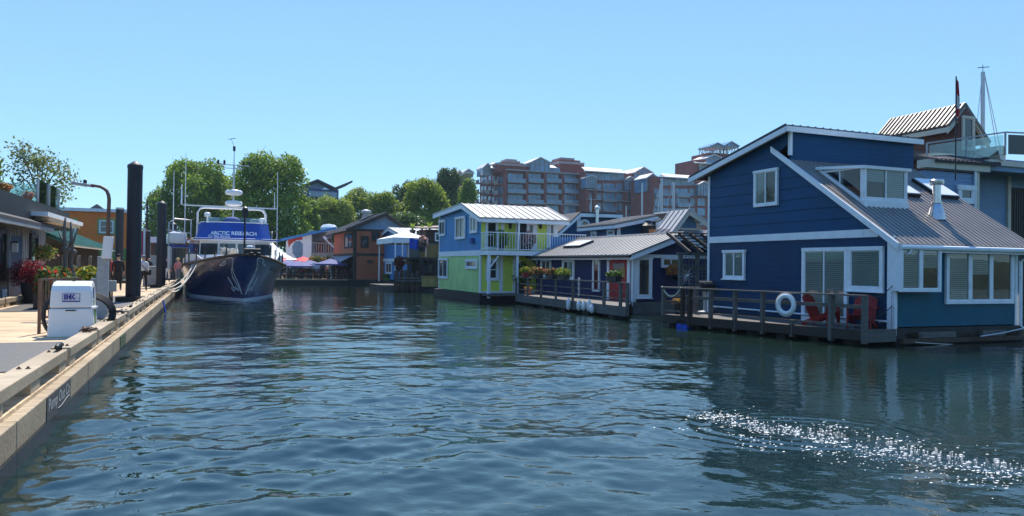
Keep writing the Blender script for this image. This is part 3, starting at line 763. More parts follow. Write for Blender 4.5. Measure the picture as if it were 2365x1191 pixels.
    def on_roof(px, py, lift=.06):
        a0 = dn(te, 0, ze + lift); e1 = V2; e2 = (U2 + Vector((0, 0, slope))); n = e1.cross(e2).normalized(); r = ray(px, py)
        return CAM + r * ((a0 - CAM).dot(n) / r.dot(n))
    f0 = on_roof(1993, 468); tt = (f0 - L.o).dot(L.d); vv = -(f0 - L.o).dot(L.n)
    FW = Wall(V3(f0 - V2 * 0, 0), V2); f1, _ = FW.uv(2092, 470); ft = FW.uv(1993, 382)[1]; zfb = f0.z - .02
    SW = Wall(V3(f0, 0), U2); sb, _ = SW.uv(1868, 372); zroof = lambda q: ze + .06 + slope * (tt + q - te)
    qend = (ft - zfb) / slope
    mb = MB(); roof_plane(mb, FW.pt(-.1, ft + .0, .12), FW.pt(f1 + .1, ft + .0, .12), FW.pt(f1 + .1, ft + .16, -qend - .1), FW.pt(-.1, ft + .16, -qend - .1), .09); dm = mb.bld('dormer', P['white'], t)
    # side glazing (triangle) with frame
    pts = [SW.pt(.06, zfb + .14, 0), SW.pt(.06, ft - .06, 0), SW.pt(qend - .1, ft - .06, 0)]
    mb = MB(); mb.prism(pts, SW.n * -.02); mb.bld('side_pane', P['glass'], dm)
    mb = MB(); mb.bar(SW.pt(-.02, zfb + .03, 0), SW.pt(qend + .1, zroof(qend + .1) + .03, 0), .07, .09); mb.bar(SW.pt(.03, zfb, 0), SW.pt(.03, ft, 0), .08, .08)
    mb.bar(SW.pt(qend * .52, zroof(qend * .52), 0), SW.pt(qend * .52, ft, 0), .05, .05); mb.bar(SW.pt(0, ft - .04, 0), SW.pt(qend, ft - .02, 0), .06, .07); mb.bld('side_frame', P['white'], dm)
    mb = MB(); SW2 = SW.off(0); q = f1
    mb.prism([SW.pt(.02, zfb, -f1), SW.pt(.02, ft, -f1), SW.pt(qend, ft, -f1)], SW.n * .06); mb.bld('cheek_wall', P['white'], dm)
    window(t, FW, (0.0, zfb + .1, f1, ft), 'white', .075, 2, 1, ['halfblind', 'blind'], name='dormer_window', off=-.02)
    trimbox(dm, FW, [(-.03, zfb - .1, f1 + .03, zfb + .1, -.02, .09)], name='dormer_sill')
    # skylights
    for (a, b, c, d) in (((2112, 407), (2165, 418), (2214, 452), (2160, 450)), ((2078, 428), (2096, 428), (2128, 447), (2092, 447))):
        pa, pb, pc, pd = on_roof(*a, .16), on_roof(*b, .16), on_roof(*c, .16), on_roof(*d, .16)
        c0 = (pa + pb + pc + pd) / 4; hw = ((pb - pa).dot(V2) + (pc - pd).dot(V2)) / 4; e2 = (U2 + Vector((0, 0, slope))).normalized(); hl = abs(((pa + pb) - (pc + pd)).dot(e2)) / 4
        hw = max(.3, hw)
        nn = V2.cross(e2).normalized(); nn = nn if nn.z > 0 else -nn
        mb = MB(); mb.ob(c0 - V2 * hw - e2 * hl - nn * .18, V2 * 2 * hw, e2 * 2 * hl, nn * .16); sk = mb.bld('skylight', P['black'], t)
        mb = MB(); mb.ob(c0 - V2 * (hw - .03) - e2 * (hl - .03) - nn * .015, V2 * 2 * (hw - .03), e2 * 2 * (hl - .03), nn * .03); mb.bld('pane', P['whitegel'], sk)
    # flue
    fp = on_roof(2163, 500, 0); zt = at(2167, 416, fp.y).z; c = (fp.x, fp.y, fp.z - .1)
    hgt = zt - fp.z + .1
    mb = MB(); mb.lathe(c, [(.26, 0), (.2, .3), (.13, .5), (.115, .52), (.115, hgt - .02)], 16); mb.lathe((c[0], c[1], c[2] + hgt - .14), [(.19, 0), (.2, .02), (.2, .13), (.17, .16), (0, .18)], 16)
    mb.lathe((c[0], c[1], c[2] + .5), [(.15, 0), (.15, .04)], 16); mb.bld('flue', P['steel'], t, smooth=35)
    # windows of the gable wall
    window(t, L, L.rect(1745, 391, 1800, 476), cols=2, style=['none', 'curtain'], name='window', off=.02, head=.02)
    window(t, L, L.rect(1674, 577, 1723, 644), cols=2, style='blind', name='window', off=.015, head=.04, sill=True)
    r = L.rect(1962, 569, 2044, 672); window(t, L, r, cols=1, style='blind', name='window', off=.015, sill=True, tw=.11)
    r2 = L.rect(1856, 569, 1962, 700); r2 = (r[2] + .003, zb, r2[2], r[3]); window(t, L, r2, cols=2, style=['blind', 'blind'], name='sliding_door', off=.015, tw=.11, head=.0)
    # windows of the front wall
    r = RW.off(.28).rect(2077, 566, 2168, 672)
    box = MB(); box.ob(RW.pt(r[0], r[1] - .0, 0), RW.d * (r[2] - r[0]), RW.n * .28, (0, 0, r[3] - r[1])); box.bld('bay', P['white'], t)
    window(t, RW, (r[0] - .02, r[1] - .02, r[2] + .02, r[3] + .01), cols=2, style=['blind', 'halfblind'], name='bay_window', off=.281, tw=.08, bars=.14, head=.03)
    r = RW.rect(2180, 572, 2336, 701); window(t, RW, r, cols=3, style=['blind', 'halfblind', 'none'], name='front_window', off=.02, tw=.1, bars=.15)
    return L, RW, t, zb, width, tl
NL, NR, navy_t, NZB, NW, NTL = navy_house()

def navy_deck():
    A = onz(1996, 799); B = at(1527, 742, 26.2)
    A2 = Vector((A.x, A.y, 0)); B2 = Vector((B.x, B.y, 0))
    t = thing('wooden_deck', 'weathered grey wooden deck with post and rail fence along the large navy house', 'deck', (A.x, A.y, 0), DRZ)
    u = (B2 - A2).normalized(); zt = .40
    inner = [NL.pt(-.15, 0, .02), NL.pt(NTL + .2, 0, .02)]
    # planked surface incl. the patio beyond the house corner
    far = B2 + V2 * 4.2 + U2 * .3
    poly = [A2, B2, far, NL.pt(NTL + .15, 0, -1.2), NL.pt(NTL + .12, 0, .03), NL.pt(-.1, 0, .03)]
    mb = MB(); mb.prism([Vector((p.x, p.y, zt)) for p in poly], (0, 0, -.06)); mb.bld('decking', P['greywood'], t)
    mb = MB(); mb.bar(A2 + Vector((0, 0, .27)), B2 + Vector((0, 0, .27)), .06, .27); mb.bar(B2 + Vector((0, 0, .27)), B2 + V2 * 3 + Vector((0, 0, .27)), .06, .27); mb.bld('rim_joist', P['darkwood'], t)
    c = NL.pt(-.12, 0, .03); mb = MB(); n = 9
    for k in range(n):
        p = A2.lerp(c, k / n); q = A2.lerp(c, (k + .94) / n); mb.bar(Vector((p.x, p.y, .26)), Vector((q.x, q.y, .26)), .05, .34)
    mb.bld('end_skirt', P['greywood'], t)
    mb = MB()
    for k in np.linspace(.06, .94, 7):
        p = A2.lerp(B2, k) + V2 * .2; mb.ob(Vector((p.x, p.y, -.3)), V2 * .5, u * .3, (0, 0, .45))
    for (px, py) in ((1700, 753), (1720, 756)): pass
    mb.bld('float', P['floatdark'], t)
    ztop = at(2003, 683, A.y).z; zl = at(1527, 666, B.y).z
    posts = [1996, 1919, 1828, 1760, 1696, 1640, 1592, 1575, 1531]
    dw = Wall(A2, u)
    mbp = MB(); ps = []
    for i, px in enumerate(posts):
        tt = dw.uv(px, 700)[0]; p = dw.pt(tt, 0, -.03); wdt = .15 if px in (1996, 1919, 1592) else .11
        if px == 1828: z1 = .55
        else: z1 = ztop - .02
        mb = MB(); mb.box((p.x, p.y, .06), wdt, .11, z1 - .06, DRZ); mb.bld('post', P['darkwood'] if px in (1592, 1575) else P['greywood'], t); ps.append(p)
    mb = MB()
    mb.bar(dw.pt(-.05, ztop, -.02), dw.pt((B2 - A2).length, ztop, -.02), .16, .045); mb.bld('top_rail', P['greywood'], t)
    for dz in (.30, ):
        mb = MB(); mb.bar(dw.pt(-.02, ztop - dz, -.09), dw.pt((B2 - A2).length, ztop - dz, -.09), .04, .10); mb.bld('mid_rail', P['greywood'], t)
    mb = MB(); mb.bar(dw.pt(-.02, .53, -.09), dw.pt((B2 - A2).length, .53, -.09), .03, .05); mb.bld('low_rail', P['greywood'], t)
    # return rail at the far end
    e = B2 + V2 * 1.4
    mb = MB(); mb.bar(Vector((B.x, B.y, ztop)), Vector((e.x, e.y, ztop)), .14, .045); mb.bar(Vector((B.x, B.y, ztop - .5)), Vector((e.x, e.y, ztop - .5)), .04, .09); mb.bld('end_rail', P['greywood'], t)
    mb = MB(); mb.box((e.x, e.y, .2), .12, .12, ztop - .2, DRZ); mb.bld('post', P['greywood'], t)
    # wall-side white pipe rail near the house
    mb = MB(); mb.tube([NL.pt(.1, .62, .12), NL.pt(NTL - .2, .62, .12)], .028, 6)
    for k in np.linspace(.4, NTL - .4, 7): mb.tube([NL.pt(k, .62, .12), NL.pt(k, .56, .03)], .02, 5)
    mb.bld('shore_pipe', P['white'], t)
    # ropes
    p = dw.pt((B2 - A2).length - .02, ztop + .03, 0); q = dw.pt(dw.uv(1573, 669)[0], ztop + .02, 0)
    mb = MB(); mb.tube([p.lerp(q, s) + Vector((0, 0, -.32 * 4 * s * (1 - s))) for s in np.linspace(0, 1, 12)], .025, 6)
    tag(mb.bld('rope', P['ropew'], smooth=True), 'white rope sagging from the far corner post of the navy house deck rail', 'rope')
    p = dw.pt(.0, ztop - .08, .02); q = NL.pt(-.06, 1.7, .1)
    for dz, s in ((0, .12), (-.55, .1)):
        mb = MB(); mb.tube([(p + Vector((0, 0, dz))).lerp(q + Vector((0, 0, dz - .1)), k) + Vector((0, 0, -s * 4 * k * (1 - k))) for k in np.linspace(0, 1, 10)], .012, 5)
        tag(mb.bld('rope', P['rubber']), ('upper' if dz == 0 else 'lower') + ' dark rope slung from the deck rail end to the corner of the navy house', 'rope')
    # life ring on the rail
    tt, zz = dw.uv(1822, 703); c = dw.pt(tt, zz, .14); pts = []
    th = thing('life_ring', 'white life ring hung on the deck rail of the navy house', 'life ring', tuple(c), DRZ)
    mb = MB(); n, m = 28, 10; vs = []
    for i in range(n):
        a = 2 * math.pi * i / n
        for j in range(m):
            b = 2 * math.pi * j / m; rr = .255 + .07 * math.cos(b)
            vs.append(c + dw.d * rr * math.cos(a) + Vector((0, 0, rr * math.sin(a))) + dw.n * .055 * math.sin(b))
    mb.add(vs, [(i * m + j, ((i + 1) % n) * m + j, ((i + 1) % n) * m + (j + 1) % m, i * m + (j + 1) % m) for i in range(n) for j in range(m)]); mb.bld('ring', P['whitegel'], th, smooth=True)
    mb = MB(); mb.tube([c + dw.d * .34 * math.cos(a) + Vector((0, 0, .34 * math.sin(a))) + dw.n * .01 for a in np.linspace(0, 2 * math.pi, 25)], .012, 5); mb.bld('grab_line', P['ropew'], th)
    return dw, A2, B2, zt
ND, NDA, NDB, NDZ = navy_deck()

def adirondack(loc, rz, label):
    t = thing('deck_chair', label, 'chair', loc, rz, 'red chairs on the navy house deck')
    X = lambda x, y, z: t.matrix_basis @ Vector((x, y, z))     # x right, y forward
    def box(mb, x, y, z, sx, sy, sz, tilt=0.0):
        m4 = t.matrix_basis @ Matrix.Translation(Vector((x, y, z))) @ Matrix.Rotation(tilt, 4, 'X')
        return mb.ob(m4 @ Vector((-sx / 2, -sy / 2, 0)), (m4.to_3x3() @ Vector((sx, 0, 0))), (m4.to_3x3() @ Vector((0, sy, 0))), (m4.to_3x3() @ Vector((0, 0, sz))))
    mb = MB()
    for k in range(6): box(mb, 0, .25 - k * .095, .37 - k * .03, .5, .085, .022, R(17))
    mb.bld('seat', P['redwood'], t)
    mb = MB()
    for k in range(7):
        x = (k - 3) * .085; box(mb, x, -.24, .24, .078, .022, .74 - .012 * abs(k - 3) ** 2, R(24))
    box(mb, 0, -.33, .45, .56, .03, .07, R(24)); mb.bld('backrest', P['redwood'], t)
    for s in (-1, 1):
        mb = MB(); box(mb, s * .33, .02, .58, .13, .74, .025); mb.bld('armrest', P['redwood'], t)
        mb = MB(); box(mb, s * .29, .3, 0, .03, .1, .58); mb.bld('leg', P['redwood'], t)
        mb = MB(); mb.bar(X(s * .27, .32, .36), X(s * .27, -.5, .03), .03, .13); mb.bld('leg', P['redwood'], t)
    return t
zt = NDZ
def deck_pt(px, py, back):
    p = ND.hit(px, py); q = p - ND.n * back; return (q.x, q.y, NDZ + .002)
adirondack(deck_pt(1866, 735, .72), DRZ + R(197), 'red slatted garden chair beside the life ring on the navy house deck')
adirondack(deck_pt(1958, 745, .66), DRZ + R(120), 'red slatted garden chair nearest the corner end of the navy house deck')

# lines and driftwood at the foot of the front wall
a, b = NR.hit(2342, 757, .25), NR.hit(2238, 774, .35); mb = MB(); mb.tube([a, a.lerp(b, .5) - Vector((0, 0, .02)), b], .022, 6); tag(mb.bld('boat_hook', P['alu'], None), 'pale pole lying along the float below the teal wall', 'pole')
a, b = NR.hit(2085, 787, .4), NR.hit(2360, 792, .4); mb = MB(); mb.tube([a.lerp(b, k) - Vector((0, 0, .05 * 4 * k * (1 - k))) for k in np.linspace(0, 1, 12)], .012, 5); tag(mb.bld('mooring_line', P['ropew'], None), 'thin pale line slung low across the float of the teal wall', 'rope')
for i, (px, py, lab) in enumerate(((2098, 775, 'brown weedy tuft at the left foot of the teal wall'), (2222, 776, 'brown weedy tuft between the two white float logs'), (2325, 770, 'brown weedy tuft at the right foot of the teal wall'))):
    c = NR.hit(px, py, .12); t = thing('weed_tuft', lab, 'plant', tuple(c)); plant(t, 'foliage', [(tuple(c), (.3, .14, .1))], 260, .035, LEAF['weed'], 140 + i, .1, .3)
p = ND.hit(1588, 748, .03); mb = MB(); mb.ob(p + Vector((0, 0, -.2)), ND.d * .5, ND.n * -.3, (0, 0, .36)); tag(mb.bld('blue_float', P['bluewrap'], None, bevel=.05), 'blue plastic float under the far corner of the navy house deck', 'float')
# ================================================================ single-storey indigo float house
def small_house():
    o = at(1462, 700, 33.5); us = Vector((-.45, 1, 0)).normalized(); vs = Vector((us.y, -us.x, 0))
    L = Wall(o, us); G = Wall(o, vs)
    t = thing('float_house', 'low indigo float house with ribbed grey gable roof, red door and railed deck', 'house', (o.x, o.y, 0), math.atan2(vs.y, vs.x))
    zb = .5; tl = L.uv(1240, 620)[0]; wg = 5.4
    zE = L.uv(1455, 588)[1]; tp, zP = G.uv(1567, 546)
    wg = 2 * tp
    mb = MB(); lap(mb, L, [(0, zb), (tl, zb), (tl, zE), (0, zE)], .17, .016)
    lap(mb, G, [(0, zb), (wg, zb), (wg, zE), (tp, zP), (0, zE)], .17, .016)
    mb.bld('wall', P['navy2'], t)
    mb = MB(); mb.prism([L.pt(tl - .02, zb, -.07), L.pt(tl - .02, zE, -.07), L.pt(tl - .02, zP, -tp), L.pt(tl - .02, zE, -wg), L.pt(tl - .02, zb, -wg)], us * -.08)
    mb.ob(L.pt(.02, zb, -wg), us * (tl - .12), L.n * .08, (0, 0, zE - zb)); mb.bld('back_wall', P['navy2'], t)
    mb = MB(); mb.ob(L.pt(-.15, -.6, .1), us * (tl + .3), L.n * -(wg + .2), (0, 0, 1.08)); mb.bld('float', P['greywood'], t)
    trimbox(t, L, [(-.05, zb - .1, .09, zE, -.02, .045), (tl - .09, zb, tl + .02, zE, -.02, .04)], name='corner_board')
    trimbox(t, G, [(0, zE - .12, wg + .1, zE + .03, 0, .05), (-.05, zb - .1, .13, zE - .125, -.02, .045)], name='gable_band')
    # roof, ridge along the length
    e = .42; sl = (zP - zE) / tp; ov = .45
    P3 = lambda tt, ww, z: L.pt(tt, z, -ww)
    zr = zP + .16; ze = zr - sl * (tp + e)
    far = tl + .35
    mb = MB(); roof_plane(mb, P3(-ov, -e, ze), P3(far, -e, ze), P3(far, tp, zr), P3(-ov, tp, zr), .07, .36, .03, .05)
    roof_plane(mb, P3(far, wg + e, ze), P3(-ov, wg + e, ze), P3(-ov, tp + .002, zr), P3(far, tp + .002, zr), .07, .3, .03); mb.tube([P3(-ov, tp, zr + .01), P3(far, tp, zr + .01)], .07, 6); mb.bld('roof', P['midroof'], t)
    mb = MB(); mb.prism([P3(-ov + .02, -e, ze - .07), P3(-ov + .02, tp, zr - .07), P3(-ov + .02, tp, zr - .30), P3(-ov + .02, -e, ze - .27)], us * .05)
    mb.prism([P3(-ov + .02, wg + e, ze - .07), P3(-ov + .02, tp, zr - .07), P3(-ov + .02, tp, zr - .30), P3(-ov + .02, wg + e, ze - .27)], us * .05)
    mb.ob(P3(-ov + .08, -e + .06, ze - .23), us * (far + ov - .1), L.n * -.04, (0, 0, .16)); mb.bld('barge_board', P['white'], t)
    mb = MB(); mb.tube([P3(-ov, -e - .05, ze - .08), P3(far, -e - .05, ze - .08)], .065, 6)
    mb.tube([P3(tl + .1, -e, ze - .1), P3(tl - .2, -.1, ze - .5), P3(tl - .1, -.08, zb)], .04, 6); mb.bld('gutter', P['black'], t)
    mb = MB(); mb.tube([P3(-.1, -.1, zE - .1), P3(-.1, -.1, zb - .2)], .045, 6); mb.bld('downpipe', P['white'], t)
    # roof light
    n = (us.cross(L.n * 1.0 + Vector((0, 0, -sl)))).normalized(); n = n if n.z > 0 else -n
    a0 = P3(0, -e, ze + .12)
    def onr(px, py): r = ray(px, py); return CAM + r * ((a0 - CAM).dot(n) / r.dot(n))
    c = onr(1335, 562); up = (L.n * -1 + Vector((0, 0, sl))).normalized()
    mb = MB(); mb.ob(c - us * .9 - up * .45 - n * .14, us * 1.8, up * .9, n * .16); sk = mb.bld('skylight', P['black'], t)
    mb = MB(); mb.ob(c - us * .86 - up * .41 + n * .0, us * 1.72, up * .82, n * .035); mb.bld('pane', P['whitegel'], sk)
    # openings
    window(t, L, L.rect(1251, 598, 1274, 640), cols=2, style='pane', off=.01, tw=.1)
    window(t, L, L.rect(1301, 598, 1328, 646), cols=2, style=['curtain', 'none'], off=.01, tw=.12)
    r = L.rect(1371, 595, 1387, 673); window(t, L, r, cols=1, style='none', off=.01, tw=.09, name='sidelight')
    trimbox(t, L, [(r[0] + .1, r[1] + .1, r[2] - .1, r[3] - .1, .018, .03)], 'red', 'red_curtain')
    r = L.rect(1404, 590, 1457, 700); r = (r[0], zb, r[2], r[3])
    trimbox(t, L, [(r[0], zb, r[0] + .22, r[3], 0, .07), (r[2] - .18, zb, r[2], r[3], 0, .07), (r[0] + .22, r[3] - .16, r[2] - .18, r[3], 0, .065)], name='door_frame')
    trimbox(t, L, [(r[0] + .23, zb, r[2] - .19, r[3] - .17, .005, .03)], 'red', 'front_door')
    trimbox(t, L, [(r[0] + .5, zb + 1.0, r[2] - .5, r[3] - .35, .031, .04)], 'pane', 'door_pane')
    trimbox(t, L, [(r[0] + .42, zb + 1.05, r[0] + .78, zb + 1.5, .042, .05)], 'yellowwood', 'notice')
    window(t, G, G.rect(1468, 592, 1504, 688), cols=1, style='none', off=.01, tw=.13, sill=True, head=.03)
    window(t, G, G.rect(1526, 593, 1570, 618), cols=2, style='none', off=.01, tw=.1, head=.02)
    mb = MB(); l = L.hit(1349, 596, .08); mb.box((l.x, l.y, l.z), .22, .1, .1, t.rotation_euler.z); mb.bld('flood_light', P['steel'], t)
    return L, G, t, zb
SL, SG, small_t, SZB = small_house()
def small_deck():
    A = onz(1446, 733, .1); B = onz(1193, 697, .1)
    A2 = Vector((A.x, A.y, 0)); B2 = Vector((B.x, B.y, 0)); u = (B2 - A2).normalized(); Ln = (B2 - A2).length
    t = thing('wooden_deck', 'narrow weathered deck with thin rails along the indigo float house', 'deck', (A.x, A.y, 0), math.atan2(u.y, u.x))
    zt = .5; W = Wall(A2, u)
    e1 = SL.pt(SL.uv(1240, 620)[0] + 1.2, 0, .02); e0 = SL.pt(-.05, 0, .1)
    mb = MB(); mb.prism([Vector((p.x, p.y, zt)) for p in (A2, B2, e1, e0)], (0, 0, -.06)); mb.bld('decking', P['greywood'], t)
    mb = MB(); mb.bar(A2 + Vector((0, 0, .3)), B2 + Vector((0, 0, .3)), .06, .34); b3 = B2 + SL.n * -1.6; mb.bar(B2 + Vector((0, 0, .3)), Vector((b3.x, b3.y, .3)), .06, .34); mb.bld('rim_joist', P['greywood'], t)
    mb = MB()
    for k in (.1, .3, .5, .7, .9): mb.ob(A2.lerp(B2, k) - W.n * .5 + Vector((0, 0, -.4)), u * .5, W.n * .4, (0, 0, .5))
    mb.bld('float', P['floatdark'], t)
    zr = W.uv(1400, 651)[1]
    for px in (1446, 1430, 1392, 1320, 1281, 1247, 1216, 1190):
        tt = W.uv(px, 680)[0]; p = W.pt(tt, 0, -.06); mb = MB(); w_ = .14 if px in (1430, 1392, 1446) else .09; mb.box((p.x, p.y, .15), w_, .09, zr - .17, t.rotation_euler.z); mb.bld('post', P['greywood'], t)
    for dz, h in ((0, .05), (.33, .035), (.62, .035)):
        mb = MB(); mb.bar(W.pt(0, zr - dz, -.06), W.pt(Ln, zr - dz, -.06), .1 if dz == 0 else .04, h); c = W.pt(Ln, zr - dz, -.06); mb.bar(c, Vector((c.x, c.y, c.z)) - SL.n * 1.5, .08 if dz == 0 else .04, h); mb.bld('rail', P['greywood'], t)
    return W, zr, zt
SD, SDR, SDZ = small_deck()
# fenders
for i, (px, y0, y1, lab) in enumerate([(1313, 689, 716, 'white fender hanging alone at the left of the indigo house deck edge'), (1337, 694, 717, 'white fender, second from left on the indigo house deck edge'), (1348, 696, 718, 'white fender, middle of the five on the indigo house deck edge'),
                                  (1360, 692, 719, 'longest white fender on the indigo house deck edge, second from the right'), (1367, 703, 724, 'lowest white fender at the right of the row on the indigo house deck')]):
    w = SD.off(.14); tt, za = w.uv(px, y1); zb_ = w.uv(px, y0)[1]; c = w.pt(tt, za); h = zb_ - za
    t = thing('boat_fender', lab, 'fender', tuple(c), 0, 'white fenders hung along the indigo house deck')
    mb = MB(); mb.lathe(c, [(0, 0), (.06, .02), (.105, .1), (.105, h - .12), (.06, h - .03), (.03, h), (.03, h + .03)], 12); mb.bld('body', P['whitegel'], t, smooth=True)
    mb = MB(); mb.tube([c + Vector((0, 0, h)), SD.pt(tt, .52, .04)], .012, 5); mb.bld('line', P['ropew'], t)
# flowers on the rail
def planter(name, c, sx, sy, sz, rz, m, label, leafs, seed, spread=1.0, hgt=.2, n=160, size=.05, round_=False, cat='planter', group=None):
    t = thing(name, label, cat, tuple(c), rz, group)
    mb = MB()
    if round_: mb.lathe(c, [(sx * .36, 0), (sx * .5, sz), (sx * .5 + .015, sz), (sx * .5 + .015, sz + .03), (sx * .44, sz + .03), (sx * .42, sz - .02)], 16)
    else: mb.box(c, sx, sy, sz, rz)
    mb.bld('pot', P[m], t, smooth=30 if round_ else False, bevel=0 if round_ else .01)
    rt = Matrix.Rotation(rz, 3, 'Z'); k = max(1, int(sx / .35)) if not round_ else 1; lob = []
    for i in range(k):
        off = rt @ Vector(((i + .5) / k - .5, 0, 0)) * sx; lob.append((tuple(Vector(c) + off + Vector((0, 0, sz + hgt * .55))), (sx / k * .62 * spread, (sy if not round_ else sx) * .6 * spread, hgt)))
    for i, (lm, fr) in enumerate(leafs): plant(t, 'foliage' if i == 0 else 'blossom', lob, int(n * fr * k), size, LEAF[lm], seed + i, .25, .6)
    return t
def on_rail(px, dz=0): tt = SD.uv(px, 645)[0]; return SD.pt(tt, SDR + .03 + dz, -.02)
rzS = math.atan2(SD.d.y, SD.d.x)
planter('flower_pot', on_rail(1212), .34, .3, .24, rzS, 'potred', 'dark red rail pot of yellow-green flowers, left end of the indigo house deck', [('ltgreen', 1.0), ('yellow', .6)], 21, 1.3, .2, 300)
planter('flower_box', on_rail(1240), .9, .25, .2, rzS, 'black', 'black rail box of orange and yellow flowers, left on the indigo house deck', [('mid', .9), ('orange', .8)], 23, 1.2, .22, 260)
planter('flower_box', on_rail(1272), .9, .25, .2, rzS, 'black', 'black rail box with a bright red flower clump, indigo house deck', [('mid', 1.0), ('redfl', .5)], 25, 1.1, .2, 220)
planter('flower_box', on_rail(1300), .9, .25, .2, rzS, 'black', 'black rail box of pale green leaves, right of the red flower clump', [('ltgreen', 1.0), ('yellow', .2)], 27, 1.1, .2, 200)
c = SD.hit(1413, 648, -.1); planter('flower_box', (c.x, c.y, SDR + .03), .8, .25, .22, rzS, 'black', 'black rail box of small green plants before the red door', [('mid', .8), ('ltgreen', .5)], 29, 1.0, .14, 160)
c = SD.hit(1205, 680, -.35); planter('flower_pot', (c.x, c.y, SDZ + .01), .36, .36, .3, 0, 'terracotta', 'orange pot with a small plant standing on the indigo house deck', [('orange', .6), ('ltgreen', .4)], 31, 1.0, .1, 120, round_=True)
c = SL.hit(1222, 640, .5); planter('potted_shrub', (c.x, c.y, SDZ + .01), .5, .5, .5, 0, 'potdark', 'leafy green potted shrub behind the rail at the far end of the indigo house deck', [('mid', 1.2), ('tree', .8)], 33, 1.7, .8, 600, .08, round_=True)
# mooring line coiled on a rail post
p = SD.hit(1338, 645, .02); mb = MB(); pts = [Vector((p.x, p.y, SDR + .12 - .02 * i)) + SD.d * .04 * math.sin(i * 1.9) + SD.n * .03 * math.cos(i * 1.3) for i in range(40)]
mb.tube(pts, .03, 5); tag(mb.bld('rope', P['ropew']), 'grey-white rope knotted and hanging over the indigo house deck rail', 'rope')
# hanging planter with orange flowers on the gable wall
c = SG.hit(1553, 642, .35); th = thing('hanging_basket', 'black wall basket with orange blossom beneath the small gable window of the indigo house', 'basket', tuple(c))
mb = MB(); mb.lathe((c.x, c.y, c.z - .12), [(.08, 0), (.24, .22), (.26, .28), (.24, .28)], 14); mb.bld('pot', P['black'], th)
plant(th, 'foliage', [((c.x, c.y, c.z + .35), (.55, .4, .3))], 420, .075, LEAF['orange'], 41, .2, .5); plant(th, 'blossom', [((c.x, c.y, c.z + .3), (.45, .35, .22))], 90, .05, LEAF['pinkfl'], 42)

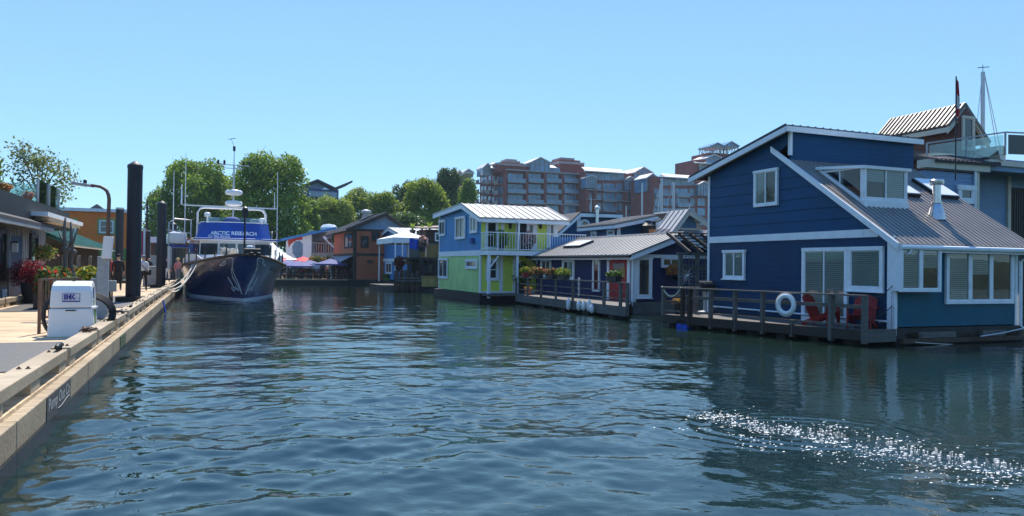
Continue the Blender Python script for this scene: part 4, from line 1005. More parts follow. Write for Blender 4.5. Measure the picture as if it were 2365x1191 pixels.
# ---------------------------------------------------------------- patio between the two houses: pergola, lattice screens, barbecue
def patio():
    W = Wall(NDB + V2 * 1.0 + U2 * 4.0, V2)
    g0, g1 = W.uv(1572, 690)[0], W.uv(1690, 690)[0]
    z0 = .45; z1 = W.uv(1600, 590)[1]
    p = W.pt(g0, 0)
    t = thing('pergola', 'grey timber pergola with sloping rafters and lattice screens between the two blue houses', 'pergola', (p.x, p.y, 0), DRZ)
    posts = [W.uv(x, 650)[0] for x in (1571, 1610, 1648)] + [W.uv(1690, 650)[0]]
    for q in posts: mb = MB(); mb.wbox(W, q - .07, z0, q + .07, z1, -.07, .07); mb.bld('post', P['greywood'], t)
    mb = MB(); mb.wbox(W, g0 - .2, z1, posts[-1] + .1, z1 + .14, -.06, .06); mb.bld('beam', P['greywood'], t)
    for i, k in enumerate(np.linspace(g0, posts[-1] - .2, 5)):
        mb = MB(); mb.bar(W.pt(k + .1, z1 + .1, .5), W.pt(k + .5, z1 + 1.0, -1.8), .07, .14); mb.bld('rafter', P['darkwood'], t)
    mb = MB()
    for k in np.linspace(0, 1, 6): mb.bar(W.pt(g0 + .2 + .3 * k, z1 + .32 + .7 * k, .3 - 1.9 * k), W.pt(posts[-1], z1 + .32 + .7 * k, .3 - 1.9 * k), .05, .04)
    mb.bld('slat', P['darkwood'], t)
    for a, b in zip(posts, posts[1:]):
        mb = MB(); a2, b2 = a + .08, b - .08; n = max(3, int((b2 - a2) / .16))
        for i in range(n + 1): x = a2 + (b2 - a2) * i / n; mb.wbox(W, x - .012, z0 + .1, x + .012, z1 - .05, .0, .02)
        m = int((z1 - z0) / .16)
        for i in range(m + 1): z = z0 + .1 + (z1 - z0 - .15) * i / m; mb.wbox(W, a2, z - .012, b2, z + .012, .021, .04)
        mb.wbox(W, a2, z1 - .62, b2, z1 - .42, .045, .06)
        mb.bld('lattice', P['greywood'], t)
    # metal starburst
    c = W.hit(1583, 638, .08); mb = MB()
    for i in range(12):
        a = i * math.pi / 6; mb.bar(c, c + (W.d * math.cos(a) + Vector((0, 0, math.sin(a)))) * (.26 if i % 2 else .38), .02, .02)
    mb.ball(c, .07, .07, .07); tag(mb.bld('star_ornament', P['alu']), 'pale metal starburst ornament on the lattice screen between the blue houses', 'ornament')
    # barbecue
    b = at(1628, 712, W.pt(0, 0).y * 0 + NDB.y + 1.6); c = Vector((b.x, b.y, NDZ)); tb = thing('barbecue', 'black lidded barbecue on a pale pedestal on the deck by the lattice screens', 'barbecue', tuple(c), DRZ)
    mb = MB(); mb.lathe(c, [(.26, 0), (.26, .03), (.07, .06), (.06, .4), (.10, .72), (.12, .78)], 14); mb.bld('pedestal', P['alu'], tb, smooth=30)
    mb = MB(); mb.box((c.x, c.y, c.z + .78), .62, .42, .16, DRZ); mb.bld('firebox', P['black'], tb, bevel=.02)
    mb = MB(); n = 9; pr = [c + V2 * .31 * -1 + U2 * (.21 * math.cos(a)) + Vector((0, 0, .945 + .2 * math.sin(a))) for a in np.linspace(0, math.pi, n)]; mb.prism(pr, V2 * .62); mb.bld('lid', P['black'], tb)
    mb = MB(); mb.tube([c - U2 * .24 - V2 * .2 + Vector((0, 0, 1.03)), c - U2 * .28 - V2 * .2 + Vector((0, 0, 1.05)), c - U2 * .28 + V2 * .2 + Vector((0, 0, 1.05)), c - U2 * .24 + V2 * .2 + Vector((0, 0, 1.03))], .015, 6); mb.bld('handle', P['steel'], tb)
    mb = MB(); mb.box((c.x - .0, c.y, c.z + .90), 1.1, .3, .02, DRZ); mb.bld('side_shelf', P['alu'], tb)
    c = at(1566, 716, NDB.y + .4); planter('flower_pot', (c.x, c.y, NDZ), .3, .3, .36, 0, 'black', 'black pot of orange-yellow flowers by the far corner post of the navy deck', [('orange', .6), ('yellow', .6)], 51, 1.2, .14, 200, .04, round_=True)
patio()
# ================================================================ two-storey blue and green float house
def green_house():
    o = at(1109, 690, 42.2); L = Wall(o, U2); G = Wall(o, V2)
    t = thing('float_house', 'two-storey float house, blue above and apple green below, with white balcony', 'house', (o.x, o.y, 0), DRZ)
    zb = .48; tl = L.uv(1015, 600)[0]; zb1 = L.uv(1110, 590)[1]; zb2 = L.uv(1110, 577.5)[1]
    wg = G.uv(1284, 540)[0]
    zE = L.uv(1112, 500)[1]; tp, zP = L.uv(1078, 475); zF = L.uv(1018, 497)[1]
    mb = MB(); lap(mb, L, [(0, zb), (tl, zb), (tl, zb1), (0, zb1)], .2, .022); mb.bld('lower_wall', P['green'], t)
    mb = MB(); lap(mb, L, [(0, zb2), (tl, zb2), (tl, zF), (tp, zP), (0, zE)], 9, .004); mb.bld('upper_wall', P['sky'], t)
    mb = MB(); lap(mb, G, [(0, zb), (wg, zb), (wg, zb1), (0, zb1)], .2, .022); mb.bld('lower_wall', P['lime'], t, )
    mb = MB(); lap(mb, G, [(0, zb2), (wg, zb2), (wg, zE), (0, zE)], 9, .004); mb.bld('upper_wall', P['lime'], t)
    trimbox(t, L, [(-.03, zb1, tl + .03, zb2, 0, .06), (-.06, zb, .12, zb1 - .002, -.03, .05), (tl - .08, zb, tl + .03, zF, -.03, .045)], name='band')
    mb = MB(); mb.ob(L.pt(tl - .1, zb, -.02), L.n * -(wg - .1), U2 * .08, (0, 0, zF - zb)); mb.ob(G.pt(wg - .02, zb, -.02), U2 * (tl - .1), V2 * -.08, (0, 0, min(zE, zF) - .15 - zb)); mb.bld('back_wall', P['sky'], t)
    mb = MB(); mb.ob(L.pt(-.6, -.6, .25), U2 * (tl + 1), L.n * -(wg + .6), (0, 0, 1.05)); mb.bld('float', P['floatdark'], t)
    # roof, ridge along V2
    P3 = lambda tt, ww, z: L.pt(tt, z, -ww)
    ov = .35; sA = (zP - zE) / tp; sB = (zP - zF) / (tl - tp); zr = zP + .12; e = .55
    wr = Wall(L.pt(tp, 0, 0), V2).uv(1266, 478)[0]
    wr = wg + .6
    mb = MB(); roof_plane(mb, P3(-e, -ov, zr - sA * (tp + e)), P3(-e, wr, zr - sA * (tp + e)), P3(tp, wr, zr), P3(tp, -ov, zr), .08, .42, .045, .05)
    roof_plane(mb, P3(tl + e, wr, zr - sB * (tl - tp + e)), P3(tl + e, -ov, zr - sB * (tl - tp + e)), P3(tp + .002, -ov, zr), P3(tp + .002, wr, zr), .08, .42, .045, .05); mb.bld('roof', P['whiteroof'], t)
    mb = MB(); zl, zf = zr - sA * (tp + e) - .08, zr - sB * (tl - tp + e) - .08
    for a, b in (((-e, zl), (tp, zr - .08)), ((tl + e, zf), (tp, zr - .08))):
        mb.prism([P3(a[0], -ov, a[1]), P3(b[0], -ov, b[1]), P3(b[0], -ov, b[1] - .22), P3(a[0], -ov, a[1] - .2)], V2 * .05)
    mb.ob(P3(-e + .01, -ov + .06, zl - .2), V2 * (wr + ov - .06), U2 * .05, (0, 0, .19)); mb.bld('fascia', P['white'], t)
    # windows
    for q in ((1016, 508, 1030, 545), (1054, 500, 1077, 552), (1088, 497, 1105, 538), (1015, 596, 1036, 643)): window(t, L, L.rect(*q), cols=2 if q[0] != 1016 else 2, style='pane', off=.03, tw=.12, head=.02)
    window(t, L, L.rect(1078, 598, 1105, 621), style='pane', off=.03, tw=.13)
    mb = MB(); h = L.hit(1094, 556, .0); mb.box((h.x, h.y, h.z - .15), .35, .45, .3, DRZ); mb.bld('vent_box', P['cloth_blue'], t)
    # lower front wall
    window(t, G, G.rect(1121, 597, 1151, 648), cols=1, rows=2, style='pane', off=.03, tw=.14)
    tr = lambda x0, x1, z0, z1: (G.uv(x0, 620)[0], z0, G.uv(x1, 620)[0], z1, .0, .055)
    trimbox(t, G, [tr(1153, 1161, zb, zb1), tr(1184, 1190, zb, zb1), (-.06, zb - .02, wg, zb + .1, 0, .05)], name='trim')
    window(t, G, G.rect(1188, 603, 1204, 655), style='pane', off=.03, tw=.1); 
    # upper front wall
    r = G.rect(1120, 508, 1150, 575); r = (r[0], zb2 + .05, r[2], r[3]); window(t, G, r, cols=1, rows=2, style='none', off=.02, tw=.13, name='balcony_door')
    trimbox(t, G, [tr(1155, 1163, zb2, zE), tr(1261, 1267, zb2, zE), tr(1279, 1286, zb2, zE)], name='trim')
    r = G.rect(1190, 507, 1240, 575); r = (r[0], zb2 + .05, r[2], r[3])
    trimbox(t, G, [(r[0], r[1], r[0] + .12, r[3], 0, .06), (r[2] - .12, r[1], r[2], r[3], 0, .06), (r[0] + .12, r[3] - .12, r[2] - .12, r[3], 0, .058)], name='door_frame')
    trimbox(t, G, [(r[0] + .13, r[1], r[2] - .13, r[3] - .13, .005, .012)], 'interior', 'doorway')
    mid = (r[0] + r[2]) / 2
    window(t, G, (mid, r[1], r[2] - .12, r[3] - .12), style='none', off=.014, tw=.16, name='french_door')
    W2 = Wall(G.pt(r[0] + .1, 0, .06), (G.n + V2 * -.25)); window(t, W2, (.02, r[1], .95, r[3] - .12), style='none', off=0, tw=.14, name='french_door')
    window(t, G, G.rect(1267, 515, 1280, 566), rows=2, style='pane', off=.03, tw=.09)
    for px in (1177, 1247):
        h = G.hit(px, 520, .1); mb = MB(); mb.lathe((h.x, h.y, h.z - .22), [(.03, 0), (.08, .06), (.09, .3), (.11, .32), (.02, .42)], 8); mb.bld('wall_lantern', P['black'], t)
    # balcony
    bd = 1.25; zf = zb2 - .02; b1 = G.off(bd).uv(1354, 560)[0]
    mb = MB(); mb.ob(G.pt(-.05, zb1 + .03, .06), V2 * (b1 + .05), G.n * (bd - .06), (0, 0, zb2 - zb1 - .06)); bl = mb.bld('balcony', P['white'], t)
    Gb = G.off(bd); zr_ = Gb.uv(1240, 539)[1]
    for dz, th in ((0, .05), (zr_ - zf - .08, .035)):
        mb = MB(); mb.bar(Gb.pt(-.05, zr_ - dz, -.04), Gb.pt(b1, zr_ - dz, -.04), th, th); mb.bar(Gb.pt(-.03, zr_ - dz, -.06), G.pt(-.03, zr_ - dz, .05), th, th); mb.bld('rail', P['white'], bl)
    mb = MB(); x = -.03
    while x < b1: mb.bar(Gb.pt(x, zf, -.04), Gb.pt(x, zr_, -.04), .022, .022); x += .16
    for k in range(1, 8): mb.bar(Gb.pt(-.03, zf, -.04 - k * .155), Gb.pt(-.03, zr_, -.04 - k * .155), .022, .022)
    mb.bld('baluster', P['white'], bl)
    for px in (1150, 1197, 1271): 
        x = Gb.uv(px, 560)[0]; mb = MB(); mb.bar(Gb.pt(x, zf, -.04), Gb.pt(x, zr_ + .03, -.04), .06, .06); mb.bld('rail_post', P['white'], bl)
    mb = MB(); x0 = Gb.uv(1272, 560)[0]; mb.wbox(Gb, x0, zf + .08, b1 - .5, zr_ - .15, -.12, -.09); mb.bld('privacy_panel', P['blue2'], bl)
    mb = MB(); mb.wbox(Gb, .0, zb - .25, .14, zb1 + .02, -.16, -.02); mb.bld('post', P['white'], bl)
    mb = MB(); xb = Gb.uv(1152, 590)[0]; mb.bar(Gb.pt(.07, zb + 1.35, -.08), Gb.pt(xb, zb1 - .02, -.08), .07, .07); mb.bld('brace', P['white'], bl)
    x = Gb.uv(1196, 620)[0]; mb = MB(); mb.wbox(Gb, x - .06, zb - .1, x + .06, zb1 + .02, -.16, -.04); mb.bld('post', P['white'], bl)
    mb = MB(); mb.ob(G.pt(-.1, zb - .12, .03), V2 * wg, G.n * (bd + .1), (0, 0, .12)); mb.bld('walkway', P['greywood'], t)
    # second lap of the roof side: balcony pots
    for px, lm, s in ((1163, 'tree', 1), (1228, 'pinkfl', 2)):
        c = Gb.hit(px, 572, -.5); planter('potted_shrub', (c.x, c.y, zf + .03), .5, .5, .35, 0, 'potdark', 'dark leafy potted plant behind the left part of the white balcony rail' if s == 1 else 'large potted plant with pinkish blooms behind the white balcony rail by the french doors', [(lm, 1.0), ('mid', .5)], 60 + s, 1.5, .5, 420, .09, round_=True, cat='plant')
green_house()
# ================================================================ houses further along the basin
def gable_box(t, L, G, tl, wg, zb, zE, ridge, zP, wallm, lapr=.2, ov=.35, e=.4, roofm='whiteroof', rib=.42, fascia='white', wr=None, part='wall', th=.08):
    """simple volume; ridge 'u' (along L) or 'v' (along G)"""
    P3 = lambda tt, ww, z: L.pt(tt, z, -ww)
    mb = MB()
    if ridge == 'u':
        lap(mb, L, [(0, zb), (tl, zb), (tl, zE), (0, zE)], lapr, .018); lap(mb, G, [(0, zb), (wg, zb), (wg, zE), (wg / 2, zP), (0, zE)], lapr, .018)
    else:
        lap(mb, L, [(0, zb), (tl, zb), (tl, zE), (tl / 2, zP), (0, zE)], lapr, .018); lap(mb, G, [(0, zb), (wg, zb), (wg, zE), (0, zE)], lapr, .018)
    mb.bld(part, P[wallm], t)
    mb = MB(); mb.ob(P3(tl - .1, .07, zb), U2 * .08, V2 * (wg - .14), (0, 0, zE - zb - .02)); mb.ob(P3(.07, wg - .1, zb), U2 * (tl - .2), V2 * .08, (0, 0, zE - zb - .02)); mb.bld('back_wall', P[wallm], t)
    mb = MB(); m2 = MB()
    if ridge == 'u':
        s = (zP - zE) / (wg / 2); zr = zP + .1; ze = zr - s * (wg / 2 + e)
        roof_plane(mb, P3(-ov, -e, ze), P3(tl + ov, -e, ze), P3(tl + ov, wg / 2, zr), P3(-ov, wg / 2, zr), th, rib, .04, .05)
        roof_plane(mb, P3(tl + ov, wg + e, ze), P3(-ov, wg + e, ze), P3(-ov, wg / 2 + .002, zr), P3(tl + ov, wg / 2 + .002, zr), th, rib, .04, .05)
        for w_ in (-e, wg + e): m2.prism([P3(-ov, w_, ze - th), P3(-ov, wg / 2, zr - th), P3(-ov, wg / 2, zr - th - .24), P3(-ov, w_, ze - th - .2)], U2 * .05)
        m2.ob(P3(-ov + .06, -e + .02, ze - .22), U2 * (tl + 2 * ov - .1), V2 * .04, (0, 0, .16))
    else:
        s = (zP - zE) / (tl / 2); zr = zP + .1; ze = zr - s * (tl / 2 + e)
        roof_plane(mb, P3(-e, -ov, ze), P3(-e, wg + ov, ze), P3(tl / 2, wg + ov, zr), P3(tl / 2, -ov, zr), th, rib, .04, .05)
        roof_plane(mb, P3(tl + e, wg + ov, ze), P3(tl + e, -ov, ze), P3(tl / 2 + .002, -ov, zr), P3(tl / 2 + .002, wg + ov, zr), th, rib, .04, .05)
        for w_ in (-e, tl + e): m2.prism([P3(w_, -ov, ze - th), P3(tl / 2, -ov, zr - th), P3(tl / 2, -ov, zr - th - .24), P3(w_, -ov, ze - th - .2)], V2 * .05)
        m2.ob(P3(-e + .02, -ov + .06, ze - .22), V2 * (wg + 2 * ov - .1), U2 * .04, (0, 0, .16))
    mb.bld('roof', P[roofm], t); m2.bld('barge_board', P[fascia], t)
    return P3

# ---- terracotta house with the split roof (restaurant end)
def terracotta():
    o = onz(817, 656, 0); o = at(817, 650, 72); L = Wall(o, U2); G = Wall(o, V2)
    t = thing('float_house', 'terracotta two-storey house with split metal roof beside the crowded patio', 'house', (o.x, o.y, 0), DRZ)
    zb = .55; tl = L.uv(771, 600)[0]; zm = L.uv(816, 587)[1]; z2 = L.uv(816, 531)[1]; wg = G.uv(900, 600)[0]
    mb = MB(); lap(mb, G, [(0, zb), (wg, zb), (wg, zm), (0, zm)], .2, .02); mb.bld('lower_wall', P['brownorange'], t)
    mb = MB(); lap(mb, G, [(0, zm), (wg, zm), (wg, z2), (0, z2)], .3, .012); lap(mb, L, [(0, zm), (tl, zm), (tl, z2), (0, z2)], .3, .012); mb.bld('upper_wall', P['brownorange'], t)
    mb = MB(); mb.wbox(L, .1, zb, tl, zm, -.1, 0); mb.bld('shopfront', P['darkwood'], t)
    trimbox(t, G, [(-.1, zb, .2, z2, -.1, .06), (0.2, zm - .12, wg, zm + .12, 0, .07), (0.2, z2 - .1, wg, z2 + .1, 0, .07), (wg - .1, zb, wg + .1, z2, 0, .06)], 'darkwood', 'timber_trim')
    trimbox(t, L, [(.2, zm - .15, tl + .1, zm + .12, 0, .1), (0, z2 - .1, tl, z2 + .1, 0, .06)], 'darkwood', 'timber_trim')
    mb = MB(); mb.ob(L.pt(tl, zb, -.02), V2 * wg, U2 * .1, (0, 0, z2 - zb)); mb.bld('back_wall', P['brownorange'], t)
    for q in ((833, 545, 851, 572), (858, 534, 876, 556), (885, 535, 902, 548)): window(t, G, G.rect(*q), 'darkwood', .12, style='pane', off=.02)
    window(t, L, L.rect(797, 538, 815, 573), 'darkwood', .14, cols=2, style='pane', off=.02)
    window(t, G, G.rect(848, 600, 860, 607), 'darkwood', .1, style='pane', off=.03)
    mb = MB()
    for k in range(3): mb.wbox(L, .6 + k * 1.6, zb + .2, 1.7 + k * 1.6, zm - .5, .0, .05)
    mb.bld('shop_window', P['pane'], t)
    # low-slope gable in the front plane: tall left roof up to px 888, short right roof
    ap = G.uv(890, 493); er = G.uv(938, 533); lf = L.uv(770, 533)
    P3 = lambda tt, ww, z: L.pt(tt, z, -ww)
    mb = MB(); zl = z2 + .1
    mb.prism([G.pt(-.3, zl, -.05), G.pt(ap[0], ap[1] - .1, -.05), G.pt(ap[0], er[1] + 1.3, -.05), G.pt(er[0], er[1], -.05), G.pt(er[0], zl, -.05)], U2 * .15); mb.bld('gable_panel', P['greyblue'], t)
    mb = MB(); roof_plane(mb, P3(-.5, -.9, zl - .05), P3(tl + .5, -.9, zl - .05), P3(tl + .5, ap[0] + .1, ap[1] + .15), P3(-.5, ap[0] + .1, ap[1] + .15), .14, .5, .04)
    roof_plane(mb, P3(tl, er[0] + .3, er[1] + .05), P3(-.5, er[0] + .3, er[1] + .05), P3(-.5, ap[0] + .12, er[1] + 1.55), P3(tl, ap[0] + .12, er[1] + 1.55), .14, .5, .04); mb.bld('roof', P['metalroof'], t)
    mb = MB(); mb.prism([P3(-.52, -.9, zl - .06), P3(-.52, ap[0] + .12, ap[1] + .14), P3(-.52, ap[0] + .12, ap[1] - .2), P3(-.52, -.9, zl - .4)], U2 * -.06)
    mb.prism([P3(-.52, ap[0] + .13, er[1] + 1.54), P3(-.52, er[0] + .3, er[1] + .04), P3(-.52, er[0] + .3, er[1] - .3), P3(-.52, ap[0] + .13, er[1] + 1.2)], U2 * -.06); mb.bld('fascia', P['darkwood'], t)
    c = P3(tl * .4, ap[0] - .9, ap[1] - .2); mb = MB(); mb.lathe(c, [(.35, 0), (.35, .5), (.55, .52), (.55, .7), (.45, .8), (0, .9)], 14); mb.bld('roof_vent', P['galv'], t)
    mb = MB()
    for k in (.35, .6): mb.prism([P3(1.2, ap[0] * k, zl + (ap[1] - zl) * k * .9 + .45), P3(3.4, ap[0] * k, zl + (ap[1] - zl) * k * .9 + .45), P3(3.4, ap[0] * (k + .16), zl + (ap[1] - zl) * (k + .16) * .9 + .45), P3(1.2, ap[0] * (k + .16), zl + (ap[1] - zl) * (k + .16) * .9 + .45)], (0, 0, .12))
    mb.bld('skylight', P['black'], t)
    mb = MB(); mb.ob(L.pt(-.4, -.5, .3), U2 * (tl + 1), V2 * (wg + .6), (0, 0, .98)); mb.bld('float', P['floatdark'], t)
    mb = MB(); mb.prism([L.pt(.4, zm - .1, .05), L.pt(tl, zm - .1, .05), L.pt(tl, zm - .9, 1.6), L.pt(.4, zm - .9, 1.6)], (0, 0, -.05)); mb.bld('awning', P['galv'], t)
terracotta()

# ---- blue house with the white canopy
def blue_canopy():
    o = at(944, 655, 64); L = Wall(o, U2); G = Wall(o, V2)
    t = thing('float_house', 'small two-storey mid-blue float house with white roof edge, behind the log fence', 'house', (o.x, o.y, 0), DRZ)
    zb = .6; tl = L.uv(866, 570)[0]; zm = L.uv(940, 600)[1]; zE = L.uv(944, 551)[1]; wg = 6.0
    gable_box(t, L, G, tl, wg, zb, zE, 'v', zE + 1.15, 'blue2', 9, .3, .5, 'whiteroof', .5)
    trimbox(t, L, [(0, zm - .14, tl + .05, zm + .14, 0, .1), (-.05, zb, .12, zE, -.05, .05), (tl - .1, zb, tl + .05, zE, -.05, .05)], name='trim')
    trimbox(t, G, [(-.05, zm - .14, wg, zm + .14, 0, .1)], name='trim')
    window(t, L, L.rect(892, 605, 906, 632), cols=2, style='pane', off=.02, tw=.14)
    trimbox(t, L, [(L.uv(879, 620)[0], zb, L.uv(872, 620)[0], zm - .5, 0, .06)], 'white', 'door')
    window(t, G, (1.4, zm + .3, 3.2, zE - .2), 'cream', .14, 2, style='pane', off=.02)
    window(t, G, (.6, zb + 1.0, 1.5, zb + 2.2), cols=2, style='pane', off=.02, tw=.12)
    mb = MB(); mb.ob(L.pt(-.5, -.5, .7), U2 * (tl + .8), V2 * (wg + 1), (0, 0, 1.0)); mb.bld('float', P['floatdark'], t)
    c = L.hit(898, 643, .25); planter('flower_box', (c.x, c.y, c.z - .2), 1.0, .3, .3, math.atan2(U2.y, U2.x), 'greenstk', 'pale green window box under the white window of the mid-blue house', [('ltgreen', 1.0), ('mid', .6)], 71, 1.1, .2, 160, .1)
    # white canopy on slim posts
    a = at(914, 560, 57); W = Wall(a, V2); x1 = W.uv(988, 560)[0]; ze = W.uv(930, 548)[1]; zp = W.uv(965, 531)[1]; dp = 6.0
    c = thing('canopy', 'white pitched canopy on slim white posts over the timber balcony', 'canopy', (a.x, a.y, 0), DRZ)
    P3 = lambda tt, dd, z: W.pt(tt, z, -dd); pk = P3(x1 * .62, dp / 2, zp)
    cs = [P3(-.2, 0, ze), P3(x1, 0, ze), P3(x1, dp, ze), P3(-.2, dp, ze)]
    mb = MB(); ctr = sum(cs, Vector()) / 4
    mb.add(cs + [pk] + [p - Vector((0, 0, .05)) for p in cs] + [pk - Vector((0, 0, .06))], [(0, 1, 4), (1, 2, 4), (2, 3, 4), (3, 0, 4), (6, 5, 9), (7, 6, 9), (8, 7, 9), (5, 8, 9)])
    for i in range(4): mb.prism([cs[i], cs[(i + 1) % 4], cs[(i + 1) % 4] - Vector((0, 0, .42)), cs[i] - Vector((0, 0, .42))], (ctr - (cs[i] + cs[(i + 1) % 4]) / 2).normalized() * .03)
    mb.bld('cover', P['fabricwhite'], c)
    for tt, dd in ((0, .1), (.55, .1), (x1 - .1, .1), (0, dp - .1), (x1 - .1, dp - .1)):
        mb = MB(); mb.bar(P3(tt, dd, .6 if tt < 1 else W.uv(960, 600)[1]), P3(tt, dd, ze - .05), .1, .1); mb.bld('post', P['white'], c)
    # timber float with log fence, lattice balcony
    b = at(909, 672, 56); W2 = Wall(b, V2); x0, x1, x2 = 0, W2.uv(972, 650)[0], W2.uv(1013, 650)[0]
    f = thing('timber_house', 'dark timber float house with upright log fence and golden lattice balcony', 'house', (b.x, b.y, 0), DRZ)
    zl = W2.uv(940, 628)[1]; rr = random.Random(5)
    x = .0; i = 0
    while x < x1 - .1:
        w_ = rr.uniform(.30, .42); mb = MB(); p = W2.pt(x + w_ / 2, 0, rr.uniform(-.03, .03)); h = zl + rr.uniform(-.1, .18)
        mb.lathe((p.x, p.y, .05), [(w_ * .5, 0), (w_ * .5, h * .5), (w_ * .47, h - .12), (w_ * .3, h - .05)], 9); mb.bld('fence_log', P['brownwood'], f, smooth=40); x += w_ + .03
    mb = MB(); mb.wbox(W2, .1, .75, x1, .85, .2, .27); mb.wbox(W2, .1, zl - .5, x1, zl - .4, .2, .27); mb.bld('fence_rail', P['greywood'], f)
    z3 = W2.uv(990, 640)[1]
    mb = MB(); mb.wbox(W2, x1 + .05, .35, x2, z3, -.1, 0)
    k = x1 + .05
    while k < x2 - .1: mb.wbox(W2, k, .4, k + .13, z3 - .05, .002, .025); k += .15
    mb.wbox(W2, x1, z3, x2, z3 + .1, -.12, .06); mb.bld('lower_panel', P['yellowwood'], f)
    mb = MB(); mb.ob(W2.pt(0, -.6, -.1), V2 * (x2 + .3), U2 * 9, (0, 0, .95)); mb.bld('float', P['floatdark'], f)
    # balcony
    zb = W2.uv(990, 594)[1]; zt = W2.uv(990, 564)[1]; ztl = W2.uv(1000, 562)[1]
    xa = W2.uv(945, 580)[0]; xb = W2.uv(970, 580)[0]
    mb = MB(); mb.wbox(W2, xa, zb - .18, x2, zb, -5, .1); mb.bld('balcony_floor', P['darkwood'], f)
    mb = MB(); q = xb
    while q < x2 - .02: mb.wbox(W2, q, zb, q + .06, zt, .0, .03); q += .17
    z = zb
    while z < zt: mb.wbox(W2, xb, z, x2, z + .06, .031, .06); z += .17
    mb.bld('lattice', P['yellowwood'], f)
    mb = MB(); q = xa
    while q < xb - .03: mb.wbox(W2, q, zb, q + .14, zt, .0, .03); q += .155
    mb.wbox(W2, xa, zt, x2, zt + .08, -.03, .08); mb.bld('balcony_boards', P['greywood'], f)
    for q in (xa, xb, x1 + .1, x2 - .15): mb = MB(); mb.wbox(W2, q - .09, .4, q + .09, zb - .18, -.2, -.02); mb.bld('post', P['darkwood'], f)
    mb = MB(); mb.wbox(W2, x1 + .1, .5, x2 + 2.5, zb - .2, -3.4, -3.3); mb.bld('wall', P['darkwood'], f)
    window(f, Wall(W2.pt(0, 0, -3.3), V2), (x1 + .5, z3 + .2, x1 + 1.9, zb - .4), 'darkwood', .1, style='pane')
    # tall dark hut behind with low roof
    hb = Wall(W2.pt(0, 0, -3.6), V2); xA = hb.uv(984, 560)[0]; zr = hb.uv(1005, 530)[1]
    mb = MB(); lap(mb, hb, [(xA, zb - .2), (xA + 5, zb - .2), (xA + 5, zr), (xA, zr)], .25, .02); mb.ob(hb.pt(xA, zb - .2, -.06), U2 * 3, V2 * .1, (0, 0, zr - zb + .2)); mb.bld('upper_wall', P['darkwood'], f)
    mb = MB(); mb.prism([hb.pt(xA - .5, zr, .5), hb.pt(xA + 5, zr + .35, .5), hb.pt(xA + 5, zr + .6, -3.2), hb.pt(xA - .5, zr + .25, -3.2)], (0, 0, .1)); mb.bld('roof', P['rust'], f)
    window(f, hb, hb.rect(1004, 537, 1017, 557), style='pane', off=.03)
    # wooden umbrella below the balcony
    u = at(950, 620, 58.5); um = thing('patio_umbrella', 'golden wooden umbrella behind the log fence under the balcony', 'umbrella', (u.x, u.y, .5))
    zc = at(950, 606, 58.5).z; mb = MB(); mb.lathe((u.x, u.y, zc - .12), [(1.1, 0), (.05, .5)], 8); mb.bld('cover', P['yellowwood'], um); mb = MB(); mb.tube([(u.x, u.y, .6), (u.x, u.y, zc + .35)], .03, 6); mb.bld('pole', P['greywood'], um)
    for k, (px, py, lab, lm) in enumerate(((927, 612, 'dark crimson shrub behind the left of the log fence', 'maple'), (965, 600, 'leafy pot plant with red blooms on the timber balcony post', 'mid'), (975, 565, 'pink flower basket on the golden lattice balcony', 'pinkfl'))):
        c = W2.hit(px, py, -.7 if k < 2 else .12); planter('flower_pot', (c.x, c.y, c.z - .5), .5, .5, .4, 0, 'potdark', lab, [(lm, 1.0), ('mid', .4)], 75 + k, 1.3, .5, 240, .12, round_=True)
    # blue cloth over the balcony rail
    c = W2.hit(958, 562, .1); mb = MB(); rng = np.random.default_rng(3); n = 9
    g = [[c + V2 * (.9 * (i / (n - 1) - .5)) + W2.n * (.06 * math.sin(i * 1.7) + .05 * math.sin(j + i)) + Vector((0, 0, .35 - .75 * j / 5 + .05 * math.sin(i))) for i in range(n)] for j in range(6)]
    mb.add([p for r in g for p in r], [(j * n + i, j * n + i + 1, (j + 1) * n + i + 1, (j + 1) * n + i) for j in range(5) for i in range(n - 1)]); mb.bld('blue_cloth', P['bluewrap'], None, smooth=True)
    tag(bpy.data.objects['blue_cloth'], 'blue cloth bundle hung over the timber balcony rail', 'cloth')
blue_canopy()

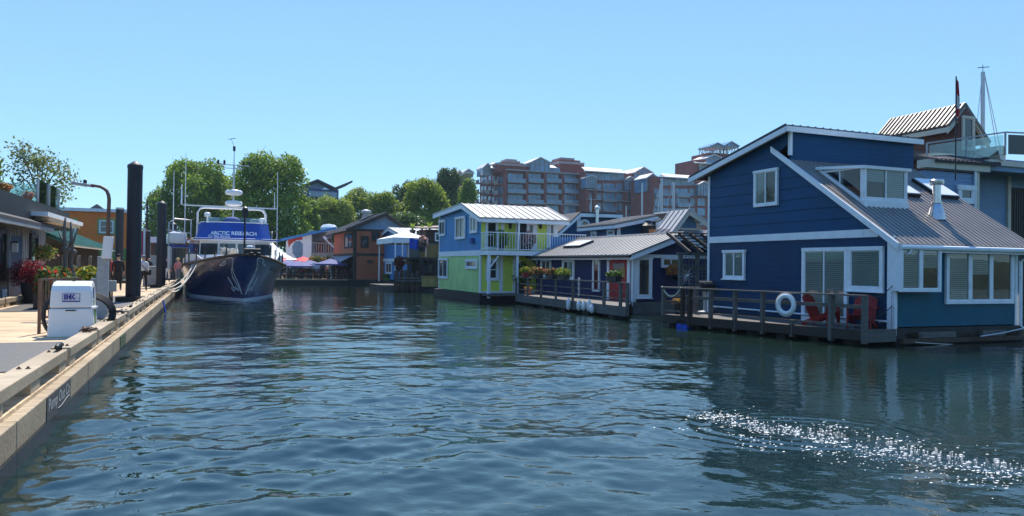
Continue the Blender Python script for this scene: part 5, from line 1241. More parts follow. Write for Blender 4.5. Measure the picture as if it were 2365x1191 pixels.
# ---- houses behind the indigo one
def rear_houses():
    # navy house with arched window
    o = at(1283, 560, 58); G = Wall(o, V2); t = thing('float_house', 'tall navy house with white trim and half-round window, rising behind the white balcony', 'house', (o.x, o.y, 0), DRZ)
    x = lambda px, py: G.uv(px, py)
    a = x(1270, 555); b = x(1336, 495); c = x(1420, 497); d = x(1425, 560)
    z0 = .8
    mb = MB(); lap(mb, G, [(a[0], z0), (d[0], z0), (c[0] + .1, c[1]), (b[0], b[1]), (a[0], a[1] - .1)], .22, .02); mb.bld('wall', P['navy'], t)
    mb = MB(); mb.ob(G.pt(a[0], z0, -.07), U2 * 6, V2 * .1, (0, 0, a[1] - z0 - .2)); mb.ob(G.pt(c[0], z0, -.07), U2 * 6, V2 * -.1, (0, 0, c[1] - z0 - .1)); mb.bld('back_wall', P['navy'], t)
    mb = MB(); mb.prism([G.pt(a[0] - .3, a[1] - .15, .4), G.pt(b[0], b[1] + .08, .4), G.pt(b[0], b[1] + .08, -6), G.pt(a[0] - .3, a[1] - .15, -6)], (0, 0, .1)); mb.prism([G.pt(b[0] + .002, b[1] + .08, .4), G.pt(c[0] + .5, c[1] + .05, .4), G.pt(c[0] + .5, c[1] + .05, -6), G.pt(b[0] + .002, b[1] + .08, -6)], (0, 0, .1)); mb.bld('roof', P['darkroof'], t)
    mb = MB(); mb.prism([G.pt(a[0] - .3, a[1] - .16, .34), G.pt(b[0], b[1] + .07, .34), G.pt(b[0], b[1] - .2, .34), G.pt(a[0] - .3, a[1] - .42, .34)], G.n * .06); mb.prism([G.pt(b[0] + .01, b[1] + .07, .34), G.pt(c[0] + .5, c[1] + .04, .34), G.pt(c[0] + .5, c[1] - .2, .34), G.pt(b[0] + .01, b[1] - .2, .34)], G.n * .06)
    q = x(1336, 520); mb.wbox(G, q[0] - .17, x(1336, 530)[1], q[0] + .17, b[1] - .1, .0, .08); mb.bld('trim', P['white'], t)
    # half-round window
    c0 = x(1350, 519); mb = MB(); n = 12; r0 = (x(1362, 519)[0] - x(1339, 519)[0]) / 2
    ring = [(math.cos(k * math.pi / n), math.sin(k * math.pi / n)) for k in range(n + 1)]
    for (ca, sa), (cb, sb) in zip(ring, ring[1:]): mb.prism([G.pt(c0[0] + r0 * ca, c0[1] + r0 * sa, .02), G.pt(c0[0] + r0 * cb, c0[1] + r0 * sb, .02), G.pt(c0[0] + .68 * r0 * cb, c0[1] + .68 * r0 * sb, .02), G.pt(c0[0] + .68 * r0 * ca, c0[1] + .68 * r0 * sa, .02)], G.n * .07)
    mb.wbox(G, c0[0] - r0, c0[1] - .15, c0[0] + r0, c0[1], .02, .09); w = mb.bld('window', P['white'], t)
    mb = MB(); mb.prism([G.pt(c0[0] + .66 * r0 * ca, c0[1] + .66 * r0 * sa, .02) for ca, sa in ring], G.n * .03); mb.bld('pane', P['pane'], w)
    f = x(1372, 500); mb = MB(); pp = G.pt(f[0], 0, .5); zA = x(1372, 522)[1]; zB = x(1372, 478)[1]; mb.lathe((pp.x, pp.y, zA), [(.14, 0), (.14, zB - zA - .2), (.2, zB - zA - .15), (.2, zB - zA), (.05, zB - zA + .1)], 10); mb.bld('flue', P['steel'], t)
    mb = MB(); mb.ob(G.pt(a[0] - .4, -.5, .4), V2 * (c[0] - a[0] + 1), U2 * 7, (0, 0, 1.3)); mb.bld('float', P['floatdark'], t)
    # navy house with big sloped roof: corner nearest us, roof rising to the right
    o = at(1428, 545, 50); G = Wall(o, V2); L = Wall(o, U2); t = thing('float_house', 'navy house with broad pale sloped metal roof behind the indigo house', 'house', (o.x, o.y, 0), DRZ)
    x = G.uv; zE = x(1428, 517)[1]; er = x(1523, 494); xe = x(1524, 530)[0]; tl = L.uv(1353, 540)[0]; zT = er[1] - .1
    P3 = lambda tt, ww, z: L.pt(tt, z, -ww); sl = (zT - zE) / xe
    mb = MB(); lap(mb, L, [(0, .6), (tl, .6), (tl, zE), (0, zE)], .22, .02); lap(mb, G, [(0, .6), (xe, .6), (xe, zT), (0, zE)], .3, .02); mb.bld('wall', P['navy'], t)
    mb = MB(); mb.ob(G.pt(xe - .05, .6, -.07), U2 * (tl - .1), V2 * -.1, (0, 0, zT - .8)); mb.ob(L.pt(tl - .05, .6, -.07), V2 * (xe - .2), U2 * -.1, (0, 0, zE - .6)); mb.bld('back_wall', P['navy'], t)
    e, ov = .5, .45; ze = zE - sl * e + .1; zr = zT + .1 + sl * .2
    mb = MB(); roof_plane(mb, P3(-ov, -e, ze), P3(tl + .5, -e, ze), P3(tl + .5, xe + .2, zr), P3(-ov, xe + .2, zr), .1, .3, .04, .05); mb.bld('roof', P['metalroof'], t)
    mb = MB(); mb.prism([P3(-ov + .02, -e, ze - .1), P3(-ov + .02, xe + .2, zr - .1), P3(-ov + .02, xe + .2, zr - .36), P3(-ov + .02, -e, ze - .32)], U2 * .05); mb.ob(P3(-ov + .08, -e + .05, ze - .3), U2 * (tl + .9), V2 * .05, (0, 0, .2))
    mb.wbox(G, -.08, 1, .14, zE - .1, -.04, .05); mb.wbox(G, xe - .14, 1, xe + .04, zT - .1, 0, .05); mb.bld('trim', P['white'], t)
    for q in ((1367, 533, 1380, 550), (1404, 529, 1421, 546)): window(t, L, L.rect(*q), style='pane', off=.03, tw=.14)
    mb = MB(); mb.ob(P3(-.4, -.5, .05), V2 * (xe + 1), U2 * (tl + .8), (0, 0, 1.1)); mb.bld('float', P['floatdark'], t)
    # little gabled turret at its right
    s = x(1503, 520)[0]; e = x(1543, 520)[0]; zt = x(1543, 513)[1]; m = x(1526, 505); G1 = G.off(.7)
    mb = MB(); lap(mb, G1, [(s, .6), (e, .6), (e, zt), ((m[0]), m[1]), (s, zt - .1)], .25, .015); mb.ob(G1.pt(e - .03, .6, -.07), U2 * 2, V2 * -.08, (0, 0, zt - .7)); mb.bld('porch_wall', P['navy'], t)
    mb = MB(); mb.prism([G1.pt(s - .2, zt - .12, .25), G1.pt(m[0], m[1] + .08, .25), G1.pt(m[0], m[1] + .08, -2), G1.pt(s - .2, zt - .12, -2)], (0, 0, .08)); mb.prism([G1.pt(m[0] + .002, m[1] + .08, .25), G1.pt(e + .2, zt, .25), G1.pt(e + .2, zt, -2), G1.pt(m[0] + .002, m[1] + .08, -2)], (0, 0, .08)); mb.bld('porch_roof', P['darkroof'], t)
    mb = MB(); mb.prism([G1.pt(s - .2, zt - .13, .2), G1.pt(m[0], m[1] + .07, .2), G1.pt(m[0], m[1] - .15, .2), G1.pt(s - .2, zt - .35, .2)], G1.n * .05); mb.prism([G1.pt(m[0] + .01, m[1] + .07, .2), G1.pt(e + .2, zt - .01, .2), G1.pt(e + .2, zt - .22, .2), G1.pt(m[0] + .01, m[1] - .15, .2)], G1.n * .05)
    mb.wbox(G1, s - .05, zt - 1.6, s + .1, zt - .3, 0, .06); mb.wbox(G1, e - .1, zt - 1.6, e + .05, zt - .15, 0, .06); mb.bld('porch_trim', P['white'], t)
    p = G1.hit(1495, 520, .1); mb = MB(); zt0 = p.z; mb.lathe((p.x, p.y, zt0 - 1.2), [(.4, 0), (.4, 1.1), (.5, 1.15), (.2, 1.4), (.2, 1.5)], 10); mb.bld('chimney_cap', P['black'], t)
    # amber house with arched glass gable
    o = at(1560, 540, 44); G = Wall(o, V2); t = thing('float_house', 'amber house with arched glazed gable and white ribbed roof behind the pergola', 'house', (o.x, o.y, 0), DRZ)
    x = lambda px, py: G.uv(px, py)
    sx, pk, ex = x(1552, 533), x(1581, 487), x(1614, 512); wdt = x(1614, 530)[0]
    zb = x(1590, 532)[1]; xw = x(1557, 520)[0]
    mb = MB(); lap(mb, G, [(xw, zb), (wdt, zb), (wdt, ex[1] - .1), (pk[0], pk[1] - .12), (xw, x(1557, 517)[1])], 9, .004); lap(mb, G, [(x(1500, 560)[0], .6), (x(1700, 560)[0], .6), (x(1700, 560)[0], zb), (x(1500, 560)[0], zb)], .2, .02)
    mb.ob(G.pt(wdt - .02, zb, -.06), U2 * 3, V2 * -.08, (0, 0, ex[1] - zb - .1)); mb.bld('wall', P['orange2'], t)
    mb = MB(); mx_ = (pk[0])
    roof_plane(mb, G.pt(ex[0] + .25, ex[1] + .02, .5), G.pt(ex[0] + .25, ex[1] + .02, -3.2), G.pt(pk[0], pk[1] + .08, -3.2), G.pt(pk[0], pk[1] + .08, .5), .09, .45, .05, .06)
    roof_plane(mb, G.pt(sx[0] - .3, sx[1] - .1, -1.5), G.pt(sx[0] - .3, sx[1] - .1, .5), G.pt(pk[0] - .002, pk[1] + .08, .5), G.pt(pk[0] - .002, pk[1] + .08, -1.5), .09, .45, .05, .06); mb.bld('roof', P['whiteroof'], t)
    mb = MB(); zz = zb; roof_plane(mb, G.pt(x(1525, 545)[0] - 1.6, zb - .55, .9), G.pt(x(1640, 540)[0] + 3, zb - .55, .9), G.pt(x(1640, 540)[0] + 3, zb + .05, -.0), G.pt(x(1525, 545)[0], zb + .05, -.0), .08, .4, .04); mb.bld('porch_roof', P['metalroof'], t)
    mb = MB(); mb.prism([G.pt(sx[0] - .3, sx[1] - .2, .44), G.pt(pk[0], pk[1] - .01, .44), G.pt(pk[0], pk[1] - .26, .44), G.pt(sx[0] - .3, sx[1] - .45, .44)], G.n * .06); mb.prism([G.pt(pk[0] + .01, pk[1] - .01, .44), G.pt(ex[0] + .25, ex[1] - .07, .44), G.pt(ex[0] + .25, ex[1] - .32, .44), G.pt(pk[0] + .01, pk[1] - .26, .44)], G.n * .06)
    mb.wbox(G, wdt - .08, zb, wdt + .1, ex[1] - .3, 0, .06); mb.bld('barge_board', P['cream'], t)
    a, b = x(1561, 530)[0], x(1609, 530)[0]; top_ = x(1583, 495)[1]; n = 14
    arc = [(a + (b - a) * (.5 - .5 * math.cos(k * math.pi / n)), zb + .1 + (top_ - zb - .1) * math.sin(k * math.pi / n) ** .8) for k in range(n + 1)]
    mb = MB(); mb.prism([G.pt(q[0], q[1], .02) for q in arc], G.n * .03); w = mb.bld('window', P['aptglass'], t)
    mb = MB()
    for q, r in zip(arc, arc[1:]): mb.bar(G.pt(*q, .05), G.pt(*r, .05), .1, .1)
    mb.wbox(G, a, zb + .02, b, zb + .14, .02, .09); mb.bld('window_frame', P['cream'], w)
    mb = MB(); mb.ob(G.pt(-4, -.5, 0), V2 * 9, U2 * 7, (0, 0, 1.1)); mb.bld('float', P['floatdark'], t)
rear_houses()
# ================================================================ slate blue house with brick tower, far right
def right_house():
    o = at(2140, 480, 31); G = Wall(o, V2); x = G.uv
    t = thing('float_house', 'tall slate blue house with brick tower and cream trim at the far right', 'house', (o.x, o.y, 0), DRZ)
    z0 = .5; x0 = x(2136, 450)[0]; xc = x(2258, 450)[0]; ztop = x(2200, 398)[1]
    xe = x(2520, 450)[0]
    mb = MB(); lap(mb, G, [(x0, z0), (xc, z0), (xc, ztop), (x0, ztop)], .17, .018); mb.bld('wall', P['greyblue'], t)
    G2 = G.off(-1.6)
    zs = x(2300, 388)[1]
    mb = MB(); lap(mb, G2, [(xc - .1, z0), (xe, z0), (xe, zs + .2), (xc - .1, zs + .2)], .17, .018); mb.ob(G.pt(xc - .09, z0, -.06), U2 * 1.6, V2 * .1, (0, 0, ztop - z0)); mb.bld('porch_wall', P['greyblue'], t)
    mb = MB(); mb.ob(G.pt(x0, z0, -.07), U2 * 6, V2 * .1, (0, 0, ztop - z0)); mb.bld('side_wall', P['greyblue'], t)
    mb = MB(); zf = x(2200, 392)[1]; zt = x(2200, 374)[1]
    mb.wbox(G, x0 - .1, zf, x(2278, 380)[0], zt, -.3, .18); mb.bld('eave_board', P['cream'], t)
    mb = MB(); xb = x(2278, 380)[0]; mb.wbox(G, xb, zs + .1, xe, zs + .33, -1.8, .15); mb.bld('eave_board', P['cream'], t)
    mb = MB(); mb.wbox(G, xc + .1, zs - .12, xe, zs + .098, -.12, .05); mb.bld('porch_beam', P['greyblue'], t)
    trimbox(t, G, [(xc - .16, z0, xc + .03, zf - .002, -.05, .06)], 'cream', 'corner_board')
    xp = x(2318, 450)[0]; xp = G2.uv(2327, 450)[0]; trimbox(t, G2, [(xp - .12, z0, xp + .08, zs, 0, .12)], 'cream', 'corner_board')
    mb = MB(); p = G.pt(x(2247, 450)[0], 0, .1); mb.tube([(p.x, p.y, zf), (p.x, p.y, 2)], .05, 8); mb.bld('downpipe', P['white'], t)
    # deck rail / glazing of the porch, dark opening
    mb = MB(); q = G2.uv(2330, 500)[0]; mb.wbox(G2, q + .05, z0, q + 4, G2.uv(2345, 434)[1], .02, .1); mb.bld('shutter_door', P['darkwood'], t)
    mb = MB(); k = q + .2
    while k < q + 3: mb.wbox(G2, k, z0 + .2, k + .05, G2.uv(2345, 442)[1], .102, .13); k += .16
    mb.bld('door_bars', P['black'], t)
    window(t, G, G.rect(2209, 428, 2248, 470), 'white', .2, style='pane', off=.03, head=.05)
    # shingle slope between the wall and terrace
    zu = x(2215, 350)[1]; xr = x(2322, 350)[0]; xl = x(2150, 370)[0]
    mb = MB(); roof_plane(mb, G.pt(xl, zt, .3), G.pt(x(2297, 373)[0], zt + .05, .3), G.pt(x(2322, 335)[0], x(2322, 333)[1], -1.9), G.pt(x(2160, 360)[0], x(2170, 345)[1], -1.9), .1, .25, .04, .06); mb.bld('lower_roof', P['darkroof'], t)
    mb = MB(); a = x(2322, 334); b = x(2297, 370); c2 = x(2322, 370); mb.prism([G.pt(a[0], a[1], -.4), G.pt(b[0], b[1], .28), G.pt(c2[0], b[1], .0), ], V2 * .08); mb.wbox(G, c2[0], zs + .3, c2[0] + .3, a[1], -1.9, -.2); mb.bld('terrace_wall', P['cream'], t)
    # brick tower: gable end towards us, ridge running away to the left
    oc = at(2213, 330, 33.5); B = Wall(oc, V2); L2 = Wall(oc, U2); Le = L2.off(.5)
    w_ = B.uv(2253, 320)[0]; Lr = L2.off(-w_ / 2)
    t0, ze = Le.uv(2191, 287); tr, zr_ = Lr.uv(2228, 238); tf = Lr.uv(2058, 269)[0]; tL = tf - .5
    zw = ze + .22
    mb = MB(); mb.prism([B.pt(0, 2, 0), B.pt(w_, 2, 0), B.pt(w_, zw, 0), B.pt(w_ / 2, zr_ - .25, 0), B.pt(0, zw, 0)], U2 * .3); mb.bld('brick_tower', P['brick'], t)
    mb = MB(); mb.ob(L2.pt(.301, 2, 0), U2 * (tL - .3), L2.n * -w_, (0, 0, zw - 2)); mb.bld('brick_tower', P['brick'], t)
    window(t, B, (w_ * .16, B.uv(2230, 347)[1], w_ * .86, B.uv(2230, 268)[1]), 'cream', .12, style='pane', off=.02)
    P3 = lambda tt, ww, z: L2.pt(tt, z, -ww)
    er = B.off(-t0).uv(2289, 262)[0]; zre = zr_ - (zr_ - ze) * (er - w_ / 2) / (w_ / 2 + .5)
    mb = MB(); roof_plane(mb, P3(t0, -.5, ze), P3(tf, -.5, ze), P3(tf, w_ / 2, zr_), P3(t0, w_ / 2, zr_), .1, .24, .05, .08)
    roof_plane(mb, P3(tf, er, zre), P3(t0, er, zre), P3(t0, w_ / 2 + .002, zr_), P3(tf, w_ / 2 + .002, zr_), .1, .24, .05, .08); mb.bld('tower_roof', P['tileroof'], t)
    mb = MB(); a, b, c_ = P3(t0 + .03, -.5, ze - .1), P3(t0 + .03, w_ / 2, zr_ - .1), P3(t0 + .03, er, zre - .1); dz = Vector((0, 0, .3))
    mb.prism([a, b, b - dz, a - dz], U2 * .06); mb.prism([b + V2 * .002, c_, c_ - dz, b + V2 * .002 - dz], U2 * .06)
    mb.prism([a - dz * .8, b - dz * .9, b - dz * .9 + U2 * (-t0), a - dz * .8 + U2 * (-t0)], (0, 0, .03)); mb.prism([b - dz * .9 + V2 * .003, c_ - dz * .8, c_ - dz * .8 + U2 * (-t0), b - dz * .9 + V2 * .003 + U2 * (-t0)], (0, 0, .03))
    mb.ob(P3(t0 + .1, -.46, ze - .32), U2 * (tf - t0 - .15), V2 * .06, (0, 0, .22)); mb.bld('fascia', P['cream'], t)
    # terrace balustrade
    T = G.off(-.1); tx = T.uv; ra, rb, rc = tx(2185, 325), tx(2320, 303), tx(2420, 290)
    mb = MB(); za, zb_ = ra[1], tx(2330, 306)[1]
    zr = (za + tx(2322, 307)[1]) / 2 + .05
    a0, a1 = T.pt(ra[0], tx(2185, 323)[1], -.9), T.pt(tx(2322, 305)[0], tx(2322, 305)[1], .0); a2 = T.pt(tx(2480, 290)[0], a1.z + .02, 1.0)
    mb.bar(a0, a1, .07, .06); mb.bar(a1, a2, .07, .06); rl = mb.bld('balustrade', P['galv'], t)
    for p, h in ((a0, 1.0), (a0.lerp(a1, .5), .98), (a1, 1.0), (a1.lerp(a2, .55), 1)):
        mb = MB(); mb.bar(p, p - Vector((0, 0, h)), .06, .06); mb.bld('post', P['galv'], rl)
    mb = MB()
    for p, q in ((a0, a1), (a1, a2)): mb.prism([p.lerp(q, .03) - Vector((0, 0, .1)), p.lerp(q, .97) - Vector((0, 0, .1)), p.lerp(q, .97) - Vector((0, 0, .95)), p.lerp(q, .03) - Vector((0, 0, .95))], G.n * .012)
    mb.bld('glazing', P['balglass'], rl)
    mb = MB(); mb.wbox(G, xl + .5, zt + .6, xe, zt + .75, -4, -2.0); mb.bld('terrace_floor', P['greywood'], t)
    mb = MB(); q = x(2340, 370); mb.wbox(G, q[0], zs + .34, xe, x(2340, 357)[1], -1.2, -1.1); mb.bld('dark_screen', P['cloth_blue'], t)
    mb = MB(); mb.ob(G.pt(x0 - .3, -.6, .3), V2 * (xe - x0), U2 * 8, (0, 0, 1.1)); mb.bld('float', P['floatdark'], t)
    # flag on a pole
    f = at(2207, 380, 29); zt_ = at(2207, 176, 29).z
    fl = thing('flag', 'limp red and white flag on a slim pole in front of the brick tower', 'flag', (f.x, f.y, f.z - .6))
    mb = MB(); mb.tube([(f.x, f.y, f.z - .6), (f.x, f.y, zt_)], .025, 8); mb.bld('pole', P['black'], fl)
    zc = at(2207, 265, 29).z; n, m = 12, 14; vs = []
    mb = MB()
    for j in range(m + 1):
        z = zt_ - .08 + (zc - zt_ + .08) * j / m; k = .035 + .15 * (j / m) * (1 - .45 * max(0, j / m - .6) / .4)
        for i in range(n + 1):
            s = i / n; vs.append(Vector((f.x + .02 + k * s, f.y + .05 * math.sin(s * 11 + j * .3) * (.3 + s), z - .12 * s)))
    W_ = n + 1; fs = [(j * W_ + i, j * W_ + i + 1, (j + 1) * W_ + i + 1, (j + 1) * W_ + i) for j in range(m) for i in range(n)]
    mb.add(vs, fs); mb.mi = [(1 if .42 < (i // n + .5) / m < .80 else 0) for i in range(len(fs))]
    mb.bld('cloth', [mat('flag red', (.6, .02, .03), .8), mat('flag white', (.75, .75, .75), .8)], fl, smooth=True)
right_house()
# ---- masts of sailboats moored behind the houses
def mast(px, y0, y1, d, r, label, spread=(), stays=(), lean=0.0):
    b = at(px, y0, d); tpt = at(px + lean, y1, d)
    t = thing('sailboat_mast', label, 'mast', (b.x, b.y, 0), 0, 'sailboat masts behind the houses')
    mb = MB(); mb.tube([(b.x, b.y, .8), tuple(tpt)], [r, r * .85], 8); mb.bld('spar', P['alu'], t)
    for (py, hw) in spread:
        c = at(px, py, d); mb = MB(); mb.bar(c - V2 * hw, c + V2 * hw, .05, .05); mb.bld('spreader', P['alu'], t)
    mb = MB()
    for (xa, ya, xb, yb) in stays: mb.tube([at(xa, ya, d), at(xb, yb, d)], .018, 4)
    if stays: mb.bld('stay', P['steel'], t)
    mb = MB(); mb.tube([tpt, tpt + Vector((0, 0, .35))], .015, 5); mb.bar(tpt + Vector((-.25, 0, .2)), tpt + Vector((.3, 0, .25)), .03, .03); mb.bld('wind_vane', P['black'], t)
mast(2270, 420, 166, 36, .11, 'pale sailboat mast with stays beside the brick tower roof', (), [(2268, 175, 2252, 330), (2274, 170, 2305, 360), (2274, 170, 2318, 380)])
mast(1528, 560, 412, 62, .13, 'thick pale mast right of the navy sloped roof, tallest of its cluster', (), [(1530, 415, 1500, 520), (1553, 420, 1528, 540)])
mast(1556, 560, 420, 64, .12, 'pale mast with crosspiece behind the amber gable', [(484, .9)], [(1556, 425, 1590, 530)])
mast(1483, 560, 422, 66, .09, 'slim pale mast above the navy sloped roof', (), ())
mast(1507, 545, 425, 60, .055, 'thin leaning pale spar left of the thick mast', (), (), 18)
mast(1365, 560, 456, 63, .05, 'thin short mast beside the steel flue of the navy house', (), ())
mast(1593, 560, 468, 60, .05, 'short mast top with small lamp above the amber roof', [(475, .25)], ())
mast(1446, 560, 475, 68, .06, 'short curved-top mast left of the slim mast', (), ())
# ================================================================ research vessel moored bow-on at the dock
def boat():
    bow = at(562, 690, 39.0); H = Vector((.46, -1.0, 0)).normalized(); Sd = Vector((H.y, -H.x, 0))      # heading, starboard->  Sd = right when looking aft->forward?
    if Sd.x < 0: Sd = -Sd                                            # Sd points to the water side (picture right)
    base = V3(bow, 0)
    t = thing('research_vessel', 'dark blue research vessel with white wheelhouse and blue flybridge, moored bow-on at the dock', 'boat', tuple(base), math.atan2(H.y, H.x))
    LEN = 19.0
    def half(s): return 2.75 * min(1, (max(0, s) / 6.0)) ** .55 * (1 - .10 * max(0, (s - 12) / 7) ** 2)
    def halfw(s): s = s - 1.15; return 2.35 * min(1, max(0, s) / 7.0) ** .8 if s > 0 else 0
    def sheer(s): return 1.66 + .74 * (1 - min(1, s / 11.0)) ** 1.7
    def P(s, f, side, off=0.0):
        """hull skin: s aft of the stem head, f 0 waterline .. 1 sheer"""
        b = halfw(s) + (half(s) - halfw(s)) * f ** 1.5; z = sheer(s) * f
        rake = 1.15 * (1 - f) ** 1.0 if s < 1.2 else 0
        sx = max(s, 1.15 * (1 - f) * .98)
        b = halfw(sx) + (half(sx) - halfw(sx)) * f ** 1.5
        if sx <= 1.15 * (1 - f) + .001: b = 0
        q = base - H * (sx - 1.15) + Sd * (side * (b + off)); return Vector((q.x, q.y, z))
    ss = [0, .08, .25, .5, .8, 1.2, 1.7, 2.4, 3.3, 4.4, 6, 8, 11, 14, 17, 19]; ff = [-.28, 0, .07, .12, .3, .5, .7, .85, 1.0]
    mb = MB(); n = len(ff)
    for side in (-1, 1):
        vs = []
        for s in ss:
            for f in ff:
                p = P(s, max(f, 0), side)
                if f < 0: p = Vector((p.x, p.y, -.5))
                vs.append(p)
        mb.add(vs, [(i * n + j, i * n + j + 1, (i + 1) * n + j + 1, (i + 1) * n + j)[::side] for i in range(len(ss) - 1) for j in range(n - 1)])
        mb.mi += [0] * 0
    k = 0
    mb.mi = [(1 if (i % (n - 1)) in (1, ) else 0) for i in range(len(mb.f))]
    mb.prism([P(19, f, -1) for f in (0, .5, 1)] + [P(19, f, 1) for f in (1, .5, 0)], H * .02)
    hl = mb.bld('hull', [PAL['hull'], PAL['whitegel']], t, smooth=35)
    mb = MB(); pts = [P(s, 1, -1) for s in ss[::-1]] + [P(s, 1, 1) for s in ss]; mb.tube(pts, .075, 6); mb.bld('rub_rail', PAL['brownwood'], t)
    mb = MB(); mb.add([P(s, .9, -1) for s in ss] + [P(s, .9, 1) for s in ss], [(i, i + 1, len(ss) + i + 1, len(ss) + i) for i in range(len(ss) - 1)]); mb.bld('deck', PAL['whitegel'], t)
    # white inner bulwark aft of the foredeck
    for side in (-1, 1):
        mb = MB(); q = [s for s in ss if s >= 3.3]
        for a, b in zip(q, q[1:]):
            pa, pb = P(a, 1, side, -.12), P(b, 1, side, -.12); ha = .55 * min(1, (a - 3.2) / 1.5) + .02; hb = .55 * min(1, (b - 3.2) / 1.5) + .02
            mb.prism([pa, pb, pb + Vector((0, 0, hb)), pa + Vector((0, 0, ha))], Sd * (-side * .05))
        mb.bld('bulwark', PAL['whitegel'], t)
    X = lambda s, w, z: Vector(((base - H * (s - 1.15) + Sd * w).x, (base - H * (s - 1.15) + Sd * w).y, z))
    # trunk cabin on the foredeck, wheelhouse, flybridge
    mb = MB(); mb.prism([X(3.6, -1.1, 1.9), X(3.6, 1.1, 1.9), X(5.4, 1.9, 1.9), X(12, 1.9, 1.9), X(12, -1.9, 1.9), X(5.4, -1.9, 1.9)], (0, 0, .5)); mb.bld('trunk_cabin', PAL['whitegel'], t, bevel=.05)
    wz0, wz1 = 1.8, 3.22; fs, bs = 5.6, 13.0; wf, wb = 1.95, 2.2
    plan = [(fs + .55, -wf), (fs, -wf * .5), (fs - .12, 0), (fs, wf * .5), (fs + .55, wf), (bs, wb), (bs, -wb)]
    mb = MB(); mb.add([X(s, w, wz0) for s, w in plan] + [X(s + (.12 if s < 8 else 0), w * .98, wz1) for s, w in plan], [tuple(range(7))[::-1], tuple(range(7, 14))] + [(i, (i + 1) % 7, 7 + (i + 1) % 7, 7 + i) for i in range(7)]); wh = mb.bld('wheelhouse', PAL['whitegel'], t)
    # windows on the four forward facets and the sides
    for i in (0, 1, 2, 3, 4, 6):
        a, b = plan[i], plan[(i + 1) % 7]
        pa, pb = X(a[0], a[1], 0), X(b[0], b[1], 0); w = Wall(pa, pb - pa, False); ln = (pb - pa).length
        if w.n.dot((pa + pb) / 2 - X(9, 0, 0)) < 0: w = Wall(pa, pb - pa, True)
        if i in (4, 6):
            if i == 6: segs = [(ln - 1.6, ln - .2), (ln - 3.4, ln - 1.9), (ln - 5.2, ln - 3.7)]
            else: segs = [(.2, 1.6), (1.9, 3.4), (3.7, 5.2)]
        else: segs = [(.07, ln - .07)]
        for s0, s1 in segs:
            mb = MB(); q = lambda tt, z, o: w.pt(tt, z, o - .10 * (z - wz0) / (wz1 - wz0) * (i < 4))
            mb.prism([q(s0, 2.42, .03), q(s1, 2.42, .03), q(s1, 3.05, .03), q(s0, 3.05, .03)], w.n * .02); o = mb.bld('window', PAL['pane'], t)
    # visor / flybridge floor
    vis = [(fs - .35, -1.2), (fs - .45, 0), (fs - .35, 1.2), (fs + .3, 2.25), (bs, 2.4), (bs, -2.4), (fs + .3, -2.25)]
    mb = MB(); mb.prism([X(s, w, wz1) for s, w in vis], (0, 0, .14)); mb.bld('visor', PAL['whitegel'], t, bevel=.03)
    mb = MB(); mb.prism([X(s, w, wz1 + .06) for s, w in [(fs - .38, -1.2), (fs - .48, 0), (fs - .38, 1.2), (fs + .28, 2.28), (fs + .28, 2.0), (fs, 0), (fs + .28, -2.0), (fs + .28, -2.28)]], (0, 0, .06)); mb.bld('visor_edge', PAL['canvasblue'], t)
    # blue canvas dodger wrapped round the flybridge front
    fb = [(bs - 3, -2.05), (fs + .7, -1.95), (fs + .2, -1.1), (fs + .05, 0), (fs + .2, 1.1), (fs + .7, 1.95), (bs - 3, 2.05)]
    z0, z1 = wz1 + .15, wz1 + 1.06; mb = MB()
    lo = [X(s, w, z0) for s, w in fb]; hi = [X(s + .38, w * .93, z1) for s, w in fb]; ins = [X(s + .42, w * .9, z1) for s, w in fb]
    mb.add(lo + hi + ins, [(i, i + 1, 8 + i, 7 + i) for i in range(6)] + [(7 + i, 8 + i, 15 + i, 14 + i) for i in range(6)]); fbo = mb.bld('flybridge_canvas', PAL['canvasblue'], t, smooth=60)
    mb = MB(); mb.tube([p + Vector((0, 0, .02)) for p in hi], .03, 6); mb.bld('canvas_rail', PAL['whitegel'], t)
    # lettering on the canvas (two front facets + wings): map text along the polyline
    def on_canvas(x, h):
        d = x; f = .5 * (hi[3] + lo[3]);
        seq = [1, 2, 3, 4, 5]; L0 = [lo[i] for i in seq]; 
        lens = [(b - a).length for a, b in zip(L0, L0[1:])]; tot = sum(lens); pos = x + tot / 2
        for k, l in enumerate(lens):
            if pos <= l or k == len(lens) - 1:
                a, b = seq[k], seq[k + 1]; q = pos / l; pl = lo[a].lerp(lo[b], q); ph = hi[a].lerp(hi[b], q); nrm = (lo[b] - lo[a]).cross(ph - pl).normalized()
                if nrm.dot(H) < 0: nrm = -nrm
                return pl.lerp(ph, h) + nrm * .015
            pos -= l
    def wrap_text(txt, size, hc, x0, m, name, bold=.004):
        vs, fs = text_mesh(txt, size, bold=bold); mb = MB(); mb.add([on_canvas(x0 + x, hc + y / .95) for x, y, _ in vs], fs); return mb.bld(name, m, fbo)
    lw = mat('sun faded white lettering', (.75, .78, .82), .7)
    wrap_text('ARCTIC RESEARCH', .30, .30, -.15, lw, 'lettering', .008); wrap_text('for the Arctic', .22, .11, -.95, lw, 'lettering')
    mb = MB(); c_ = [on_canvas(.5, .05), on_canvas(1.9, .05), on_canvas(1.9, .38), on_canvas(.5, .38)]
    # upper windscreen, seats and console seen above the canvas
    mb = MB(); mb.prism([X(fs + .9, -1.7, z1 - .05), X(fs + .5, 0, z1 - .05), X(fs + .9, 1.7, z1 - .05), X(fs + 1.1, 1.6, z1 + .3), X(fs + .75, 0, z1 + .3), X(fs + 1.1, -1.6, z1 + .3)], H * -.03); mb.bld('windscreen', PAL['balglass'], t)
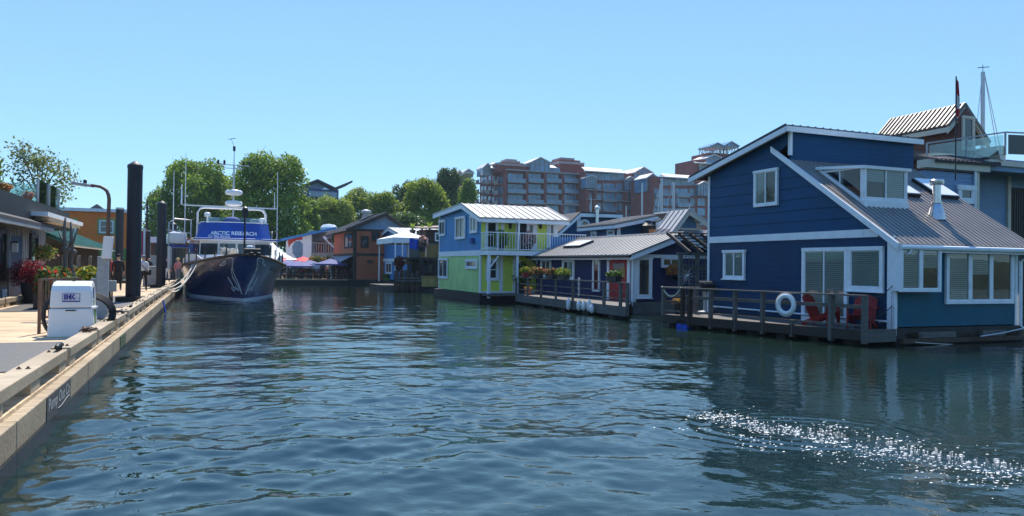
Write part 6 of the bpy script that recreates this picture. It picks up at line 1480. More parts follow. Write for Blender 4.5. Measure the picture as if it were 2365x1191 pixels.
    for w_ in (-1.15, 1.15):
        mb = MB(); c = X(fs + 1.6, w_, 0); mb.box((c.x, c.y, z1 - .2), .5, .55, .5, math.atan2(H.y, H.x)); mb.bld('helm_seat', PAL['cream'], t, bevel=.05)
    c = X(fs + .95, -.2, z1 + .05); mb = MB(); mb.ball(c, .55, .4, .32, 12, 8); mb.bld('covered_console', PAL['cloth_blue'], t, smooth=True)
    for w_, zz in ((-1.55, .42), (1.4, .2)):
        mb = MB(); c = X(fs + .35, w_, z1); mb.lathe((c.x, c.y, z1 - .05), [(.05, 0), (.05, zz - .1), (.17, zz - .08), (.17, zz + .1), (.1, zz + .16)], 10); mb.bld('search_light', PAL['whitegel'], t, smooth=30)
    # radar arch
    ax = fs + 3.2; za = z1 + 1.0
    for dx in (0, .5):
        mb = MB(); mb.tube([X(ax + dx, -1.95, z1 - .9), X(ax + dx, -1.95, za - .3), X(ax + dx, -1.8, za - .06), X(ax + dx, -1.55, za), X(ax + dx, 1.55, za), X(ax + dx, 1.8, za - .06), X(ax + dx, 1.95, za - .3), X(ax + dx, 1.95, z1 - .9)], .05, 8); mb.bld('radar_arch', PAL['whitegel'], t, smooth=True)
    mb = MB(); mb.bar(X(ax, -2.75, za + .08), X(ax, 2.55, za + .08), .07, .07); mb.bld('cross_bar', PAL['whitegel'], t)
    def dome(w_, z, r, h): mb = MB(); c = X(ax - .1, w_, z); mb.lathe(c, [(r * .45, 0), (r * .9, .05), (r, h * .4), (r, h * .62), (r * .85, h * .9), (r * .4, h)], 18); return mb.bld('radar_dome', PAL['whitegel'], t, smooth=50)
    dome(.05, za + .12, .50, .34); dome(.05, za + .78, .50, .34)
    mb = MB(); mb.tube([X(ax + .2, .05, za - .8), X(ax + .2, .05, za + 2.65)], .055, 8); mb.tube([X(ax + .2, .05, za + 2.6), X(ax + .2, .05, za + 3.6)], [.035, .02], 6)
    mb.bar(X(ax + .2, -.85, za + 2.65), X(ax + .2, .95, za + 2.65), .05, .05); mb.bar(X(ax + .2, -.5, za + 2.45), X(ax + .2, .6, za + 2.45), .04, .04); mb.bld('mast', PAL['alu'], t)
    mb = MB()
    for w_ in (-.85, -.5, .6, .95): mb.lathe(X(ax + .2, w_, za + 2.66), [(.05, 0), (.07, .05), (.07, .22), (.02, .28)], 8)
    mb.lathe(X(ax + .2, .05, za + 3.5), [(.05, 0), (.08, .05), (.08, .3), (.02, .34)], 8); mb.bar(X(ax + .2, .05, za + 3.8), X(ax + .2, -.15, za + 4.25), .02, .02); mb.bar(X(ax + .2, -.3, za + 4.2), X(ax + .2, .1, za + 4.3), .05, .03); mb.bld('mast_light', PAL['black'], t)
    # whip antennas
    for w_, zz0, zz1, r in ((-2.65, za - 2.2, za + 3.2, .028), (2.62, za - 2.9, za + 2.4, .028), (-2.85, za + .1, za + 1.3, .05), (2.45, za + .1, za + 1.1, .03), (-3.25, 2.9, za + 2.4, .028)):
        mb = MB(); mb.tube([X(ax if abs(w_) < 3 else ax + 3, w_, zz0), X(ax + .15 if abs(w_) < 3 else ax + 3.1, w_, zz1)], [r, r * .6], 6); mb.bld('antenna', PAL['whitegel'], t)
    # pilot-side gear: satellite drum and gallows on the dock side
    c = X(9.4, -3.05, 3.35); mb = MB(); mb.lathe((c.x, c.y, 3.0), [(.2, 0), (.5, .1), (.56, .4), (.5, .7), (.2, .8)], 16); mb.bld('satellite_drum', PAL['whitegel'], t, smooth=50)
    mb = MB(); mb.ob(X(9.0, -3.5, 2.85), Sd * 1.5, H * -2, (0, 0, .12)); mb.bld('boat_deck', PAL['canvasblue'], t)
    mb = MB()
    for s_, w_ in ((8.9, -3.45), (8.9, -2.3), (11, -3.4)): mb.bar(X(s_, w_, 1.6), X(s_, w_, 2.9), .16, .16)
    mb.bld('deck_support', PAL['whitegel'], t)
    mb = MB(); mb.tube([X(9.1, -3.5, 2.9), X(9.1, -3.5, 4.3), X(9.1, -3.2, 4.55), X(9.1, -2.3, 4.5), X(9.1, -2.3, 2.9)], .04, 6); mb.tube([X(9.1, -4.2, 3.95), X(9.1, -2.3, 3.7)], .035, 6); mb.bld('gallows', PAL['alu'], t)
    # pulpit stanchions and rails
    for side in (-1, 1):
        for s_ in (.9, 1.9, 3.0, 4.2, 5.4, 6.8): mb = MB(); p = P(s_, 1, side, -.1); mb.tube([p, p + Vector((0, 0, .62))], .035, 6); mb.bld('stanchion', PAL['black'], t)
    mb = MB()
    mb.bar(X(1.0, .0, 2.3), X(1.0, .0, 4.75), .075, .075); mb.bld('bow_staff', PAL['black'], t)
    mb = MB(); c = X(1.0, 0, 4.75); mb.lathe((c.x, c.y, 4.3), [(.12, 0), (.16, .05), (.16, .42), (.1, .46), (.16, .5), (.04, .58)], 10); mb.bld('bow_light', PAL['black'], t)
    # windlass, anchor rollers and heaped line on the bow
    mb = MB(); mb.ob(X(.35, -.1, 2.36), H * -.8, Sd * .85, (0, 0, .35)); mb.ob(X(.2, .15, 2.32), H * .5, Sd * .16, (0, 0, .2)); mb.ob(X(.2, .5, 2.32), H * .5, Sd * .16, (0, 0, .2)); mb.bld('windlass', PAL['black'], t, bevel=.04)
    c = X(.9, .25, 2.7); mb = MB(); mb.lathe((c.x, c.y, 2.7), [(.16, 0), (.18, .12), (.1, .2)], 10); mb.bld('windlass_drum', PAL['whitegel'], t)
    rng = random.Random(4); mb = MB(); c = X(1.6, -.75, 2.42); pts = [c + H * rng.uniform(-.4, .4) + Sd * rng.uniform(-.45, .5) + Vector((0, 0, rng.uniform(0, .34))) for _ in range(46)]; mb.tube(pts, .035, 5); o = mb.bld('line_heap', PAL['ropew'], t)
    # crew lines to the dock
    for i, (f0, s_dock, sag) in enumerate(((2.2, 31.2, .5), (3.0, 31.8, .7), (2.6, 32.6, .3))):
        a = P(f0 + 1.5, .98, -1, .02); b = D(s_dock, -.2, .72); mb = MB(); mb.tube([a.lerp(b, k) - Vector((0, 0, sag * 4 * k * (1 - k))) for k in np.linspace(0, 1, 14)], .03, 6)
        tag(mb.bld('mooring_line', PAL['ropew'], None, smooth=True), ['pale mooring line sagging from the boat bow to the dock, lowest of three', 'slack pale mooring line hanging deepest between boat and dock', 'short taut mooring line between boat and dock edge'][i], 'rope')
    # white line-art of two mirrored ravens on the bow and the name lettering
    art = PAL['whitegel']; mb = MB()
    rav = [[(.06, .16), (.16, .30), (.26, .42), (.40, .52), (.52, .62), (.50, .74), (.40, .84), (.34, .92), (.46, .955), (.66, .96), (.86, .945), (1.02, .90), (1.3, .86), (1.62, .83)], [(1.62, .83), (1.35, .815), (1.05, .85), (.98, .88), (1.15, .90)], [(.26, .30), (.48, .36), (.62, .44), (.78, .56), (.74, .66), (.60, .74)], [(.36, .24), (.62, .28), (.86, .22), (1.02, .30), (.9, .38), (1.06, .46), (1.2, .56)], [(.14, .20), (.34, .30), (.54, .30)], [(.62, .34), (.72, .28), (.86, .34)]]
    for side in (-1, 1):
        for ln in rav:
            dense = []
            for (a, b), (c, d) in zip(ln, ln[1:]):
                for k in range(4): dense.append((a + (c - a) * k / 4, b + (d - b) * k / 4))
            dense.append(ln[-1])
            mb.tube([P(max(.02, 1.15 * (1 - f) + x * .92), f, side, .02) for x, f in dense], .026, 5)
    mb.bld('raven_emblem', art, hl)
    vs, fs_ = text_mesh('TIRRIAQ', .36, bold=.006); mb = MB()
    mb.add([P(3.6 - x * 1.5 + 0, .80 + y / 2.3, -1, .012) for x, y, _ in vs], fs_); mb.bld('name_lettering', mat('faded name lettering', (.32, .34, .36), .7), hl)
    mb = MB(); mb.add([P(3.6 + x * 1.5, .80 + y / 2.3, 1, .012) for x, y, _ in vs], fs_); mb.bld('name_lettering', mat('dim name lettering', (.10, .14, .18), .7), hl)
    return t, X, P
BOAT, BX, BP = boat()
# blue fender cloth over the dock edge
p = D(dock_at(373, 706, .3)[0], 0, 0); mb = MB(); n = 8
g = [[p + U2 * (.22 * (i / (n - 1) - .5)) + V2 * (.06 + .10 * j / 5 + .03 * math.sin(i * 2)) + Vector((0, 0, .52 - .5 * j / 5)) for i in range(n)] for j in range(6)]
mb.add([q for r in g for q in r], [(j * n + i, j * n + i + 1, (j + 1) * n + i + 1, (j + 1) * n + i) for j in range(5) for i in range(n - 1)]); tag(mb.bld('hanging_tarp', P['bluewrap'], None, smooth=True), 'blue tarp strip hanging over the dock edge near the boat bow', 'tarp')
# ================================================================ things on the dock, left side
def pump_station():
    s0, w0 = dock_at(213, 778); c = D(s0 + .28, w0 - .375, .5)
    t = thing('pump_cabinet', 'white sewage pump-out cabinet with rounded top standing on the dock', 'cabinet', tuple(c), DRZ)
    def Q(x, y, z): return c + V2 * x + U2 * y + Vector((0, 0, z))
    def prof(y): return y
    # lower body (tapered), upper cover with rounded front edge
    def loft(secs, name, m, bev=.02):
        mb = MB(); vs = []; n = len(secs[0]);
        for sc in secs: vs += [Q(*p) for p in sc]
        fs = [(i * n + k, i * n + (k + 1) % n, (i + 1) * n + (k + 1) % n, (i + 1) * n + k) for i in range(len(secs) - 1) for k in range(n)] + [tuple(range(n))[::-1], tuple(range((len(secs) - 1) * n, len(secs) * n))]
        mb.add(vs, fs); return mb.bld(name, m, t, bevel=bev)
    rc = lambda hx, y0, y1, z: [(-hx, y0, z), (hx, y0, z), (hx, y1, z), (-hx, y1, z)]
    loft([rc(.40, -.29, .29, 0), rc(.375, -.28, .28, .56)], 'body', P['whitegel'], .03)
    loft([rc(.365, -.275, .275, .575), rc(.35, -.265, .265, .90), rc(.34, -.215, .24, 1.0), rc(.33, -.10, .2, 1.075), rc(.31, .02, .16, 1.09)], 'cover', P['whitegel'], .03)
    mb = MB(); mb.ob(Q(.345, -.29, .555), V2 * .06, U2 * .58, (0, 0, .03)); mb.bld('side_shelf', P['whitegel'], t)
    mb = MB(); mb.ob(Q(-.09, -.2925, .515), V2 * .18, U2 * .012, (0, 0, .022)); mb.ob(Q(-.03, -.02, 1.085), V2 * .06, U2 * .05, (0, 0, .008)); mb.bld('handle_slot', P['black'], t)
    # logo panel
    fw = Wall(Q(0, -.2725, 0), V2); fw_pt = fw.pt; fw.pt = lambda a, z, o=0.0: fw_pt(a, z + .5, o)
    mb = MB(); x0, z0 = -.15, .70
    for (a, b, c_, d) in ((-.15, .69, .15, .70), (-.15, .85, .15, .856), (-.15, .70, -.144, .85), (.144, .70, .15, .85), (-.15, .70, .145, .713)): mb.wbox(fw, a, b, c_, d, .004, .010)
    mb.wbox(fw, -.12, .735, -.092, .838, .004, .012)
    for dx in (0, .055): mb.prism([fw.pt(-.08 + dx, .735, .004), fw.pt(-.055 + dx, .735, .004), fw.pt(-.055 + dx, .838, .004), fw.pt(-.08 + dx, .838, .004)], fw.n * .008); mb.prism([fw.pt(-.052 + dx, .787, .004), fw.pt(-.01 + dx, .838, .004), fw.pt(.02 + dx, .838, .004), fw.pt(-.028 + dx, .787, .004), fw.pt(.02 + dx, .735, .004), fw.pt(-.01 + dx, .735, .004)], fw.n * .008)
    lp = mb.bld('logo_plate', P['ink'], t)
    vs, fs = text_mesh('KECO', .042); mb = MB(); mb.add([fw.pt(.09 + x, .765 + y, .011) for x, y, _ in vs], fs); mb.bld('lettering', mat('pale blue ink', (.2, .22, .5), .5), lp)
    # side sticker and slot
    mb = MB(); mb.ob(Q(.372, -.1, .25), V2 * .02, U2 * .14, (0, 0, .28)); mb.ob(Q(.352, -.1, .6), V2 * .012, U2 * .14, (0, 0, .12)); mb.bld('side_sticker', P['greenstk'], t)
    mb = MB(); mb.ob(Q(.351, -.1, .75), V2 * .012, U2 * .12, (0, 0, .22)); mb.bld('gauge_slot', P['cloth_blue'], t)
    # coiled hose on both sides
    mb = MB()
    for k in range(4):
        r = .36 + .025 * k; y = .36 + .035 * k
        mb.tube([Q(.12 + (r + .14) * math.cos(a), y, .42 + r * math.sin(a)) for a in np.linspace(0, 2 * math.pi, 26)], .028, 7)
    for k in range(3):
        mb.tube([Q(-.32 + (.2 + .02 * k) * math.cos(a), .1 + .06 * k, .4 + (.34 + .02 * k) * math.sin(a)) for a in np.linspace(0, 2 * math.pi, 22)], .03, 7)
    tag(mb.bld('suction_hose', P['rubber'], None, smooth=True), 'coiled black suction hose round the back of the white pump-out cabinet', 'hose')
    # hose trailing over the bull rail
    pts = [D(s0 + 1.2, -.55, .56), D(s0 + 1.7, -.5, .6), D(s0 + 2.3, -.35, .86), D(s0 + 2.8, -.2, .84), D(s0 + 3.2, -.12, .70), D(s0 + 3.9, -.5, .56), D(s0 + 4.4, -.8, .53)]
    mb = MB(); mb.tube(pts, .03, 7); tag(mb.bld('trailing_hose', P['rubber'], None, smooth=True), 'dark hose trailing over the bull rail beyond the pump-out cabinet', 'hose')
pump_station()
# chains heaped on the rail near the cabinet
rr = random.Random(9)
for i, (s, lab) in enumerate([(7.1, 'heap of dark chain on the bull rail right of the pump-out cabinet'), (14.2, 'dark iron cleat on the dock rail halfway to the tall piling'), (4.0, 'dark iron cleat at the far end of the nearest bull rail')]):
    mb = MB()
    if i == 0: mb.tube([D(s + rr.uniform(-.25, .25), -.25 + rr.uniform(-.12, .12), .785 + rr.uniform(0, .06)) for _ in range(36)], .014, 5)
    else: mb.tube([D(s - .2, -.2, .83), D(s - .1, -.2, .85), D(s + .1, -.2, .85), D(s + .2, -.2, .83)], .03, 8); mb.tube([D(s - .07, -.2, .75), D(s - .07, -.2, .85)], .03, 6); mb.tube([D(s + .07, -.2, .75), D(s + .07, -.2, .85)], .03, 6)
    tag(mb.bld('mooring_chain' if i == 0 else 'cleat', P['rust'] if i == 0 else P['black']), lab, 'chain' if i == 0 else 'cleat')

def lamp():
    p = at(250, 742, 20.4); b = (p.x, p.y, .5); z = lambda px, py: at(px, py, 20.4)
    t = thing('street_lamp', 'brown dock lamp with curved arm and flat grey head, left of the tallest piling', 'lamp', b)
    a, c, d, e, f = z(250, 520), z(252, 460), z(247, 441), z(232, 431), z(206, 427)
    mb = MB(); mb.tube([b, tuple(Vector((a.x, a.y, a.z))), c, z(250.5, 450), d, z(240, 435), e, z(218, 428.5), f], [.06, .05, .048, .046, .045, .043, .042, .04, .04], 10); mb.bld('pole', P['rust'], t, smooth=True)
    h0, h1 = z(213, 428), z(169, 424); dd = (h1 - h0); mb = MB(); mb.prism([h0 + Vector((0, -.12, -.05)), h0 + Vector((0, .12, -.05)), h1 + Vector((0, .1, -.01)), h1 + Vector((0, -.1, -.01))], (0, 0, .07)); mb.bld('lamp_head', P['galv'], t, bevel=.015)
    mb = MB(); mb.prism([h0 + dd * .35 + Vector((0, -.09, -.04)), h0 + dd * .35 + Vector((0, .09, -.04)), h1 - dd * .1 + Vector((0, .08, -.022)), h1 - dd * .1 + Vector((0, -.08, -.022))], (0, 0, -.012)); mb.bld('lens', P['lampglass'], t)
    k = h0.lerp(h1, .38); mb = MB(); mb.lathe((k.x, k.y, k.z + .03), [(.045, 0), (.045, .1), (.03, .11)], 10); mb.bld('photocell', P['black'], t)
    # junction box with cables on a stub
    q = at(257, 673, 20.2); mb = MB(); mb.box((q.x, q.y, q.z), .24, .14, .29, DRZ); jb = mb.bld('junction_box', P['galv'], t, bevel=.01)
    mb = MB(); mb.tube([(q.x + .02, q.y, q.z), (q.x + .03, q.y, .8), (q.x + .1, q.y - .05, .52)], .02, 6); mb.tube([(q.x - .03, q.y, q.z), (q.x, q.y, .8), (q.x + .06, q.y, .52)], .015, 6); mb.bld('conduit', P['black'], jb)
    # shore-power pedestal
    q = at(236, 745, 19.6); t2 = thing('power_pedestal', 'grey power pedestal with a tilted white box on top, at the dock lamp foot', 'pedestal', (q.x, q.y, .5), DRZ)
    zt = at(236, 592, 19.6).z; mb = MB(); mb.box((q.x, q.y, .5), .25, .25, zt - .5, DRZ); mb.box((q.x + .01, q.y + .01, .5), .3, .3, .06, DRZ); mb.bld('column', P['galv'], t2, bevel=.012)
    mb = MB(); mb.box((q.x, q.y - .128, 1.2), .006, .2, .5, DRZ + R(90)); mb.bld('socket_panel', P['greyboard'], t2)
    a = at(246, 597, 19.5); b2 = at(252, 546, 19.5); ax = (b2 - a).normalized(); mb = MB(); mb.ob(a - V2 * .12 - U2 * .08, ax * (b2 - a).length, V2 * .23, U2 * .16); mb.bld('tilted_box', P['whitegel'], t2, bevel=.015)
    # flat lid like shoulder box left of the column
    q2 = at(221, 690, 19.8); mb = MB(); mb.box((q2.x, q2.y, .5), .2, .3, at(221, 642, 19.8).z - .5, DRZ); mb.bld('side_cabinet', P['galv'], t2, bevel=.01)
lamp()
def fence():
    a = onz(90, 771, .5); b = at(184, 690, 17.1); t = thing('metal_fence', 'brown metal bar fence on the dock behind the pump-out cabinet', 'fence', (a.x, a.y, .5), DRZ)
    u = Vector((b.x - a.x, b.y - a.y, 0)); L = u.length; u.normalize(); zt = 1.62
    for s in (0, L * .5, L): mb = MB(); mb.box((a.x + u.x * s, a.y + u.y * s, .5), .055, .055, zt - .5, DRZ); mb.bld('post', P['rust'], t)
    mb = MB()
    for z in (zt - .02, .82): mb.bar(V3(a, z), V3(a + u * L, z), .05, .04)
    mb.bld('rail', P['rust'], t)
    mb = MB(); s = .12
    while s < L: mb.bar(V3(a + u * s, .82), V3(a + u * s, zt - .03), .018, .018, (1, 0, 0)); s += .125
    mb.bld('baluster', P['rust'], t)
    p1 = Vector((a.x, a.y, 0)) - V2 * .8 - U2 * .15
    mb = MB(); mb.bar(V3(a, zt - .5), V3(a, zt - .5) - V2 * .02, .03, .03)
    return a, b
fence()
# potted crimson maple and other dock plants
c = onz(70, 700, .5); planter('potted_maple', (c.x, c.y, .505), .62, .62, .66, 0, 'potdark', 'crimson feathery shrub in a charcoal pot outside the grey house', [('maple', 1.0)], 91, .1, .1, 10, .05, round_=True, cat='plant')
mp = [o for o in bpy.data.objects if o.name.startswith('potted_maple') and o.parent is None][0]
plant(mp, 'crown', [((c.x - .1, c.y, 1.62), (.62, .55, .42)), ((c.x + .25, c.y - .1, 1.5), (.42, .4, .42)), ((c.x - .35, c.y - .1, 1.45), (.36, .36, .42))], 3400, .05, LEAF['maple'], 92, .15, .28, .9)
mb = MB()
for k in range(6): mb.tube([(c.x, c.y, 1.1), (c.x + .1 * math.cos(k), c.y + .1 * math.sin(k), 1.4), (c.x + .35 * math.cos(k), c.y + .3 * math.sin(k), 1.7)], [.02, .015, .006], 5)
mb.bld('stem', P['brownwood'], mp)
c = at(204, 668, 21.5); planter('potted_bamboo', (c.x, c.y, .505), .34, .34, at(204, 652, 21.5).z - .5, DRZ, 'galv', 'yellow-green bushy plant in a grey planter beside the power pedestal', [('yellow', .9), ('ltgreen', .9)], 95, 1.5, .30, 420, .06, cat='plant')
# plants and flowers behind the fence
for i, (px, Y, n, lab, lm) in enumerate([(110, 23.5, 500, 'dark leafy shrub box with red flowers behind the brown fence, nearest part', 'treed'), (140, 25.5, 500, 'dark leafy flower box behind the middle of the brown fence', 'treed'), (165, 27.5, 400, 'green flower box at the far end behind the brown fence', 'mid')]):
    c = at(px, 690, Y); planter('flower_box', (c.x, c.y, .505), 1.5, .5, .5, math.atan2(U2.y, U2.x), 'potdark', lab, [(lm, .5), ('redfl', .08)], 100 + i, 1.1, .5, n, .09, cat='planter')

# ================================================================ float homes left of the dock
LW_ = -4.75
def grey_home():
    o = D(17.0, LW_, 0); L = Wall(o, U2); X = L.uv
    t = thing('float_house', 'grey board and batten house with dark door and glass roof terrace, left edge', 'house', tuple(o), DRZ)
    s1 = X(103, 620)[0]; zr = X(60, 521)[1]; zt = X(60, 480)[1]
    mb = MB(); mb.wbox(L, -6, .4, s1, zt, -.1, 0); mb.ob(L.pt(s1, .4, -.1), L.n * -5, U2 * -.1, (0, 0, zt - .4))
    s = -6
    while s < s1 - .05: mb.wbox(L, s, .45, s + .05, zt - .02, .001, .025); s += .3
    mb.bld('wall', P['greyboard'], t)
    # lower eave and deep dark band, upper parapet
    mb = MB(); se = X(75, 528)[0]; mb.prism([L.pt(-6, zr - .05, .75), L.pt(se, zr - .05, .75), L.pt(se, zr + .25, -.05), L.pt(-6, zr + .25, -.05)], (0, 0, .1)); mb.bld('eave_roof', P['darkroof'], t)
    mb = MB(); mb.wbox(L, -6, zr - .18, se, zr - .02, .60, .74); mb.bld('eave_board', P['greyboard'], t)
    za, zb = X(100, 517)[1], X(100, 500)[1]; s2 = X(140, 520)[0]
    mb = MB(); mb.wbox(L, X(55, 510)[0], za, s2, za + .12, -.2, .8); mb.bld('canopy', P['cream'], t)
    mb = MB(); mb.wbox(L, X(45, 500)[0], za + .121, s2 + .1, za + .28, -.3, .9); mb.bld('canopy_edge', P['white'], t)
    mb = MB(); mb.wbox(L, -6, zt - .6, s2, zt + .25, -4.5, .35); mb.bld('parapet', P['black'], t)
    # glass balustrade
    gz = X(110, 430)[1]; ga, gb = X(70, 470)[0], X(121, 470)[0]
    mb = MB(); mb.wbox(L, ga, zt + .25, gb, gz, .2, .22); mb.ob(L.pt(gb, zt + .25, .2), L.n * -4, U2 * .02, (0, 0, gz - zt - .25)); mb.ob(L.pt(ga, zt + .25, .2), L.n * -4, U2 * .02, (0, 0, gz - zt - .45)); mb.bld('glass_balustrade', P['balglass'], t)
    for s in (ga, (ga + gb) / 2, gb): mb = MB(); mb.wbox(L, s - .03, zt + .2, s + .03, gz, .22, .28); mb.bld('balustrade_post', P['alu'], t)
    mb = MB(); w2 = L.off(-4.4); mb.wbox(w2, -8, zt + .2, X(90, 450)[0] + 4, zt + 1.15, -.4, 0); mb.bld('roof_cabin', P['greyblue'], t)
    # openings
    d = L.rect(19, 545, 47, 688); mb = MB(); mb.wbox(L, d[0], .48, d[2], d[3], .002, .04); mb.bld('door', P['navylow'], t)
    trimbox(t, L, [(d[0] - .12, .45, d[0], d[3] + .12, .0, .06), (d[2], .45, d[2] + .12, d[3] + .12, 0, .06)], 'greyboard', 'door_trim')
    window(t, L, (d[0] - 2.4, 1.15, d[0] - .6, 3.0), 'black', .12, style='none', off=.02)
    window(t, L, L.rect(66, 540, 83, 610), 'black', .12, style='pane', off=.02); 
    l = L.hit(21, 570, .18); mb = MB(); mb.box((l.x, l.y, l.z - .18), .16, .16, .32, DRZ); lm = mb.bld('wall_lantern', P['lampglass'], t); mb = MB(); mb.box((l.x, l.y, l.z + .141), .2, .2, .05, DRZ); mb.bar(l + Vector((0, 0, .2)), L.hit(21, 565, 0), .04, .04); mb.bld('lantern_cap', P['black'], lm)
    mb = MB(); mb.wbox(L, d[0] - .9, .5, d[0] - .65, 1.0, .03, .12); mb.bld('utility_box', P['white'], t)
    mb = MB(); mb.ob(D(11.0, LW_ - 5, -.2), V2 * (5.15), U2 * (s1 + 6), (0, 0, .66)); mb.bld('float', P['darkwood'], t)
    # hanging flower basket
    c = L.hit(77, 588, .35); hb = thing('hanging_basket', 'hanging basket of yellow-green and pink flowers on the grey house wall', 'basket', tuple(c))
    mb = MB(); mb.lathe((c.x, c.y, c.z - .25), [(.06, 0), (.2, .1), (.26, .25)], 12); mb.bld('bowl', P['potdark'], hb); mb = MB(); mb.bar(c + Vector((0, 0, .05)), L.hit(77, 555, .0), .02, .02); mb.bld('bracket', P['black'], hb)
    plant(hb, 'foliage', [((c.x, c.y, c.z + .1), (.5, .5, .32))], 700, .05, LEAF['ltgreen'], 111, .2); plant(hb, 'blossom', [((c.x, c.y, c.z), (.55, .5, .36))], 160, .045, LEAF['pinkfl'], 112); plant(hb, 'blossom', [((c.x, c.y, c.z + .15), (.45, .45, .32))], 120, .045, LEAF['orange'], 113)
    for i, (px, py, Y, lab) in enumerate(((4, 470, 27, 'orange-pink flower pot on the roof terrace wall at the left edge'), (58, 472, 30, 'small pink flower pot on the roof terrace of the grey house'))):
        c = L.hit(px, py, .1); planter('flower_pot', (c.x, c.y, zt + .25), .3, .3, .15, 0, 'terracotta', lab, [('orange' if i == 0 else 'pinkfl', 1.0), ('mid', .5)], 115 + i, 1.2, .16, 140, .05, round_=True)
grey_home()
def awning_home():
    o = D(24.0, LW_ - .3, 0); L = Wall(o, U2); X = L.uv
    t = thing('float_house', 'low weathered shed house with green metal awning and turquoise post', 'house', tuple(o), DRZ)
    s0, s1 = X(104, 620)[0], X(228, 620)[0]; ze = X(210, 570)[1]; ze0 = X(130, 560)[1]
    zl = 2.75
    mb = MB(); mb.wbox(L, s0, .4, s1, zl + .3, -.1, 0); mb.ob(L.pt(s1, .4, -.1), L.n * -5, U2 * -.1, (0, 0, 2.6)); mb.ob(L.pt(s0, .4, -.1), L.n * -5, U2 * .1, (0, 0, 2.6)); 
    s = s0
    while s < s1 - .08: mb.wbox(L, s, .4, s + .07, zl, .002, .02); s += .42
    mb.bld('wall', P['darkwood'], t)
    a, b = X(97, 640), X(134, 640)
    Wf = Wall(L.pt(s0, 0, 0), V2)   # end wall facing the viewer
    xw = Wf.uv(97, 620)[0]
    mb = MB(); mb.wbox(Wf, -4.5, .4, 0, zl + .2, .0, .05); mb.bld('end_wall', P['greyboard'], t)
    mb = MB(); mb.wbox(Wf, -2.4, X(110, 625)[1] - .6, -.45, zl - .35, .052, .08); mb.bld('pale_panel', P['beige'], t)
    mb = MB(); mb.wbox(Wf, -.42, .45, -.02, zl - .1, .052, .12); mb.bld('turquoise_post', P['tealtrim'], t)
    mb = MB(); mb.wbox(Wf, -4.5, zl - .32, .1, zl - .05, .052, .14); mb.bld('header', P['galv'], t)
    # green awning roof sloping toward the dock
    zh = X(150, 527)[1] + .25; mb = MB(); roof_plane(mb, L.pt(s0 - .3, zl, .9), L.pt(s1 + .3, zl, .9), L.pt(s1 + .3, zl + 1.35, -2.3), L.pt(s0 - .3, zl + 1.35, -2.3), .06, .3, .03, .04); roof_plane(mb, L.pt(s1 + .3, zl, -5.5), L.pt(s0 - .3, zl, -5.5), L.pt(s0 - .3, zl + 1.35, -2.302), L.pt(s1 + .3, zl + 1.35, -2.302), .06, .3, .03); mb.bld('awning_roof', P['awning'], t)
    mb = MB(); mb.wbox(L, s0 - .3, zl - .12, s1 + .3, zl - .065, .8, .92); mb.bld('gutter', P['cream'], t)
    for k in (.25, .5, .75): s = s0 + (s1 - s0) * k; window(t, L, (s - .5, 1.0, s + .4, 2.3), 'greyboard', .08, style='pane', off=.02)
    mb = MB(); mb.ob(L.pt(s0, -.2, -5), U2 * (s1 - s0), V2 * 5.1, (0, 0, .62)); mb.bld('float', P['darkwood'], t)
    # driftwood poles
    for i, (px, d, top, lab) in enumerate(((150, 26, 500, 'tall grey driftwood pole, left of the pair before the green awning'), (166, 26.5, 512, 'grey driftwood pole, right of the pair before the green awning'))):
        b = at(px + 3, 690, d); p2 = at(px - 2, top, d); m = at(px + 4, 560, d)
        tt = thing('driftwood_pole', lab, 'driftwood', (b.x, b.y, .5)); rr = random.Random(i); mb = MB()
        pts = [Vector((b.x, b.y, .5)).lerp(p2, k) + Vector((rr.uniform(-.04, .04), rr.uniform(-.04, .04), 0)) for k in np.linspace(0, 1, 9)]; mb.tube(pts, [.07, .07, .075, .06, .06, .08, .06, .05, .03], 8); mb.bld('trunk', P['greywood'], tt, smooth=True)
        mb = MB(); c = pts[5]; mb.ball(c, .16, .12, .12); mb.tube([c, c + Vector((.25 if i == 0 else -.3, 0, .25)), c + Vector((.4 if i == 0 else -.5, 0, .75))], [.05, .04, .02], 6); mb.bld('knot', P['greywood'], tt, smooth=True)
    c = at(172, 640, 27); tt = thing('blue_urn', 'dark blue glazed urn standing by the fence before the weathered shed', 'urn', (c.x, c.y, .5)); mb = MB(); mb.lathe((c.x, c.y, .5), [(.14, 0), (.2, .3), (.24, .7), (.16, .95), (.18, 1.05)], 16); mb.bld('body', P['cloth_blue'], tt, smooth=True)
awning_home()
